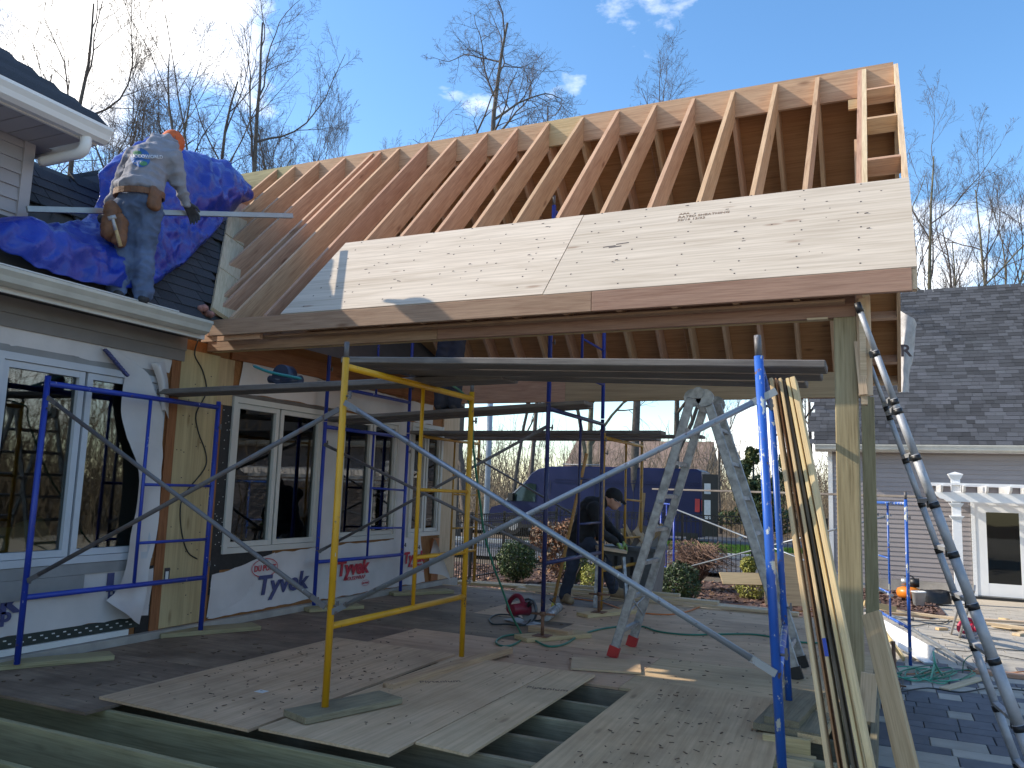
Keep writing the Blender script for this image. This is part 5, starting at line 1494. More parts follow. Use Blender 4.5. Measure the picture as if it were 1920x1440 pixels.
while j * expo < Ls - 0.05:
    x = gx0 - 0.3 - rs2.random() * 0.25
    while x < 6.0:
        w = rs2.choice((0.17, 0.22, 0.28, 0.33))
        cpos = Vector((x + w / 2, 0, 0)) + Vector((0, ge.y, ge.z)) + EVG * (j * expo + 0.07)
        lift = 0.006 + rs2.random() * 0.006
        if x > 0.55 and x < 2.75 and j < 30 and n_s < 296 and w > 0.2:
            o = link('shingle', box_mesh(w - 0.005, 0.19, 0.009, 'slate'), None, gar, frame_M(cpos + NG * lift, Vector((1, 0, 0)), (EVG * 0.998 - NG * 0.055).normalized(), Vector((1, 0, 0)).cross((EVG * 0.998 - NG * 0.055).normalized())))
            n_s += 1
        else:
            bb = len(fv); tn = rs2.uniform(0.55, 1.5)
            a = cpos - EVG * 0.09 + NG * (lift + 0.009); c2 = cpos + EVG * 0.09 + NG * lift
            hw = w / 2 - 0.003; X_ = Vector((hw, 0, 0))
            fv += [tuple(a - X_ - NG * 0.010), tuple(a + X_ - NG * 0.010), tuple(a + X_), tuple(a - X_), tuple(c2 + X_), tuple(c2 - X_)]
            ff += [(bb, bb + 1, bb + 2, bb + 3), (bb + 3, bb + 2, bb + 4, bb + 5)]; tones += [tn] * 2
        x += w
    j += 1
me = bpy.data.meshes.new('shingle_field'); me.from_pydata(fv, [], ff); me.update()
ca = me.color_attributes.new('tone', 'FLOAT_COLOR', 'CORNER')
k = 0
for p, tn in zip(me.polygons, tones):
    for li in p.loop_indices: ca.data[li].color = (tn, tn, tn, 1)
link('shingle_field', me, 'slate_field', gar)['kind'] = 'stuff'
# white glass door
dr = MB()
dr.box((d0 - 0.06, GY - 0.03, dz0), (d0 + 0.02, GY + 0.02, dz1)); dr.box((d1 - 0.02, GY - 0.03, dz0), (d1 + 0.06, GY + 0.02, dz1)); dr.box((d0 + 0.02, GY - 0.028, dz1 - 0.08), (d1 - 0.02, GY + 0.02, dz1 - 0.002))
door = dr.build('door', 'vinyl_white', gar, Matrix.Translation((d0, GY, dz0)))
dl = MB(); gxa, gxb, gza, gzb = d0 + 0.24, d1 - 0.24, -0.36, 1.22
dl.box((d0 + 0.02, GY - 0.015, dz0 + 0.02), (gxa, GY + 0.03, dz1 - 0.08)); dl.box((gxb, GY - 0.015, dz0 + 0.02), (d1 - 0.02, GY + 0.03, dz1 - 0.08))
dl.box((gxa, GY - 0.013, dz0 + 0.02), (gxb, GY + 0.028, gza)); dl.box((gxa, GY - 0.013, gzb), (gxb, GY + 0.028, dz1 - 0.08))
dl.build('door_leaf', 'vinyl_white', door, Matrix.Translation((d0, GY, dz0)))
block('door_pane', (gxa - 0.003, GY + 0.004, gza - 0.003), (gxb + 0.003, GY + 0.010, gzb + 0.003), 'glass_dark', door)
MB().box((gxa, GY + 0.031, gza), (gxb, GY + 0.034, gzb)).build('door_backing', 'black', door)
block('door_sill', (d0 - 0.06, GY - 0.10, dz0 - 0.05), (d1 + 0.06, GY + 0.02, dz0 - 0.001), 'black', door)

# white pergola in front of the garage door
per = thing('pergola', 'white vinyl pergola with a capped post beside the garage door', 'pergola', (1.41, 19.9, GZ))
PX, PY = 1.41, 19.88
pm = MB()
pm.box((PX - 0.085, PY - 0.085, GZ), (PX + 0.085, PY + 0.085, 1.98))
pm.build('post', 'vinyl_white', per, Matrix.Translation((PX, PY, GZ)))
def collar_(z, r0, r1, h):
    m = MB(); n = 4
    for i in range(n):
        r = r0 + (r1 - r0) * (i + 1) / n
        m.box((PX - r, PY - r, z + h * i / n), (PX + r, PY + r, z + h * (i + 1) / n + 0.001 * (i < n - 1)))
    return m
collar_(1.92, 0.09, 0.14, 0.10).build('post_cap', 'vinyl_white', per)
m = MB(); m.addv([(PX - .14, PY - .14, 2.021), (PX + .14, PY - .14, 2.021), (PX + .14, PY + .14, 2.021), (PX - .14, PY + .14, 2.021), (PX, PY, 2.07)], [(0, 1, 4), (1, 2, 4), (2, 3, 4), (3, 0, 4)]); m.build('cap_top', 'vinyl_white', per)
collar_(1.33, 0.09, 0.135, 0.07).build('post_collar', 'vinyl_white', per)
collar_(1.06, 0.09, 0.135, 0.07).build('post_collar', 'vinyl_white', per)
def pbeam(name, x0, x1, y, z, h, t=0.045):
    s = MB()
    s.prism([(x0 + 0.22, z), (x0 + 0.17, z + 0.05), (x0 + 0.10, z + 0.06), (x0 + 0.04, z + h * 0.55), (x0, z + h), (x1, z + h), (x1, z)], 1, y - t / 2, y + t / 2)
    return s.build(name, 'vinyl_white', per, Matrix.Translation((x0, y, z)))
pbeam('front_beam', PX - 0.40, 6.5, PY - 0.11, 1.43, 0.20)
pbeam('front_beam', PX - 0.40, 6.5, PY + 0.11, 1.43, 0.20)
for i in range(14):
    x = PX - 0.28 + i * 0.42
    m = MB(); m.prism([(PY - 0.42, 1.76), (PY - 0.36, 1.68), (PY - 0.22, 1.632), (GY - 0.02, 1.632), (GY - 0.02, 1.78), (PY - 0.42, 1.78)], 0, x - 0.022, x + 0.022)
    m.build('rafter', 'vinyl_white', per, Matrix.Translation((x, PY, 1.63)))
for i in range(9):
    y = PY - 0.33 + i * 0.22
    block('slat', (PX - 0.48, y - 0.02, 1.782), (6.5, y + 0.02, 1.82), 'vinyl_white', per)
MB().box((5.6, PY - 0.085, GZ), (5.77, PY + 0.085, 1.98)).build('post', 'vinyl_white', per)

# things by the garage wall
co = thing('air_compressor', 'orange pancake air compressor on the mulch by the garage wall', 'air compressor', (0.46, 19.3, GZ + 0.05))
MT['orange_tank'] = plain('orange_tank', (0.72, 0.20, 0.02), 0.35)
cc_ = Vector((0.43, 19.2, GZ + 0.05))
MB().lathe([(0.05, 0.03), (0.20, 0.05), (0.235, 0.10), (0.24, 0.17), (0.22, 0.23), (0.12, 0.27), (0.03, 0.28)], cc_, 24).build('tank', 'orange_tank', co, Matrix.Translation(cc_))
m = MB(); m.tube([cc_ + Vector((-0.14, -0.02, 0.37)), cc_ + Vector((0.02, -0.02, 0.37))], 0.075, 14); m.build('motor', 'alu_dull', co, Matrix.Translation(cc_))
m = MB(); m.tube([cc_ + Vector((0.03, 0, 0.36)), cc_ + Vector((0.2, 0, 0.36))], 0.095, 14); m.box(tuple(cc_ + Vector((-0.05, -0.08, 0.26))), tuple(cc_ + Vector((0.1, 0.08, 0.30)))); m.build('shroud', 'black', co, Matrix.Translation(cc_))
tube('handle', smooth_path([cc_ + Vector((0.12, -0.05, 0.42)), cc_ + Vector((0.05, -0.05, 0.50)), cc_ + Vector((-0.08, -0.05, 0.48))], 4), 0.014, 'black', co, 8)
for a in range(4):
    tube('foot', [cc_ + Vector((0.15 * math.cos(a * 1.57 + .6), 0.15 * math.sin(a * 1.57 + .6), 0.06)), cc_ + Vector((0.16 * math.cos(a * 1.57 + .6), 0.16 * math.sin(a * 1.57 + .6), -0.01))], 0.02, 'black', co, 8)
bk = thing('bucket', 'translucent white plastic bucket on the mulch near the compressor', 'bucket', (0.585, 18.391, -0.655))
bc = Vector((0.585, 18.391, -0.655))
MT['bucket'] = plain('bucket_plastic', (0.62, 0.63, 0.62), 0.4, 0, 0.15)
m = MB(); sg = 20
prof = [(0.10, 0.0), (0.128, 0.26), (0.14, 0.262), (0.14, 0.285), (0.122, 0.285), (0.098, 0.01)]
m.lathe(prof, bc, sg); m.build('bucket_wall', 'bucket', bk, Matrix.Translation(bc))
bg = thing('tool_bag', 'black open tool bag behind the white bucket', 'tool bag', (0.849, 18.97, -0.655))
c0 = Vector((0.858, 19.17, -0.655))
rb = random.Random(5)
m = MB(); nu, nv = 16, 7; vs = []
for jv in range(nv):
    tt = jv / (nv - 1)
    for iu in range(nu):
        a = 2 * PI * iu / nu
        r = (0.30 + 0.05 * math.sin(3 * a + tt)) * (1 - 0.25 * tt * tt) + rb.uniform(-.015, .015)
        vs.append(c0 + Vector((r * 1.15 * math.cos(a), r * 0.7 * math.sin(a), 0.24 * tt + 0.03 * math.sin(2 * a) * tt)))
m.addv(vs, [(j_ * nu + i_, j_ * nu + (i_ + 1) % nu, (j_ + 1) * nu + (i_ + 1) % nu, (j_ + 1) * nu + i_) for j_ in range(nv - 1) for i_ in range(nu)] + [tuple(range((nv - 1) * nu, nv * nu))], True)
m.build('bag_body', 'black', bg, Matrix.Translation(c0))
tube('bag_handle', smooth_path([c0 + Vector((0.18, 0, 0.22)), c0 + Vector((0.32, 0, 0.24)), c0 + Vector((0.42, -0.05, 0.14))], 4), 0.016, 'black', bg, 8)


# ---------------------------------------------------------------- people
def ell(m, c, r, ax=None, n=16):
    c = Vector(c); A = Matrix.Identity(3) if ax is None else ax
    vs = []; fs = []
    for i in range(n + 1):
        t = PI * i / n
        for k in range(2 * n):
            a = PI * k / n
            p = Vector((r[0] * math.sin(t) * math.cos(a), r[1] * math.sin(t) * math.sin(a), r[2] * math.cos(t)))
            vs.append(c + A @ p)
    for i in range(n):
        for k in range(2 * n):
            k2 = (k + 1) % (2 * n)
            fs.append((i * 2 * n + k, (i + 1) * 2 * n + k, (i + 1) * 2 * n + k2, i * 2 * n + k2))
    m.addv(vs, fs, True)
def cap(m, p, q, r1, r2):
    p = Vector(p); q = Vector(q); d = (q - p); L = d.length; d = d / L if L > 1e-6 else Vector((0, 0, 1))
    pts = []; rs_ = []
    for i in range(5):
        a = PI / 2 * (1 - i / 4); pts.append(p - d * r1 * math.sin(a)); rs_.append(max(1e-4, r1 * math.cos(a)))
    for i in range(5):
        a = PI / 2 * i / 4; pts.append(q + d * r2 * math.sin(a)); rs_.append(max(1e-4, r2 * math.cos(a)))
    m.tube(pts, rs_, 14)
def blob(name, m, mat, parent, voxel=0.014, smooth=6, wr=0.0, wscale=9.0, seed=0, origin=None):
    """fuse the overlapping shapes of m into one continuous skin"""
    me0 = m.mesh(mat, name, fix=True)
    o = bpy.data.objects.new('tmp', me0); COL.objects.link(o)
    r = o.modifiers.new('r', 'REMESH'); r.mode = 'VOXEL'; r.voxel_size = voxel; r.use_smooth_shade = True
    s = o.modifiers.new('s', 'SMOOTH'); s.iterations = smooth; s.factor = 0.5
    dg = bpy.context.evaluated_depsgraph_get()
    me = bpy.data.meshes.new_from_object(o.evaluated_get(dg))
    bpy.data.objects.remove(o)
    me.name = name
    if wr:
        n = len(me.vertices)
        o3 = Vector((seed * 3.1, seed, 0))
        for v in me.vertices:
            p = v.co * wscale
            h = abs(noise.noise(Vector((p.x, p.y, p.z * 1.9)) + o3)) * 1.4 - 0.3 + 0.5 * noise.noise(p * 2.3 + o3)
            v.co = v.co - v.normal * (h * wr)
    me.polygons.foreach_set('use_smooth', [True] * len(me.polygons))
    if not me.materials: me.materials.append(MT[mat])
    M = Matrix.Translation(origin) if origin is not None else Matrix()
    if origin is not None: me.transform(M.inverted())
    return link(name, me, mat, parent, M)

MT['skin'] = plain('skin', (0.50, 0.27, 0.19), 0.55, 0, 0.12, 12)
MT['hoodie'] = plain('grey_sweatshirt', (0.245, 0.25, 0.285), 0.95, 0, 0.10, 14, 0.35, 180)
MT['jeans'] = plain('worn_jeans', (0.085, 0.125, 0.215), 0.9, 0, 0.38, 5, 0.4, 220)
MT['jeans_dark'] = plain('dark_jeans', (0.03, 0.038, 0.06), 0.9, 0, 0.3, 6, 0.4, 200)
MT['jacket'] = plain('black_jacket', (0.012, 0.012, 0.014), 0.85, 0, 0.3, 8, 0.3, 120)
MT['leather'] = plain('brown_leather', (0.17, 0.075, 0.035), 0.65, 0, 0.35, 12, 0.3, 60)
MT['boot_tan'] = plain('tan_boot', (0.30, 0.21, 0.12), 0.75, 0, 0.3, 14, 0.3, 60)
MT['boot_black'] = plain('dark_boot', (0.035, 0.035, 0.04), 0.7, 0, 0.3, 14, 0.3, 60)
MT['glove'] = plain('dark_glove', (0.055, 0.055, 0.06), 0.85, 0, 0.3, 20, 0.3, 90)
MT['glove_green'] = plain('green_glove', (0.22, 0.32, 0.10), 0.85, 0, 0.3, 20, 0.3, 90)
MT['cap_orange'] = plain('orange_cap', (0.62, 0.12, 0.03), 0.8, 0, 0.15, 10, 0.3, 120)
MT['hair'] = plain('grey_hair', (0.20, 0.18, 0.16), 0.8)

def hand(m, wrist, tip, palm_n, size=1.0, curl=0.5):
    """palm, four fingers of unequal length and a thumb leaving the side of the palm"""
    w = Vector(wrist); d = (Vector(tip) - w).normalized(); n = Vector(palm_n).normalized()
    n = (n - d * n.dot(d)).normalized(); s = d.cross(n)
    k = 0.095 * size
    for a in (-0.028, -0.01, 0.01, 0.028):
        cap(m, w + s * a * 0.6 * size, w + d * k + s * a * size, 0.017 * size, 0.014 * size)
    for a, l in ((-0.034, 0.066), (-0.012, 0.080), (0.011, 0.084), (0.033, 0.074)):
        b = w + d * k + s * a * size
        e1 = b + (d * math.cos(curl * 0.6) + n * math.sin(curl * 0.6)) * l * 0.5 * size + s * a * 0.15
        e2 = e1 + (d * math.cos(curl * 1.7) + n * math.sin(curl * 1.7)) * l * 0.36 * size
        e3 = e2 + (d * math.cos(curl * 2.6) + n * math.sin(curl * 2.6)) * l * 0.26 * size
        cap(m, b, e1, 0.0105 * size, 0.0095 * size); cap(m, e1, e2, 0.0095 * size, 0.009 * size); cap(m, e2, e3, 0.009 * size, 0.0078 * size)
    b = w + d * k * 0.35 - s * 0.03 * size
    e1 = b + (d * 0.6 - s * 0.65 + n * 0.35).normalized() * 0.042 * size
    e2 = e1 + (d * 0.85 - s * 0.2 + n * 0.5).normalized() * 0.034 * size
    cap(m, b, e1, 0.013 * size, 0.012 * size); cap(m, e1, e2, 0.0115 * size, 0.009 * size)

def boot(m, ankle, toe_dir, l=0.27, r=0.048):
    a = Vector(ankle); t = Vector(toe_dir); t.z = 0; t.normalize(); z = Vector((0, 0, 1))
    sole = a - z * 0.075
    cap(m, a + z * 0.05, sole + z * 0.05 , r * 1.05, r * 1.05)
    cap(m, sole - t * 0.03 + z * 0.035, sole + t * (l - 0.11) + z * 0.030, r * 0.95, r * 0.95)
    cap(m, sole + t * 0.06 + z * 0.07, sole + t * (l - 0.13) + z * 0.045, r * 0.8, r * 0.75)

# --- roofer on the house eave, back turned, holding a long metal track
R = dict(
    footL=Vector((-5.52, 4.369, 2.877)), footR=Vector((-5.414, 4.531, 2.865)),
    kneeL=Vector((-5.58, 4.454, 3.242)), kneeR=Vector((-5.459, 4.54, 3.228)),
    hipL=Vector((-5.551, 4.427, 3.545)), hipR=Vector((-5.439, 4.532, 3.568)),
    pel=Vector((-5.505, 4.483, 3.623)), waist=Vector((-5.536, 4.509, 3.773)), chest=Vector((-5.574, 4.621, 4.031)), neck=Vector((-5.594, 4.736, 4.22)), head=Vector((-5.594, 4.845, 4.284)),
    shL=Vector((-5.696, 4.566, 4.06)), shR=Vector((-5.441, 4.716, 4.064)),
    elL=Vector((-5.848, 4.567, 3.85)), elR=Vector((-5.428, 4.791, 3.901)), wrL=Vector((-5.873, 4.502, 3.628)), wrR=Vector((-5.421, 4.889, 3.744)), haL=Vector((-5.861, 4.452, 3.572)), haR=Vector((-5.426, 4.973, 3.677)))
roofer_M = Matrix.Translation((R['footL'] + R['footR']) / 2)
m = MB()
cap(m, R['pel'], R['chest'], 0.11, 0.12); cap(m, R['chest'], R['neck'], 0.10, 0.055)
for s in 'LR':
    cap(m, R['chest'], R['sh' + s], 0.08, 0.05); cap(m, R['sh' + s], R['el' + s], 0.045, 0.036); cap(m, R['el' + s], R['wr' + s], 0.036, 0.028)
    cap(m, R['pel'], R['hip' + s], 0.09, 0.075); cap(m, R['hip' + s], R['knee' + s], 0.07, 0.05); cap(m, R['knee' + s], R['foot' + s], 0.048, 0.036)
    cap(m, R['wr' + s], R['wr' + s].lerp(R['ha' + s], 0.5), 0.02, 0.018)
cap(m, R['neck'], R['head'], 0.05, 0.06); ell(m, R['head'], (0.078, 0.095, 0.115))
ell(m, R['head'] + Vector((-0.06, 0.06, -0.03)), (0.02, 0.02, 0.03)); ell(m, R['head'] + Vector((0.06, 0.03, -0.01)), (0.015, 0.02, 0.03))
person = blob('person', m, 'skin', None, 0.012, 4, origin=roofer_M.translation)
tag(person, 'man in a grey hooded sweatshirt and jeans standing on the eave with his back turned', 'person')
WM[person] = roofer_M
m = MB()
cap(m, R['waist'] + Vector((0, 0, -0.06)), R['chest'], 0.165, 0.165)
ell(m, R['waist'] + Vector((0, 0, -0.03)), (0.20, 0.20, 0.10)); 
cap(m, R['shL'], R['shR'], 0.098, 0.098); cap(m, R['chest'], R['neck'], 0.15, 0.10)
for s in 'LR':
    cap(m, R['sh' + s], R['el' + s], 0.09, 0.068); cap(m, R['el' + s], R['wr' + s], 0.068, 0.047)
cap(m, R['chest'], R['shL'], 0.15, 0.10); cap(m, R['chest'], R['shR'], 0.15, 0.10)
hood_c = Vector((-5.537, 4.68, 4.216))
cap(m, Vector((-5.592, 4.629, 4.204)), Vector((-5.477, 4.735, 4.192)), 0.055, 0.06)
cap(m, Vector((-5.604, 4.678, 4.255)), Vector((-5.566, 4.785, 4.275)), 0.06, 0.07)
hood = blob('sweatshirt', m, 'hoodie', person, 0.012, 4, 0.022, 7.5, 2, roofer_M.translation)
m = MB()
ell(m, R['pel'] + Vector((0, 0, -0.02)), (0.165, 0.165, 0.16))
for s in 'LR':
    cap(m, R['hip' + s], R['knee' + s], 0.115, 0.085); cap(m, R['knee' + s], R['foot' + s] + Vector((0, 0, 0.0)), 0.082, 0.082)
    cap(m, R['pel'], R['hip' + s], 0.15, 0.12)
blob('jeans', m, 'jeans', person, 0.012, 3, 0.020, 9.0, 5, roofer_M.translation)
m = MB(); boot(m, R['footL'] + Vector((0, 0, -0.02)), (-1, 0.25, 0))
blob('boot', m, 'boot_black', person, 0.012, 3, 0.003, 20, 1, roofer_M.translation)
m = MB(); boot(m, R['footR'] + Vector((0, 0, -0.02)), (-1, 0.45, 0))
blob('boot', m, 'boot_black', person, 0.012, 3, 0.003, 20, 1, roofer_M.translation)
m = MB(); hand(m, R['wrR'], R['haR'], (0.3, 0.2, -1), 1.12, 0.55); cap(m, R['wrR'].lerp(R['elR'], 0.06), R['wrR'], 0.036, 0.034)
blob('glove', m, 'glove', person, 0.0075, 2, 0, 8, 0, roofer_M.translation)
m = MB(); hand(m, R['wrL'], R['haL'], (0.3, 0.2, -1), 1.12, 0.55)
blob('glove', m, 'glove', person, 0.009, 2, 0, 8, 0, roofer_M.translation)
m = MB(); ell(m, R['head'] + Vector((0.0, 0.0, 0.02)), (0.092, 0.105, 0.105)); cap(m, R['head'] + Vector((-0.09, 0.06, 0.02)), R['head'] + Vector((-0.16, 0.10, -0.01)), 0.035, 0.03)
blob('cap', m, 'cap_orange', person, 0.011, 3, 0, 8, 0, roofer_M.translation)
# belt with pouches and a hammer
bl = MB(); pts = []
ax_v = (R['waist'] - R['pel']).normalized()
for k in range(25):
    a = 2 * PI * k / 24
    pts.append(R['pel'] + Vector((0.19 * math.cos(a), 0.19 * math.sin(a), 0.055 + 0.02 * math.sin(a))))
for k in range(24): bl.obox(pts[k], pts[k + 1], 0.012, 0.05, (0, 0, 1))
bl.build('tool_belt', 'leather', person, roofer_M)
def pouch(c, w, h, d, mat='leather'):
    m = MB(); c = Vector(c)
    cap(m, c + Vector((0, 0, h * 0.4)), c - Vector((0, 0, h * 0.3)), w * 0.42, w * 0.5); cap(m, c + Vector((0.0, 0.04, h * 0.3)), c + Vector((0, 0.03, -h * 0.35)), w * 0.4, w * 0.45)
    return blob('pouch', m, mat, person, 0.012, 3, 0.008, 12, 3, roofer_M.translation)
pouch((-5.531, 4.257, 3.384), 0.13, 0.30, 0.1)
pouch((-5.475, 4.298, 3.316), 0.10, 0.26, 0.1)
pouch((-5.309, 4.455, 3.615), 0.09, 0.18, 0.08)
tube('hammer_handle', [(-5.426, 4.197, 3.383), (-5.396, 4.269, 3.169)], [0.012, 0.016], 'pine', person, 8)
tube('hammer_shaft', [(-5.43, 4.193, 3.399), (-5.411, 4.224, 3.287)], 0.013, 'alu', person, 8)
tube('hammer_head', [(-5.444, 4.174, 3.369), (-5.413, 4.214, 3.396)], 0.016, 'alu', person, 8)
# lettering and globe on the back of the sweatshirt, laid on the cloth
bv = bvhtree.BVHTree.FromPolygons([(roofer_M @ v.co) for v in hood.data.vertices], [tuple(p.vertices) for p in hood.data.polygons])
pc = Vector((-5.441, 4.404, 3.971)); pu = (Vector((-5.348, 4.517, 3.998)) - Vector((-5.53, 4.292, 3.948))).normalized(); pn = (Vector((0, 0, 1.386)) - pc).normalized()
pv_ = pn.cross(pu).normalized(); pu = pv_.cross(pn).normalized()
def decal(me, name, mat, origin2d, off=0.004):
    """project flat print straight onto the cloth"""
    bm = bmesh.new(); bm.from_mesh(me)
    bmesh.ops.triangulate(bm, faces=bm.faces[:])
    bmesh.ops.subdivide_edges(bm, edges=[e for e in bm.edges if e.calc_length() > 0.02], cuts=2)
    for v in bm.verts:
        p = pc + pu * (v.co.x + origin2d[0]) + pv_ * (v.co.y + origin2d[1]) + pn * 0.8
        h = bv.ray_cast(p, -pn)
        v.co = (h[0] + pn * off) if h[0] is not None else (p - pn * 0.8)
    bm.to_mesh(me); bm.free()
    me.transform(roofer_M.inverted())
    return link(name, me, mat, person, roofer_M)
def disc(cx, cy, a, b, n=28):
    m = MB(); m.addv([(cx, cy, 0)] + [(cx + a * math.cos(2 * PI * k / n), cy + b * math.sin(2 * PI * k / n), 0) for k in range(n)], [(0, 1 + k, 1 + (k + 1) % n) for k in range(n)])
    return m
MT['print_white'] = plain('white_print', (0.62, 0.63, 0.66), 0.7)
MT['print_blue'] = plain('blue_globe_print', (0.03, 0.13, 0.36), 0.7)
MT['print_green'] = plain('green_globe_print', (0.07, 0.22, 0.10), 0.7)
decal(disc(0, 0, 0.075, 0.075).mesh('print_blue'), 'globe_print', 'print_blue', (0.0, -0.01), 0.005)
decal(disc(-0.02, 0.035, 0.035, 0.02).mesh('print_green'), 'globe_print', 'print_green', (0.0, -0.01), 0.009)
decal(disc(0.02, -0.045, 0.03, 0.018).mesh('print_green'), 'globe_print', 'print_green', (0.0, -0.01), 0.009)
b_ = MB(); b_.addv([(-0.10, -0.017, 0), (0.10, -0.017, 0), (0.10, 0.020, 0), (-0.10, 0.020, 0)], [(0, 1, 2, 3)])
decal(b_.mesh('hoodie'), 'print_band', 'hoodie', (0.0, -0.003), 0.010)
decal(text_mesh('STUCCOWORLD', 0.037, extrude=0.0, bold=0.0006), 'back_lettering', 'print_white', (-0.112, -0.011), 0.014)
decal(text_mesh('INC', 0.022, extrude=0.0), 'back_lettering', 'print_white', (-0.02, -0.045), 0.014)
# the metal track he carries
tr = beam('metal_track', (-5.816, 3.768, 3.353), (-5.212, 6.003, 3.969), 0.035, 0.045, 'steel_pole', None, bev=0.002)
tag(tr, 'long grey metal track held level across the roof by the man in the sweatshirt', 'metal track')

# --- man bending over beside the rusty yellow frame
B = dict(footL=Vector((-3.685, 9.747, 0.081)), footR=Vector((-3.074, 9.883, 0.183)), kneeL=Vector((-3.597, 9.758, 0.402)), kneeR=Vector((-3.142, 9.757, 0.473)),
    hipL=Vector((-3.601, 9.863, 0.728)), hipR=Vector((-3.411, 9.772, 0.743)), pel=Vector((-3.511, 9.811, 0.775)), waist=Vector((-3.464, 9.827, 0.957)), chest=Vector((-3.379, 9.857, 1.162)),
    neck=Vector((-3.253, 9.899, 1.26)), head=Vector((-3.125, 9.94, 1.299)), shL=Vector((-3.431, 10.05, 1.192)), shR=Vector((-3.295, 9.695, 1.166)),
    elL=Vector((-3.231, 10.117, 0.927)), elR=Vector((-3.19, 9.646, 0.878)), wrL=Vector((-3.038, 10.051, 0.792)), wrR=Vector((-3.049, 9.817, 0.775)), haL=Vector((-2.999, 10.063, 0.727)), haR=Vector((-2.991, 9.856, 0.705)))
bm_M = Matrix.Translation((B['footL'] + B['footR']) / 2)
fx = (Vector((-2.801, 10.037, 1.017)) - Vector((-3.318, 9.878, 1.332))).normalized()      # the way he looks: right and down
fy = Vector((0, 0, 1)).cross(fx).normalized(); fz_ = fx.cross(fy)
FA = Matrix((fx, fy, fz_)).transposed()
m = MB()
cap(m, B['pel'], B['chest'], 0.11, 0.12); cap(m, B['chest'], B['neck'], 0.10, 0.06)
for s in 'LR':
    cap(m, B['chest'], B['sh' + s], 0.08, 0.05); cap(m, B['sh' + s], B['el' + s], 0.045, 0.036); cap(m, B['el' + s], B['wr' + s], 0.036, 0.028)
    cap(m, B['pel'], B['hip' + s], 0.09, 0.07); cap(m, B['hip' + s], B['knee' + s], 0.068, 0.05); cap(m, B['knee' + s], B['foot' + s], 0.048, 0.036)
    cap(m, B['wr' + s], B['wr' + s].lerp(B['ha' + s], 0.5), 0.02, 0.018)
hc = B['head']
cap(m, B['neck'], hc, 0.06, 0.07)
ell(m, hc, (0.098, 0.078, 0.115), FA); ell(m, hc + FA @ Vector((0.05, 0, -0.06)), (0.06, 0.055, 0.06), FA)
ell(m, hc + FA @ Vector((0.108, 0, -0.022)), (0.024, 0.015, 0.022), FA); ell(m, hc + FA @ Vector((0.092, 0, -0.075)), (0.018, 0.028, 0.010), FA)
ell(m, hc + FA @ Vector((0.085, 0.03, 0.01)), (0.02, 0.018, 0.014), FA); ell(m, hc + FA @ Vector((0.085, -0.03, 0.01)), (0.02, 0.018, 0.014), FA)
for s in (-1, 1): ell(m, hc + FA @ Vector((-0.01, s * 0.08, -0.01)), (0.02, 0.012, 0.032), FA)
p2 = blob('person', m, 'skin', None, 0.011, 3, origin=bm_M.translation)
tag(p2, 'man in a black jacket and knit cap bending over a work board on the deck', 'person'); WM[p2] = bm_M
m = MB()
cap(m, B['pel'] + Vector((0, 0, 0.02)), B['chest'], 0.165, 0.17); cap(m, B['shL'], B['shR'], 0.10, 0.10); cap(m, B['chest'], B['neck'], 0.14, 0.085)
for s in 'LR':
    cap(m, B['sh' + s], B['el' + s], 0.088, 0.068); cap(m, B['el' + s], B['wr' + s], 0.066, 0.05)
blob('jacket', m, 'jacket', p2, 0.014, 4, 0.012, 7, 4, bm_M.translation)
m = MB(); ell(m, B['pel'] + Vector((0, 0, -0.03)), (0.16, 0.16, 0.14))
for s in 'LR':
    cap(m, B['pel'], B['hip' + s], 0.14, 0.11); cap(m, B['hip' + s], B['knee' + s], 0.108, 0.08); cap(m, B['knee' + s], B['foot' + s], 0.078, 0.075)
blob('trousers', m, 'jeans_dark', p2, 0.014, 4, 0.012, 8, 6, bm_M.translation)
m = MB(); boot(m, B['footL'] + Vector((0, 0, 0.0)), (0.8, -0.75, 0), 0.29, 0.054)
blob('boot', m, 'boot_tan', p2, 0.012, 3, 0.003, 20, 1, bm_M.translation)
m = MB(); boot(m, B['footR'] + Vector((0, 0, 0.0)), (1, -0.2, 0), 0.29, 0.054)
blob('boot', m, 'boot_tan', p2, 0.012, 3, 0.003, 20, 1, bm_M.translation)
m = MB(); ell(m, hc + FA @ Vector((-0.015, 0, 0.045)), (0.118, 0.098, 0.098), FA); cap(m, hc + FA @ Vector((0.06, 0, 0.045)), hc + FA @ Vector((0.15, 0, 0.03)), 0.03, 0.022)
blob('knit_cap', m, 'jacket', p2, 0.011, 3, 0.003, 30, 1, bm_M.translation)
gl2 = MB()
for s in (-1, 1):
    gl2.tube([hc + FA @ Vector((0.118, s * 0.032 + 0.022 * math.cos(a), -0.002 + 0.018 * math.sin(a))) for a in [k * PI / 6 for k in range(13)]], 0.003, 5)
    gl2.tube([hc + FA @ Vector((0.118, s * 0.055, 0.0)), hc + FA @ Vector((0.0, s * 0.088, 0.01))], 0.003, 5)
gl2.build('glasses', 'alu', p2, bm_M)
m = MB(); hand(m, B['wrR'], B['haR'], (0, 0, -1), 1.15, 0.6); cap(m, B['wrR'].lerp(B['elR'], .1), B['wrR'], 0.04, 0.036)
blob('glove', m, 'glove_green', p2, 0.009, 2, 0, 8, 0, bm_M.translation)
m = MB(); hand(m, B['wrL'], B['haL'], (0, 0, -1), 1.15, 0.6)
blob('glove', m, 'glove_green', p2, 0.009, 2, 0, 8, 0, bm_M.translation)

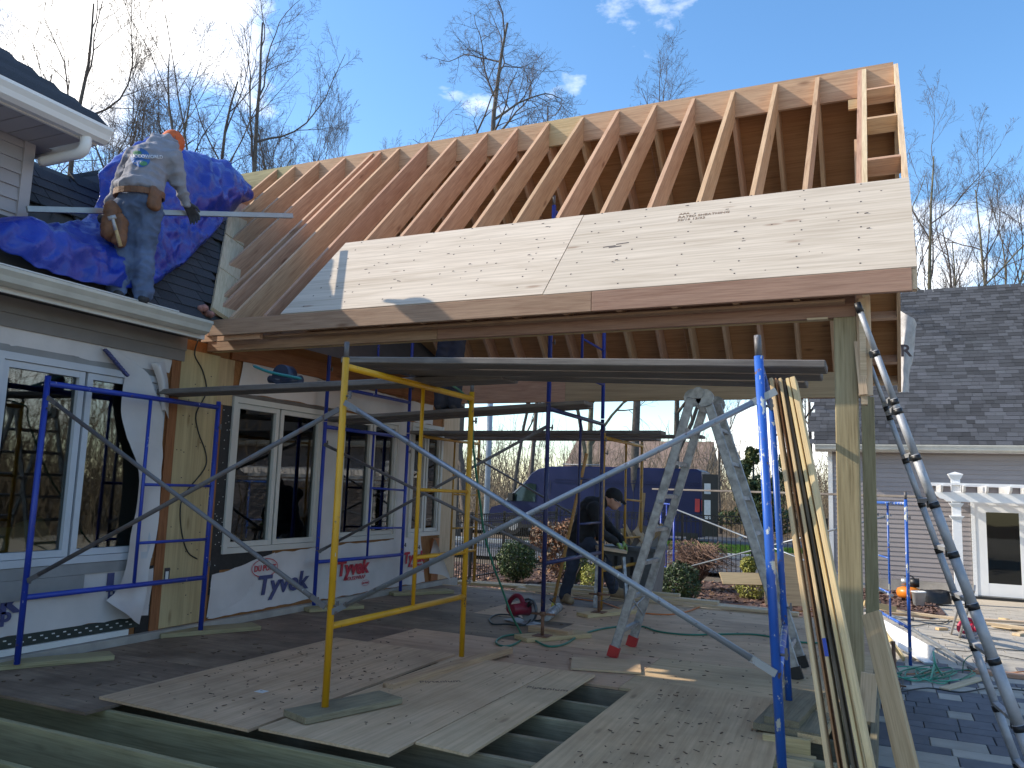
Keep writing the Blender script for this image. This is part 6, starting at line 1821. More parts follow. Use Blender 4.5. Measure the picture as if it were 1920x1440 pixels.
# --- man standing on the upper planks by the wall, head hidden by the beam
C = dict(footL=Vector((-4.376, 7.62, 2.281)), footR=Vector((-4.219, 7.66, 2.284)), kneeL=Vector((-4.398, 7.66, 2.416)), kneeR=Vector((-4.243, 7.68, 2.427)), hipL=Vector((-4.38, 7.72, 2.847)), hipR=Vector((-4.269, 7.74, 2.846)),
    pel=Vector((-4.332, 7.74, 2.897)))
zs = C['footL'].z
k_ = C['pel'].copy()
C['hipL'] = C['footL'] + Vector((0.04, 0.05, 0.80)); C['hipR'] = C['footR'] + Vector((-0.03, 0.05, 0.80)); C['kneeL'] = C['footL'] + Vector((0.0, -0.02, 0.42)); C['kneeR'] = C['footR'] + Vector((0.0, -0.02, 0.42))
C['pel'] = (C['hipL'] + C['hipR']) / 2 + Vector((0, 0, 0.08)); C['chest'] = C['pel'] + Vector((0.04, 0.10, 0.40)); C['neck'] = C['chest'] + Vector((0.0, 0.06, 0.18)); C['head'] = C['neck'] + Vector((0, 0.05, 0.16))
C['shL'] = C['chest'] + Vector((-0.19, 0.03, 0.08)); C['shR'] = C['chest'] + Vector((0.19, 0.03, 0.08)); C['elL'] = C['shL'] + Vector((-0.12, 0.1, -0.24)); C['elR'] = C['shR'] + Vector((0.13, 0.02, -0.24))
C['wrL'] = C['elL'] + Vector((-0.05, 0.24, 0.02)); C['wrR'] = C['elR'] + Vector((-0.02, 0.2, -0.10)); C['haL'] = C['wrL'] + Vector((-.02, .1, 0)); C['haR'] = C['wrR'] + Vector((0, .1, -.02))
c_M = Matrix.Translation((C['footL'] + C['footR']) / 2)
m = MB()
cap(m, C['pel'], C['chest'], 0.11, 0.12); cap(m, C['chest'], C['neck'], 0.10, 0.06); cap(m, C['neck'], C['head'], 0.055, 0.07); ell(m, C['head'], (0.08, 0.10, 0.12)); ell(m, C['head'] + Vector((0, 0.105, -0.02)), (0.015, 0.02, 0.02))
for s in 'LR':
    cap(m, C['chest'], C['sh' + s], 0.08, 0.05); cap(m, C['sh' + s], C['el' + s], 0.045, 0.036); cap(m, C['el' + s], C['wr' + s], 0.036, 0.028)
    cap(m, C['pel'], C['hip' + s], 0.09, 0.07); cap(m, C['hip' + s], C['knee' + s], 0.068, 0.05); cap(m, C['knee' + s], C['foot' + s], 0.048, 0.036)
    hand(m, C['wr' + s], C['ha' + s], (0, 0, -1), 0.95, 0.5)
p3 = blob('person', m, 'skin', None, 0.013, 3, origin=c_M.translation)
tag(p3, 'man in a black top and jeans standing on the scaffold planks under the roof', 'person'); WM[p3] = c_M
m = MB(); cap(m, C['pel'] + Vector((0, 0, 0.03)), C['chest'], 0.17, 0.18); cap(m, C['shL'], C['shR'], 0.10, 0.10); cap(m, C['chest'], C['neck'], 0.14, 0.08)
for s in 'LR': cap(m, C['sh' + s], C['el' + s], 0.085, 0.065); cap(m, C['el' + s], C['wr' + s], 0.064, 0.048)
blob('black_top', m, 'jacket', p3, 0.015, 4, 0.012, 7, 3, c_M.translation)
m = MB(); ell(m, C['pel'] + Vector((0, 0, -0.04)), (0.18, 0.14, 0.14))
for s in 'LR': cap(m, C['pel'], C['hip' + s], 0.13, 0.11); cap(m, C['hip' + s], C['knee' + s], 0.105, 0.082); cap(m, C['knee' + s], C['foot' + s], 0.08, 0.078)
blob('jeans', m, 'jeans_dark', p3, 0.015, 4, 0.012, 8, 8, c_M.translation)
m = MB(); boot(m, C['footL'] + Vector((0, 0, 0.0)), (0.1, 1, 0))
blob('boot', m, 'boot_black', p3, 0.012, 3, 0.003, 20, 1, c_M.translation)
m = MB(); boot(m, C['footR'] + Vector((0, 0, 0.0)), (-0.1, 1, 0))
blob('boot', m, 'boot_black', p3, 0.012, 3, 0.003, 20, 1, c_M.translation)

# ---------------------------------------------------------------- blue tarpaulin over the roof
mm, t, b = nt('blue_tarp')
v = coords(t, (1, 1, 1), 0)
f1 = noise_tex(t, v, 2.2, 5, 0.6)
c = ramp(t, f1, [(0.3, (0.008, 0.028, 0.26)), (0.7, (0.016, 0.055, 0.42))])
t.links.new(c, b.inputs['Base Color']); b.inputs['Roughness'].default_value = 0.30
wv = noise_tex(t, coords(t, (1, 1, 1), 0), 26, 5, 0.6, 1.5)
bump(t, b, wv, 0.35, 0.02)
MT['tarp'] = mm
tg = [
 [(-6.216, 4.619, 3.991), (-6.494, 5.033, 4.408), (-6.857, 5.672, 4.874), (-6.901, 6.136, 4.924), (-7.081, 6.769, 5.11), (-7.2, 7.257, 5.169), (-7.195, 7.486, 5.072)],
 [(-6.168, 4.594, 3.742), (-6.282, 4.873, 4.02), (-6.445, 5.337, 4.322), (-6.509, 5.813, 4.485), (-6.628, 6.323, 4.633), (-6.842, 6.898, 4.797), (-7.031, 7.339, 4.859)],
 [(-6.061, 4.431, 3.532), (-6.197, 4.789, 3.745), (-6.265, 5.195, 3.911), (-6.364, 5.683, 4.112), (-6.422, 6.094, 4.267), (-6.698, 6.666, 4.516), (-6.979, 7.119, 4.681)],
 [(-5.863, 4.091, 3.311), (-5.975, 4.526, 3.451), (-6.108, 5.002, 3.615), (-6.238, 5.469, 3.776), (-6.442, 5.967, 3.989), (-6.652, 6.426, 4.194), (-6.942, 6.922, 4.504)],
 [(-5.782, 3.781, 3.22), (-5.706, 4.148, 3.194), (-5.86, 4.713, 3.307), (-5.941, 5.086, 3.398), (-6.074, 5.472, 3.547), (-6.259, 5.846, 3.74), (-6.428, 6.139, 3.913)],
 [(-5.634, 3.47, 3.144), (-5.444, 3.756, 2.991), (-5.572, 4.301, 3.03), (-5.671, 4.684, 3.095), (-5.76, 4.977, 3.18), (-5.851, 5.205, 3.283), (-6.012, 5.477, 3.448)],
 [(-5.493, 3.258, 2.926), (-5.416, 3.593, 2.825), (-5.4, 4.004, 2.807), (-5.446, 4.28, 2.828), (-5.53, 4.575, 2.893), (-5.609, 4.763, 2.981), (-5.693, 4.929, 3.076)]]
rows = [smooth_path(r, 16) for r in tg]
cols = [smooth_path([r[i] for r in rows], 16) for i in range(len(rows[0]))]
nu, nv = len(cols), len(cols[0])
nT = Vector((SL, 0, 1)).normalized()
vs = []
for j in range(nv):
    for i in range(nu):
        p = cols[i][j]
        q = Vector((p.y * 2.0 + p.x * 1.2, p.z * 2.2, p.x))
        fold4 = 1 - abs(noise.noise(Vector((p.y * 16 + p.x * 9, p.z * 15 + p.y * 4, 3)))) * 2.0
        fold = 1 - abs(noise.noise(q * 0.9 + Vector((3, 1, 0)))) * 2.2
        fold2 = 1 - abs(noise.noise(Vector((p.y * 5 - p.z * 3, p.z * 4 + p.y, 2)))) * 2.0
        fold3 = 1 - abs(noise.noise(Vector((p.y * 9 + p.z * 7, p.z * 8 - p.y * 3, 7)))) * 2.0
        h = 0.065 * fold + 0.045 * fold2 + 0.022 * fold3 + 0.010 * fold4
        edge = min(1.0, min(i, nu - 1 - i, j, nv - 1 - j) / 6.0)
        vs.append(p + nT * (h * (0.35 + 0.65 * edge)) + Vector((0, noise.noise(q * 3) * 0.03, 0)))
fs = [(j * nu + i, j * nu + i + 1, (j + 1) * nu + i + 1, (j + 1) * nu + i) for j in range(nv - 1) for i in range(nu - 1)]
me = bpy.data.meshes.new('tarpaulin'); me.from_pydata(vs, [], fs); me.polygons.foreach_set('use_smooth', [True] * len(fs)); me.update()
tp = link('tarpaulin', me, 'tarp'); tag(tp, 'crumpled bright blue tarpaulin bunched over the old roof', 'tarpaulin')
md = tp.modifiers.new('thickness', 'SOLIDIFY'); md.thickness = 0.004


# ---------------------------------------------------------------- trees
MT['bark'] = plain('bark', (0.115, 0.095, 0.08), 0.95, 0, 0.35, 9, 0.7, 40)
MT['bark_moss'] = plain('mossy_bark', (0.16, 0.14, 0.09), 0.95, 0, 0.45, 5, 0.7, 40)
MT['twig'] = plain('twigs', (0.10, 0.078, 0.068), 0.95, 0, 0.25, 3)
MT['brush'] = plain('dry_brush', (0.25, 0.19, 0.125), 0.95, 0, 0.45, 1.3)
MT['brush_dark'] = plain('dark_brush', (0.15, 0.12, 0.085), 0.95, 0, 0.45, 1.1)

def tubes_mesh(polys, mat, name):
    """many tapering polylines -> one mesh; polys = list of (points Nx3, radii N, sides)"""
    V = []; F = []; base = 0
    for P, Rr, sides in polys:
        n = len(P)
        T = np.gradient(P, axis=0); T /= np.linalg.norm(T, axis=1)[:, None] + 1e-9
        ref = np.array([0.31, 0.83, 0.46]) if abs(T[0][2]) > 0.7 else np.array([0.1, 0.2, 0.97])
        A = np.cross(T, ref); A /= np.linalg.norm(A, axis=1)[:, None] + 1e-9
        Bv = np.cross(T, A)
        ang = np.arange(sides) * 2 * PI / sides
        ring = P[:, None, :] + Rr[:, None, None] * (np.cos(ang)[None, :, None] * A[:, None, :] + np.sin(ang)[None, :, None] * Bv[:, None, :])
        V.append(ring.reshape(-1, 3))
        i = np.arange(n - 1)[:, None] * sides; k = np.arange(sides)[None, :]; k2 = (k + 1) % sides
        F.append((np.stack([i + k, i + k2, i + sides + k2, i + sides + k], axis=-1).reshape(-1, 4)) + base)
        base += n * sides
    V = np.concatenate(V).astype(np.float32); F = np.concatenate(F).astype(np.int32)
    me = bpy.data.meshes.new(name)
    me.vertices.add(len(V)); me.vertices.foreach_set('co', V.ravel())
    me.loops.add(F.size); me.loops.foreach_set('vertex_index', F.ravel())
    me.polygons.add(len(F)); me.polygons.foreach_set('loop_start', np.arange(len(F), dtype=np.int32) * 4)
    me.update(calc_edges=True)
    me.polygons.foreach_set('use_smooth', np.ones(len(F), dtype=bool))
    me.materials.append(MT[mat]); me.update()
    return me

def grow(seed, H, r0, clear=0.3, spread=0.9, wob=0.12, up=0.25, n1=11, dens=1.0, fork=0.0, l1=0.48):
    """returns (trunk polylines, crown polylines)"""
    r = np.random.default_rng(seed)
    trunk = []; crown = []
    def path(p, d, L, ra, rb, n, w, upb):
        pts = [p]; d = d / np.linalg.norm(d)
        for i in range(n):
            d = d + r.normal(0, w, 3) + np.array([0, 0, upb])
            d /= np.linalg.norm(d)
            pts.append(pts[-1] + d * L / n)
        t = np.linspace(0, 1, n + 1)
        return np.array(pts), ra + (rb - ra) * t ** 0.85
    def side(dv, ang):
        a = r.normal(0, 1, 3); a -= dv * a.dot(dv); a /= np.linalg.norm(a) + 1e-9
        return dv * math.cos(ang) + a * math.sin(ang)
    def rec(P, Rr, L, lev):
        if lev > 4: return
        cnt = {1: n1, 2: 9, 3: 9, 4: 6}[lev]
        cnt = max(2, int(round(cnt * dens)))
        for k in range(cnt):
            lo = clear if lev == 1 else 0.18
            t = lo + (1 - lo) * (k + r.uniform(0.1, 0.9)) / cnt
            i = min(int(t * (len(P) - 1)), len(P) - 2); fq = t * (len(P) - 1) - i
            p = P[i] * (1 - fq) + P[i + 1] * fq
            rr = (Rr[i] * (1 - fq) + Rr[i + 1] * fq)
            d0 = P[i + 1] - P[i]; d0 /= np.linalg.norm(d0)
            ang = r.uniform(0.45, 0.95) * spread
            ll = L * (l1 if lev == 1 else 0.50) * (1.12 - 0.65 * t) * r.uniform(0.75, 1.2)
            ra = min(rr * 0.62, max(0.0055, ll * 0.0135)); rb = max(0.0038, ra * 0.22)
            n = {1: 9, 2: 6, 3: 4, 4: 3}[lev]
            Q, RQ = path(p, side(d0, ang), ll, ra, rb, n, wob * (1.0 if lev < 3 else 1.3), up * (0.10 if lev < 3 else 0.06))
            (trunk if lev == 1 and ra > 0.05 else crown).append((Q, RQ, {1: 7, 2: 5, 3: 3, 4: 3}[lev]))
            rec(Q, RQ, ll, lev + 1)
    P, Rr = path(np.zeros(3), np.array([r.normal(0, .04), r.normal(0, .04), 1.0]), H, r0, r0 * 0.14, 16, wob * 0.30, 0.10)
    Rr[0] *= 1.35
    trunk.append((P, Rr, 9))
    rec(P, Rr, H, 1)
    if fork:
        i = int(fork * 16)
        Q, RQ = path(P[i], side((P[i + 1] - P[i]) / np.linalg.norm(P[i + 1] - P[i]), 0.5), H * (1 - fork) * 0.95, Rr[i] * 0.8, 0.02, 12, wob * .5, 0.08)
        trunk.append((Q, RQ, 8)); rec(Q, RQ, H * 0.9, 1)
    return trunk, crown

KIND = {}
def kind(nm, bark='bark', **kw):
    t, c = grow(**kw)
    KIND[nm] = (tubes_mesh(t, bark, 'trunk'), tubes_mesh(c, 'twig', 'branches'), kw['H'])
kind('oak', seed=14, H=20, r0=0.30, clear=0.30, spread=1.25, wob=0.19, up=0.45, n1=15, dens=1.0, l1=0.42)
kind('ash', seed=23, H=18, r0=0.21, clear=0.26, spread=1.0, wob=0.14, up=0.7, n1=10, dens=0.85, fork=0.34)
kind('maple', seed=37, H=16, r0=0.20, clear=0.24, spread=0.95, wob=0.14, up=0.8, n1=10, dens=0.80, fork=0.3)
kind('thin', seed=52, H=14, r0=0.12, clear=0.28, spread=0.7, wob=0.09, up=1.0, n1=11, dens=0.9)
kind('birch', 'bark_moss', seed=66, H=15, r0=0.17, clear=0.22, spread=0.9, wob=0.13, up=0.9, n1=10, dens=0.80, fork=0.22)
GT = 'bare trees behind the house and road'
protos = {}
def tree(kd, xy, H, rz, label, lean=(0, 0), group=GT):
    x, y = xy[0], xy[1]
    tr_, cr_, h0 = KIND[kd]
    s = H / h0
    M = Matrix.Translation((x, y, ground_z(y) - 0.15)) @ Matrix.Rotation(lean[0], 4, 'X') @ Matrix.Rotation(lean[1], 4, 'Y') @ Matrix.Rotation(rz, 4, 'Z') @ Matrix.Diagonal((s, s, s, 1))
    o = link('tree', None, None, None, M)
    tag(o, label, 'tree', group)
    link('trunk', tr_, None, o, M); link('branches', cr_, None, o, M)
    return o
tree('oak', (-15.381, 28.061, 1.655), 20.5, 0.6, 'tallest bare tree with twisted spreading limbs above the middle of the ridge')
tree('ash', (-9.237, 31.681, 1.899), 18.5, 2.0, 'bare tree whose crown fans out above the ridge right of the twisted tree')
tree('maple', (-8.553, 35.998, 2.018), 15.0, 1.0, 'bare tree with a dark trunk seen under the beam left of the folding ladder')
tree('ash', (-21.481, 22.351, 1.363), 20.5, 4.2, 'large bare forked tree rising behind the blue tarpaulin')
tree('maple', (-25.773, 25.134, 1.318), 19.5, 5.4, 'slender bare tree just left of the forked tree behind the tarpaulin')
tree('birch', (-27.188, 23.597, 1.245), 18.0, 2.6, 'bare tree directly above the head of the man on the eave', (0, 0.05))
tree('thin', (-30.195, 23.071, 1.156), 18.0, 0.4, 'bare tree between the upper gutter and the tarpaulin')
tree('ash', (-29.948, 19.977, 1.089), 22.0, 3.3, 'bare tree whose twigs fill the upper left corner over the dark roof')
tree('thin', (-23.485, 27.285, 1.428), 16.5, 1.9, 'thin bare tree left of a pair behind the left end of the ridge')
tree('maple', (-24.866, 31.332, 1.488), 17.5, 3.6, 'bushy bare tree behind the left half of the ridge')
tree('thin', (-20.209, 27.342, 1.514), 15.0, 5.0, 'thin bare tree with upright twigs near the middle of the left ridge')
tree('birch', (-23.551, 34.776, 1.604), 16.5, 0.9, 'bare tree half hidden left of the twisted tree')
tree('thin', (-14.442, 32.976, 1.795), 15.5, 2.4, 'leaning bare tree with two stems behind the van', (0.0, 0.10))
tree('thin', (-15.442, 33.623, 1.785), 13.0, 0.3, 'small leaning bare tree next to the two stemmed one behind the van', (0.0, 0.12))
tree('birch', (-11.481, 33.063, 1.874), 15.0, 4.4, 'mossy trunked bare tree behind the middle of the van')
tree('birch', (1.265, 35.978, 2.271), 16.0, 2.2, 'pale forked bare tree just right of the gable above the garage roof', (0, 0.04))
tree('maple', (3.199, 43.884, 2.508), 15.5, 1.5, 'bare tree in the middle over the garage ridge')
tree('birch', (4.349, 37.75, 2.392), 15.5, 5.6, 'bare tree at the far right over the garage ridge')
tree('thin', (-7.803, 43.303, 2.211), 12.0, 0.2, 'thin bare tree seen through the open ladder')
tree('thin', (-3.289, 39.865, 2.245), 12.5, 3.0, 'thin bare tree left of the garage corner')
tree('maple', (-3.457, 46.873, 2.407), 12.5, 4.0, 'bare tree with ivy dark stem beside the garage corner')
tree('oak', (-10.55, 20.438, 1.599), 9.0, 4.6, 'dark trunked tree close behind the end of the house wall')
# the other side of the yard, which the windows mirror
for i, (x, y, kd, H) in enumerate(((16, 4, 'maple', 15), (20, 11, 'ash', 17), (23, 17, 'birch', 15), (17, -4, 'maple', 14), (27, 8, 'oak', 18), (13, -11, 'ash', 16))):
    tree(kd, (x, y), H, i * 1.3, 'bare tree beyond the right side of the yard', (0, 0), 'trees beyond the right side of the yard')

# undergrowth and far woods that read as one mass
def brush_unit(seed, H, n, r):
    g = np.random.default_rng(seed); out = []
    for k in range(n):
        a = g.uniform(0, 6.28); t = abs(g.normal(0, 0.35))
        d = np.array([math.cos(a) * t, math.sin(a) * t, 1.0]); p = np.array([g.normal(0, .35), g.normal(0, .35), 0.0]); pts = [p]
        L = H * g.uniform(0.4, 1.0)
        for i in range(4):
            d = d + g.normal(0, 0.18, 3); d /= np.linalg.norm(d); pts.append(pts[-1] + d * L / 4)
        pts = np.array(pts)
        out.append((pts, np.linspace(r, r * 0.3, 5), 3))
        for q in range(5):
            i = g.integers(1, 4); dd = g.normal(0, 1, 3) * 0.6 + np.array([0, 0, 0.8]); dd /= np.linalg.norm(dd)
            l = L * g.uniform(0.15, 0.35)
            out.append((np.array([pts[i], pts[i] + dd * l * .5 + g.normal(0, .03, 3), pts[i] + dd * l + g.normal(0, .08, 3)]), np.array([r * .5, r * .35, r * .2]), 3))
    return out
def brush_mass(name, mat, spots, H, n, r, seed):
    units = [brush_unit(seed + k, 1.0, n, r) for k in range(5)]
    g = np.random.default_rng(seed + 99); allp = []
    for (x, y, h) in spots:
        u = units[g.integers(0, 5)]; a = g.uniform(0, 6.28); ca, sa = math.cos(a), math.sin(a)
        z = ground_z(y) - 0.1
        Rm = np.array([[ca, -sa, 0], [sa, ca, 0], [0, 0, 1]])
        for P, rr, s in u:
            Q = P @ Rm.T * np.array([h * 0.8, h * 0.8, h]) + np.array([x, y, z])
            allp.append((Q, rr, s))
    me = tubes_mesh(allp, mat, name)
    o = link(name, me); tag(o, kind='stuff'); return o
g = np.random.default_rng(8)
spots = []
for i in range(210):
    d = g.uniform(40, 52); az_ = g.uniform(-0.95, 0.30)
    spots.append((d * math.sin(az_), d * math.cos(az_), g.uniform(2.0, 4.8)))
brush_mass('undergrowth', 'brush', spots, 1, 17, 0.016, 100)
spots = []
for i in range(170):
    d = g.uniform(54, 78); az_ = g.uniform(-1.05, 0.45)
    spots.append((d * math.sin(az_), d * math.cos(az_), g.uniform(5.0, 9.5)))
brush_mass('far_woods', 'brush_dark', spots, 1, 18, 0.035, 300)
spots = []
for i in range(150):
    a = g.uniform(-0.9, 1.35); d = g.uniform(21, 34)
    spots.append((d * math.cos(a) + 4, d * math.sin(a), g.uniform(4.0, 10.5)))
spots = [s for s in spots if not (s[0] < 10 and s[1] > 16)]
brush_mass('side_undergrowth', 'brush_dark', spots, 1, 18, 0.03, 500)

# leafy things: many small leaf faces through the volume
def leaf_cloud(name, centers, n, size, mats, seed, parent=None, M=None, zsq=1.0):
    g = np.random.default_rng(seed); V = []; F = []; MI = []
    for i in range(n):
        c, rx, rz_ = centers[g.integers(0, len(centers))]
        d = g.normal(0, 1, 3); d /= np.linalg.norm(d)
        rad_ = g.uniform(0.35, 1.0) ** 0.45
        wob_ = 1 + 0.16 * noise.noise(Vector((d[0] * 2.2 + seed, d[1] * 2.2, d[2] * 2.2))) + 0.10 * noise.noise(Vector(d * 6))
        p = np.array(c) + d * np.array([rx, rx, rz_]) * rad_ * wob_
        nrm_ = d * 0.5 + g.normal(0, 0.6, 3); nrm_ /= np.linalg.norm(nrm_)
        a = np.cross(nrm_, g.normal(0, 1, 3)); a /= np.linalg.norm(a) + 1e-9; b2 = np.cross(nrm_, a)
        s = size * g.uniform(0.6, 1.4); k = len(V)
        V += [tuple(p - a * s), tuple(p + b2 * s * .45), tuple(p + a * s), tuple(p - b2 * s * .45)]
        F.append((k, k + 1, k + 2, k + 3)); MI.append(int(g.integers(0, len(mats))))
    me = bpy.data.meshes.new(name); me.from_pydata(V, [], F)
    for m_n in mats: me.materials.append(MT[m_n])
    me.polygons.foreach_set('material_index', MI); me.update()
    if M is not None: me.transform(M.inverted())
    return link(name, me, None, parent, M)
def leafmat(nm, c): MT[nm] = plain(nm, c, 0.6, 0, 0.4, 9); return nm
for nm, c in (('leaf_box1', (0.045, 0.075, 0.018)), ('leaf_box2', (0.075, 0.11, 0.025)), ('leaf_yel1', (0.22, 0.23, 0.04)), ('leaf_yel2', (0.30, 0.29, 0.06)), ('leaf_dark', (0.028, 0.05, 0.018)),
              ('leaf_rust1', (0.24, 0.10, 0.04)), ('leaf_rust2', (0.17, 0.085, 0.045)), ('leaf_pine1', (0.035, 0.065, 0.022)), ('leaf_pine2', (0.06, 0.095, 0.03)), ('leaf_olive', (0.16, 0.16, 0.04)), ('leaf_tan', (0.24, 0.17, 0.10))):
    leafmat(nm, c)
def shrub(nm, label, base, centers, n, size, mats, seed, core=None, stems=8, group=None):
    b0 = Vector(base)
    t = thing(nm, label, 'shrub', base, group)
    C_ = [(Vector(c) + b0, rx, rz_) for c, rx, rz_ in centers]
    leaf_cloud('foliage', C_, n, size, mats, seed, t, Matrix.Translation(b0))
    g2 = np.random.default_rng(seed); P_ = []
    for k in range(stems):
        c, rx, rz_ = C_[k % len(C_)]
        e = np.array(c) + g2.normal(0, 0.4, 3) * rx
        s0 = np.array(b0) + np.array([g2.normal(0, .05), g2.normal(0, .05), -0.03])
        P_.append((np.array([s0, (s0 + e) / 2 + g2.normal(0, .04, 3), e]), np.array([0.014, 0.010, 0.005]), 4))
    me = tubes_mesh(P_, 'twig', 'stems'); me.transform(Matrix.Translation(b0).inverted())
    link('stems', me, None, t, Matrix.Translation(b0))
    return t
bz = GZ - 0.02
p = (-7.61, 17.043, -0.71)
shrub('boxwood', 'round clipped green boxwood ball by the black fence', p, [((0, 0, 0.50), 0.46, 0.48)], 5200, 0.030, ['leaf_box1', 'leaf_box2', 'leaf_box2', 'leaf_dark'], 1)
p = (-7.162, 18.674, -0.415)
shrub('hydrangea', 'dried rust brown hydrangea mound behind the green boxwood', (p[0], p[1], GZ), [((-0.35, 0, 0.92), 0.50, 0.42), ((0.25, 0.1, 0.95), 0.55, 0.46), ((0, -.1, 0.55), 0.5, 0.5)], 4200, 0.045, ['leaf_rust1', 'leaf_rust2', 'leaf_tan'], 2)
p = (-6.309, 17.391, -0.383)
shrub('green_shrub', 'small loose green shrub beside the rust brown mound', (p[0], p[1], GZ), [((0, 0, 0.45), 0.28, 0.42)], 1500, 0.035, ['leaf_box2', 'leaf_olive', 'leaf_box1'], 3)
p = (-5.365, 15.603, -0.285)
shrub('yellow_shrub', 'small yellow green shrub behind the bending man', (p[0], p[1], GZ), [((0, 0, 0.32), 0.20, 0.33)], 1300, 0.026, ['leaf_yel1', 'leaf_yel2'], 4)
p = (-2.565, 17.753, -0.71)
shrub('yellow_shrub', 'two tiered yellow green shrub on the mulch right of the ladder', p, [((0, 0, 0.22), 0.34, 0.26), ((-0.05, 0, 0.66), 0.17, 0.20)], 3000, 0.028, ['leaf_yel1', 'leaf_yel2', 'leaf_yel2'], 5)
p = (-3.759, 16.477, -0.447)
shrub('dark_shrub', 'dark green low shrub at the foot of the narrow blue frame', (p[0], p[1], GZ), [((0, 0, 0.34), 0.42, 0.40)], 3000, 0.034, ['leaf_dark', 'leaf_box1'], 6)
# bare red-brown weeping shrub
wp = Vector((-3.883, 18.599, -0.537)); wp.z = GZ
wt_ = thing('weeping_shrub', 'bare reddish brown weeping shrub behind the narrow blue frame', 'shrub', tuple(wp))
g3 = np.random.default_rng(17); P_ = []
for k in range(420):
    a = g3.uniform(0, 6.28); R0 = g3.uniform(0.3, 0.95); h = g3.uniform(0.65, 1.35)
    pts = []
    for i in range(6):
        t = i / 5
        rr = R0 * (t ** 0.8); z_ = h * math.sin(min(1.0, t * 1.25) * 1.9) * (1 - 0.35 * t)
        pts.append([rr * math.cos(a + t * g3.normal(0, .3)), rr * math.sin(a), max(0.05, z_)] + g3.normal(0, 0.03, 3))
    P_.append((np.array(pts) + np.array(wp), np.linspace(0.012, 0.004, 6), 3))
MT['twig_red'] = plain('red_twigs', (0.20, 0.12, 0.085), 0.9, 0, 0.4, 6)
me = tubes_mesh(P_, 'twig_red', 'branches'); me.transform(Matrix.Translation(wp).inverted())
link('branches', me, None, wt_, Matrix.Translation(wp))
# evergreens beyond the road
def evergreen(label, xy, H, R0, n, seed, mats, group='evergreens beyond the road'):
    x, y = xy[0], xy[1]; z = ground_z(y)
    t = thing('evergreen_tree', label, 'tree', (x, y, z), group)
    g4 = random.Random(seed)
    C_ = []
    for k in range(26):
        h = g4.uniform(0.12, 0.95); rr = R0 * (1.05 - h) ** 0.7
        a = g4.uniform(0, 6.28); q = rr * g4.uniform(0.2, 0.8)
        C_.append((Vector((x + q * math.cos(a), y + q * math.sin(a), z + H * h)), rr * 0.5, H * 0.09))
    leaf_cloud('foliage', C_, n, 0.09, mats, seed, t, Matrix.Translation((x, y, z)))
    me = tubes_mesh([(np.array([[x, y, z - .1], [x, y, z + H * .5], [x + .05, y, z + H * .95]]), np.array([0.12, 0.08, 0.02]), 7)], 'bark', 'trunk'); me.transform(Matrix.Translation((x, y, z)).inverted())
    link('trunk', me, None, t, Matrix.Translation((x, y, z)))
evergreen('bushy green evergreen seen between the ladder and the leaning strips', (-5.325, 37.625, 0.955), 4.0, 1.7, 6500, 21, ['leaf_pine1', 'leaf_pine2', 'leaf_olive'])
evergreen('low olive green evergreen behind the van roof', (-13.341, 37.71, 0.64), 3.3, 1.5, 4000, 22, ['leaf_olive', 'leaf_pine2'])
evergreen('dark evergreen at the edge behind the garage corner', (-4.87, 45.741, 0.925), 4.2, 1.4, 4000, 23, ['leaf_pine1', 'leaf_dark'])

# ---------------------------------------------------------------- pole, far house
up_ = Vector((-11.97, 24.202, 0.599)); up_.z = ground_z(27)
tag(tube('utility_pole', [up_ - Vector((0, 0, 0.2)), up_ + Vector((0, 0, 6.5))], 0.095, plain('pole_paint', (0.33, 0.38, 0.43), 0.6, 0, 0.1), None, 12), 'pale blue grey pole standing behind the end of the house wall', 'pole')
fh = thing('far_house', 'low brown roofed house far behind the van', 'house', (-18.188, 63.444, 2.421))
f0 = Vector((-18.188, 63.444, 2.421)); f0.z = ground_z(66)
MT['far_roof'] = plain('far_roof', (0.21, 0.145, 0.115), 0.9, 0, 0.2, 2)
MT['far_wall'] = plain('far_wall', (0.42, 0.36, 0.31), 0.9)
block('wall', (f0.x - 6, f0.y, f0.z), (f0.x + 5, f0.y + 8, f0.z + 2.7), 'far_wall', fh)
MB().prism([(f0.y - 0.5, f0.z + 2.7), (f0.y + 4, f0.z + 6.3), (f0.y + 8.5, f0.z + 2.7)], 0, f0.x - 6.5, f0.x + 5.5).build('roof', 'far_roof', fh, Matrix.Translation(f0))
for k in range(3):
    wf = block('window', (f0.x - 4.5 + 3.4 * k, f0.y - 0.04, f0.z + 0.9), (f0.x - 3.3 + 3.4 * k, f0.y + 0.02, f0.z + 2.1), 'white_trim', fh)
    block('pane', (f0.x - 4.42 + 3.4 * k, f0.y - 0.05, f0.z + 0.98), (f0.x - 3.38 + 3.4 * k, f0.y - 0.042, f0.z + 2.02), 'glass_dark', wf)

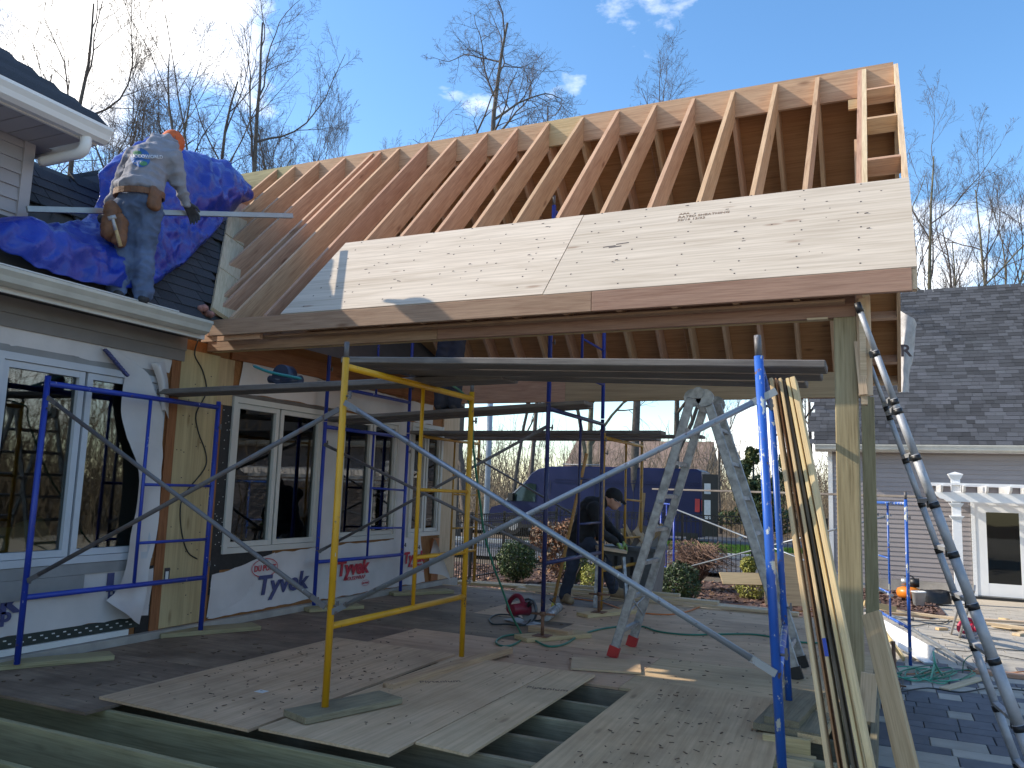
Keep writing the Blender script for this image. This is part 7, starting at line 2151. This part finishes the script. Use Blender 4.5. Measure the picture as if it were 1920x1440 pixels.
# ---------------------------------------------------------------- black iron fence
def fence(label, a, b, h=1.52):
    a = Vector(a); b = Vector(b); L = (b - a).length; d = (b - a) / L
    t = thing('iron_fence', label, 'fence', tuple(a), 'black iron fence round the planting bed')
    z = a.z
    for zz in (z + 0.10, z + h - 0.20, z + h - 0.03):
        beam('rail', a + Vector((0, 0, zz - z)), b + Vector((0, 0, zz - z)), 0.028, 0.028, 'black_iron', t)
    n = int(L / 0.115)
    for k in range(1, n):
        p = a + d * (L * k / n)
        beam('picket', p + Vector((0, 0, 0.02)), p + Vector((0, 0, h - 0.03)), 0.016, 0.016, 'black_iron', t)
    m_ = max(1, round(L / 1.85))
    for k in range(m_ + 1):
        p = a + d * (L * k / m_)
        beam('post', p + Vector((0, 0, -0.05)), p + Vector((0, 0, h + 0.03)), 0.055, 0.055, 'black_iron', t)
    rm = MB()
    for k in range(0, n):
        p = a + d * (L * (k + 0.5) / n) + Vector((0, 0, h - 0.115))
        rm.tube([p + d * (0.05 * math.cos(q)) + Vector((0, 0, 0.05 * math.sin(q))) for q in [i * PI / 5 for i in range(11)]], 0.005, 4, False)
    o = rm.build('ring_row', 'black_iron', t, Matrix.Translation(a)); o['kind'] = 'stuff'
fence('black iron fence run behind the boxwood, going back towards the van', (-8.5, 11.2, GZ - 0.02), (-8.5, 21.7, GZ - 0.02))
fence('black iron fence run across the back of the planting bed by the driveway', (-8.5, 21.7, GZ - 0.02), (-1.3, 21.7, GZ - 0.02), 1.6)

# ---------------------------------------------------------------- van
van = thing('van', 'dark blue high roofed cargo van with its rear door open, parked on the road', 'van', (-11, 32, ground_z(32)))
MT['van_blue'] = plain('van_paint', (0.005, 0.009, 0.055), 0.4, 0.1, 0.06, 1.0)
MT['van_blue'].node_tree.nodes['Principled BSDF'].inputs['Specular IOR Level'].default_value = 0.3
MT['van_glass'] = plain('van_glass', (0.02, 0.035, 0.03), 0.08, 0, 0.2, 2)
MT['tyre'] = plain('tyre', (0.015, 0.015, 0.016), 0.85)
MT['van_white'] = plain('van_inner_panel', (0.55, 0.56, 0.58), 0.5)
VY = 31.4                       # side towards the camera
vz = ground_z(32) - 0.02
vx1 = -6.35; vx0 = -15.4       # tail, nose
VL = vx1 - vx0; VH = 2.86
prof = [(0.0, 0.30), (0.0, 0.92), (0.012, 1.10), (0.075, 1.26), (0.085, 1.32), (0.175, 2.20), (0.205, 2.58), (0.235, 2.76), (0.29, 2.88), (0.42, 2.92), (0.97, 2.90), (0.995, 2.80), (1.0, 2.5), (1.0, 0.30)]
bmv = bmesh.new()
rings = []
for yy_, ins in ((0.0, 0.05), (0.06, 0.0), (2.0, 0.0), (2.06, 0.05)):
    ring = []
    for (u, z_) in prof:
        zz = z_ - (0.05 if ins and z_ > 2 else 0)
        inset = 0.16 * max(0, (z_ - 1.2) / 1.6) ** 1.5
        yo = yy_ + (inset if yy_ < 1 else -inset)
        ring.append(bmv.verts.new((vx0 + u * VL, VY + yo, vz + zz)))
    rings.append(ring)
n_ = len(prof)
for a_, b_2 in zip(rings[:-1], rings[1:]):
    for i in range(n_): bmv.faces.new((a_[i], a_[(i + 1) % n_], b_2[(i + 1) % n_], b_2[i]))
bmv.faces.new(rings[0]); bmv.faces.new(list(reversed(rings[-1])))
bmesh.ops.recalc_face_normals(bmv, faces=bmv.faces[:])
me = bpy.data.meshes.new('body'); bmv.to_mesh(me); bmv.free(); me.materials.append(MT['van_blue'])
me.transform(Matrix.Translation((-11, 32, ground_z(32))).inverted())
body = link('body', me, None, van, Matrix.Translation((-11, 32, ground_z(32))))
def vside(name, pts, mat, dy=-0.012, th=0.012, parent=None):
    """flat panel on the near side: points in (fraction, height)"""
    m = MB()
    def yy3(z_): return VY + 0.05 * 0 + 0.16 * max(0, (z_ - 1.2) / 1.6) ** 1.5
    P1 = [(vx0 + u * VL, yy3(z_) + dy, vz + z_) for u, z_ in pts]; P2 = [(x, y + th, z_) for x, y, z_ in P1]
    k = len(pts)
    m.addv(P1 + P2, [tuple(range(k)), tuple(reversed(range(k, 2 * k)))] + [(i, (i + 1) % k, (i + 1) % k + k, i + k) for i in range(k)])
    return m.build(name, mat, parent or van, Matrix.Translation((P1[0])))
vside('side_window', [(0.10, 1.40), (0.235, 1.40), (0.235, 2.12), (0.205, 2.16), (0.173, 2.10)], 'van_glass')
vside('quarter_window', [(0.078, 1.36), (0.095, 1.40), (0.165, 2.06)], 'van_glass')
for z_ in (1.02, 2.26, 2.36):
    vside('crease', [(0.32, z_), (0.985, z_), (0.985, z_ + 0.022), (0.32, z_ + 0.022)], 'van_blue', -0.02, 0.02)
vside('sill', [(0.02, 0.30), (0.985, 0.30), (0.985, 0.45), (0.02, 0.45)], 'black', -0.015, 0.015)
for u in (0.305, 0.52, 0.70):
    vside('door_seam', [(u, 0.6), (u + 0.0018, 0.6), (u + 0.0018, 2.3), (u, 2.3)], 'black', -0.006, 0.008)
vside('door_handle', [(0.285, 1.15), (0.30, 1.15), (0.30, 1.20), (0.285, 1.20)], 'black', -0.03, 0.02)
ws = MB(); ws.addv([(vx0 + 0.086 * VL - .012, VY + 0.2, vz + 1.40), (vx0 + 0.086 * VL - .012, VY + 1.86, vz + 1.40), (vx0 + 0.176 * VL - .012, VY + 1.75, vz + 2.16), (vx0 + 0.176 * VL - .012, VY + 0.30, vz + 2.16)], [(0, 1, 2, 3)])
ws.build('windscreen', 'van_glass', van, Matrix.Translation((vx0 + 0.15 * VL, VY + 1, vz + 1.4)))
ap = MB(); ap.obox((vx0 + 0.080 * VL, VY - 0.0, vz + 1.36), (vx0 + 0.178 * VL, VY + 0.09, vz + 2.2), 0.06, 0.05); ap.build('windscreen_pillar', 'alu', van, Matrix.Translation((vx0 + 0.15 * VL, VY, vz + 1.4)))
MB().box((vx0 + 0.105 * VL, VY - 0.22, vz + 1.42), (vx0 + 0.13 * VL, VY - 0.02, vz + 1.72)).build('mirror', 'black', van, Matrix.Translation((vx0 + 0.18 * VL, VY, vz + 1.5)))
for u in (0.125, 0.80):
    cx = vx0 + u * VL
    w = MB().tube([(cx, VY - 0.01, vz + 0.40), (cx, VY + 0.24, vz + 0.40)], 0.40, 26).build('wheel', 'tyre', van, Matrix.Translation((cx, VY, vz + 0.4)))
    MB().tube([(cx, VY - 0.018, vz + 0.40), (cx, VY + 0.0, vz + 0.40)], 0.24, 20).build('rim', 'alu_dull', w, Matrix.Translation((cx, VY, vz + 0.4)))
MB().box((vx1 - 0.02, VY + 0.05, vz + 1.3), (vx1 + 0.015, VY + 0.17, vz + 1.72)).build('tail_light', 'red_plastic', van, Matrix.Translation((vx1, VY, vz + 1.5)))
vside('tail_light', [(0.972, 1.25), (0.992, 1.25), (0.992, 1.75), (0.972, 1.75)], 'red_plastic', -0.02, 0.02)
rd = MB(); rd.box((vx1 + 0.02, VY + 0.0, vz + 0.35), (vx1 + 0.62, VY + 0.06, vz + 2.70)); o = rd.build('rear_door', 'black', van, Matrix.Translation((vx1, VY, vz + 1)))
for (za, zb) in ((1.0, 1.72), (1.95, 2.35)):
    block('door_panel', (vx1 + 0.10, VY - 0.006, vz + za), (vx1 + 0.34, VY - 0.001, vz + zb), 'van_white', o)
MB().box((vx1 - 0.6, VY + 0.02, vz + 0.08), (vx1 - 0.15, VY + 0.06, vz + 0.55)).build('mud_flap', 'black', van, Matrix.Translation((vx1, VY, vz + .3)))
for u in (0.36, 0.9):
    tube('roof_bar', [(vx0 + u * VL, VY + 0.2, vz + 3.0), (vx0 + u * VL, VY + 1.85, vz + 3.0)], 0.03, 'alu_dull', van, 8)
tube('roof_rail', [(vx0 + 0.36 * VL, VY + 0.24, vz + 2.98), (vx0 + 0.56 * VL, VY + 0.24, vz + 2.98)], 0.025, 'alu_dull', van, 8)

# ---------------------------------------------------------------- rubbish bin, work board and sheets by the bed
bn = thing('rubbish_bin', 'grey rubbish bin overflowing with splintered scrap beside the bending man', 'rubbish bin', (-3.056, 10.775, 0.28))
b0 = Vector((-3.084, 10.871, 0.27)); b0.z = GZ
MT['bin_grey'] = plain('bin_grey', (0.10, 0.105, 0.11), 0.6, 0, 0.25, 8)
m = MB()
def trap(m, c, w0, w1, z0, z1):
    vs = [(c.x + a * w0, c.y + b_3 * w0, z0) for a, b_3 in ((-1, -1), (1, -1), (1, 1), (-1, 1))] + [(c.x + a * w1, c.y + b_3 * w1, z1) for a, b_3 in ((-1, -1), (1, -1), (1, 1), (-1, 1))]
    m.addv(vs, [(3, 2, 1, 0), (4, 5, 6, 7), (0, 1, 5, 4), (1, 2, 6, 5), (2, 3, 7, 6), (3, 0, 4, 7)])
zt_ = Vector((-3.088, 10.87, 0.626)).z
trap(m, b0, 0.24, 0.33, GZ, zt_); trap(m, b0, 0.36, 0.36, zt_, zt_ + 0.05)
m.build('bin_body', 'bin_grey', bn, Matrix.Translation(b0))
for k in range(4):
    block('bin_slot', (b0.x - 0.20 + k * 0.11, b0.y - 0.335, zt_ - 0.32), (b0.x - 0.16 + k * 0.11, b0.y - 0.325, zt_ - 0.08), 'black', bn)
rq = random.Random(3)
SCR = ['broad yellow plywood scrap leaning out of the rubbish bin', 'pale splinter at the left of the rubbish bin', 'dark weathered plank end in the rubbish bin', 'narrow reddish scrap in the rubbish bin', 'short pale scrap at the front of the rubbish bin', 'tilted plywood scrap at the back of the rubbish bin', 'thin scrap crossing the others in the rubbish bin', 'wide scrap at the right of the rubbish bin', 'lowest scrap lying across the rim of the rubbish bin']
for i in range(9):
    a = Vector((b0.x + rq.uniform(-.25, .25), b0.y + rq.uniform(-.2, .2), zt_ + 0.02)); e = a + Vector((rq.uniform(-.3, .3), rq.uniform(-.2, .2), rq.uniform(0.10, 0.34)))
    o = beam('scrap_board', a, e, rq.uniform(0.05, 0.16), 0.012, rq.choice(('ply_tan', 'ply', 'fir_pale', 'plank', 'stud')), None, up=(rq.uniform(-1, 1), -1, 0.3))
    tag(o, SCR[i], 'scrap', 'scraps in the rubbish bin')
o = beam('scrap_board', (-3.049, 10.881, 0.806), (-3, 10.894, 1.392), 0.07, 0.014, 'pine', None, up=(0.3, -1, 0)); tag(o, 'tall pointed pale stick standing in the grey rubbish bin', 'scrap')
o = beam('work_board', (-3.233, 9.621, 0.708), (-2.912, 9.776, 0.668), 0.30, 0.035, 'fir_pale', None); tag(o, 'pale board laid at waist height under the hands of the bending man', 'work board')
tt_ = thing('saw_stand', 'low work stand carrying the board in front of the bending man', 'work stand', (-3.075, 9.725, 0.365))
for px0, px1 in (((-3.192, 9.582, 0.681), (-3.186, 9.479, 0.125)), ((-2.936, 9.768, 0.641), (-2.851, 9.689, 0.131)), ((-3.22, 9.836, 0.666), (-3.267, 9.926, 0.098))):
    beam('leg', px0, (px1[0], px1[1], 0.0), 0.04, 0.04, 'alu_dull', tt_)
beam('stand_top', (-3.248, 9.669, 0.666), (-2.925, 9.824, 0.626), 0.22, 0.04, 'black', tt_)
tan = slab('tan_sheet', [(0, 0, 0), (1, 0, 0), (1, 1, 0), (0, 1, 0)], 0.018, 'ply_tan', 'x', 'x')
bpy.data.objects.remove(tan)
ts0, ts1 = Vector((-2.166, 16.647, -0.68)), Vector((-0.933, 16.992, -0.68))
upv = (Vector((-2.443, 18.842, 0.291)) - ts0)
tb = beam('tan_sheet', ts0 + Vector((0, 0.1, 0.50)), ts1 + Vector((0, 0.1, 0.50)), 0.018, 1.0, 'ply_tan', None, up=(0, 0.12, 1)); tag(tb, 'tan plywood sheet standing on edge on the mulch behind the leaning strips', 'plywood sheet')
tb = beam('brown_board', (-3.03, 16.931, -0.263), (-2.295, 17.349, -0.264), 0.02, 0.32, 'ply_tan', None, up=(0, 0.8, 0.6)); tag(tb, 'brown board tilted on the mulch behind the yellow shrub', 'board')
for i, (a, b, lb) in enumerate((((-3.35, 15.9, GZ + 0.02), (-1.75, 13.5, GZ + 0.02), 'pale edging timber curving along the mulch bed by the walk'),)):
    o = beam('edging_timber', a, b, 0.14, 0.10, 'kerb', None); tag(o, lb, 'edging')
# pale stones edging the bed behind the fence
for i in range(5):
    x = -12.5 + i * 0.85
    tag(block('edging_stone', (x, 15.4 + 0.1 * i, GZ - 0.05), (x + 0.8, 15.65 + 0.1 * i, GZ + 0.06), 'kerb'), 'pale edging stone on the mulch behind the iron fence', 'edging stone', 'edging stones behind the fence')
# loose spool of the fascia end: a torn wrap roll hanging at the gable end
MT['wrap_grey'] = plain('grey_wrap_roll', (0.42, 0.40, 0.385), 0.7, 0, 0.25, 8, 0.5, 20)
rw = thing('wrap_roll', 'crumpled grey roll of wrap with a dark letter hanging behind the gable end', 'wrap roll', (0.332, 12.996, 3.731))
rw0 = Vector((0.35, 12.995, 4.131)); rw1 = Vector((0.298, 12.997, 2.98))
cloth('roll_sheet', [[(0.26, 12.997, 4.218), (0.352, 12.795, 4.104), (0.464, 12.892, 4.023), (0.496, 13.091, 3.965)], [(0.251, 12.998, 3.896), (0.345, 12.795, 3.836), (0.429, 12.893, 3.787), (0.471, 13.092, 3.806)], [(0.242, 12.998, 3.536), (0.308, 12.796, 3.5), (0.379, 12.894, 3.49), (0.428, 13.093, 3.521)], [(0.228, 12.998, 2.982), (0.281, 12.847, 2.962), (0.324, 12.896, 2.967), (0.371, 13.095, 2.991)]], 'wrap_grey', rw, 4, 0.03)
me_ = text_mesh('R', 0.24, extrude=0.002, bold=0.006)
link('roll_letter', me_, 'ink_dark', rw, frame_M((0.262, 12.617, 3.449), Vector((0.97, 0.1, 0)).normalized(), Vector((0.0, 0.0, 1)), Vector((0.1, -0.97, 0)).normalized()))
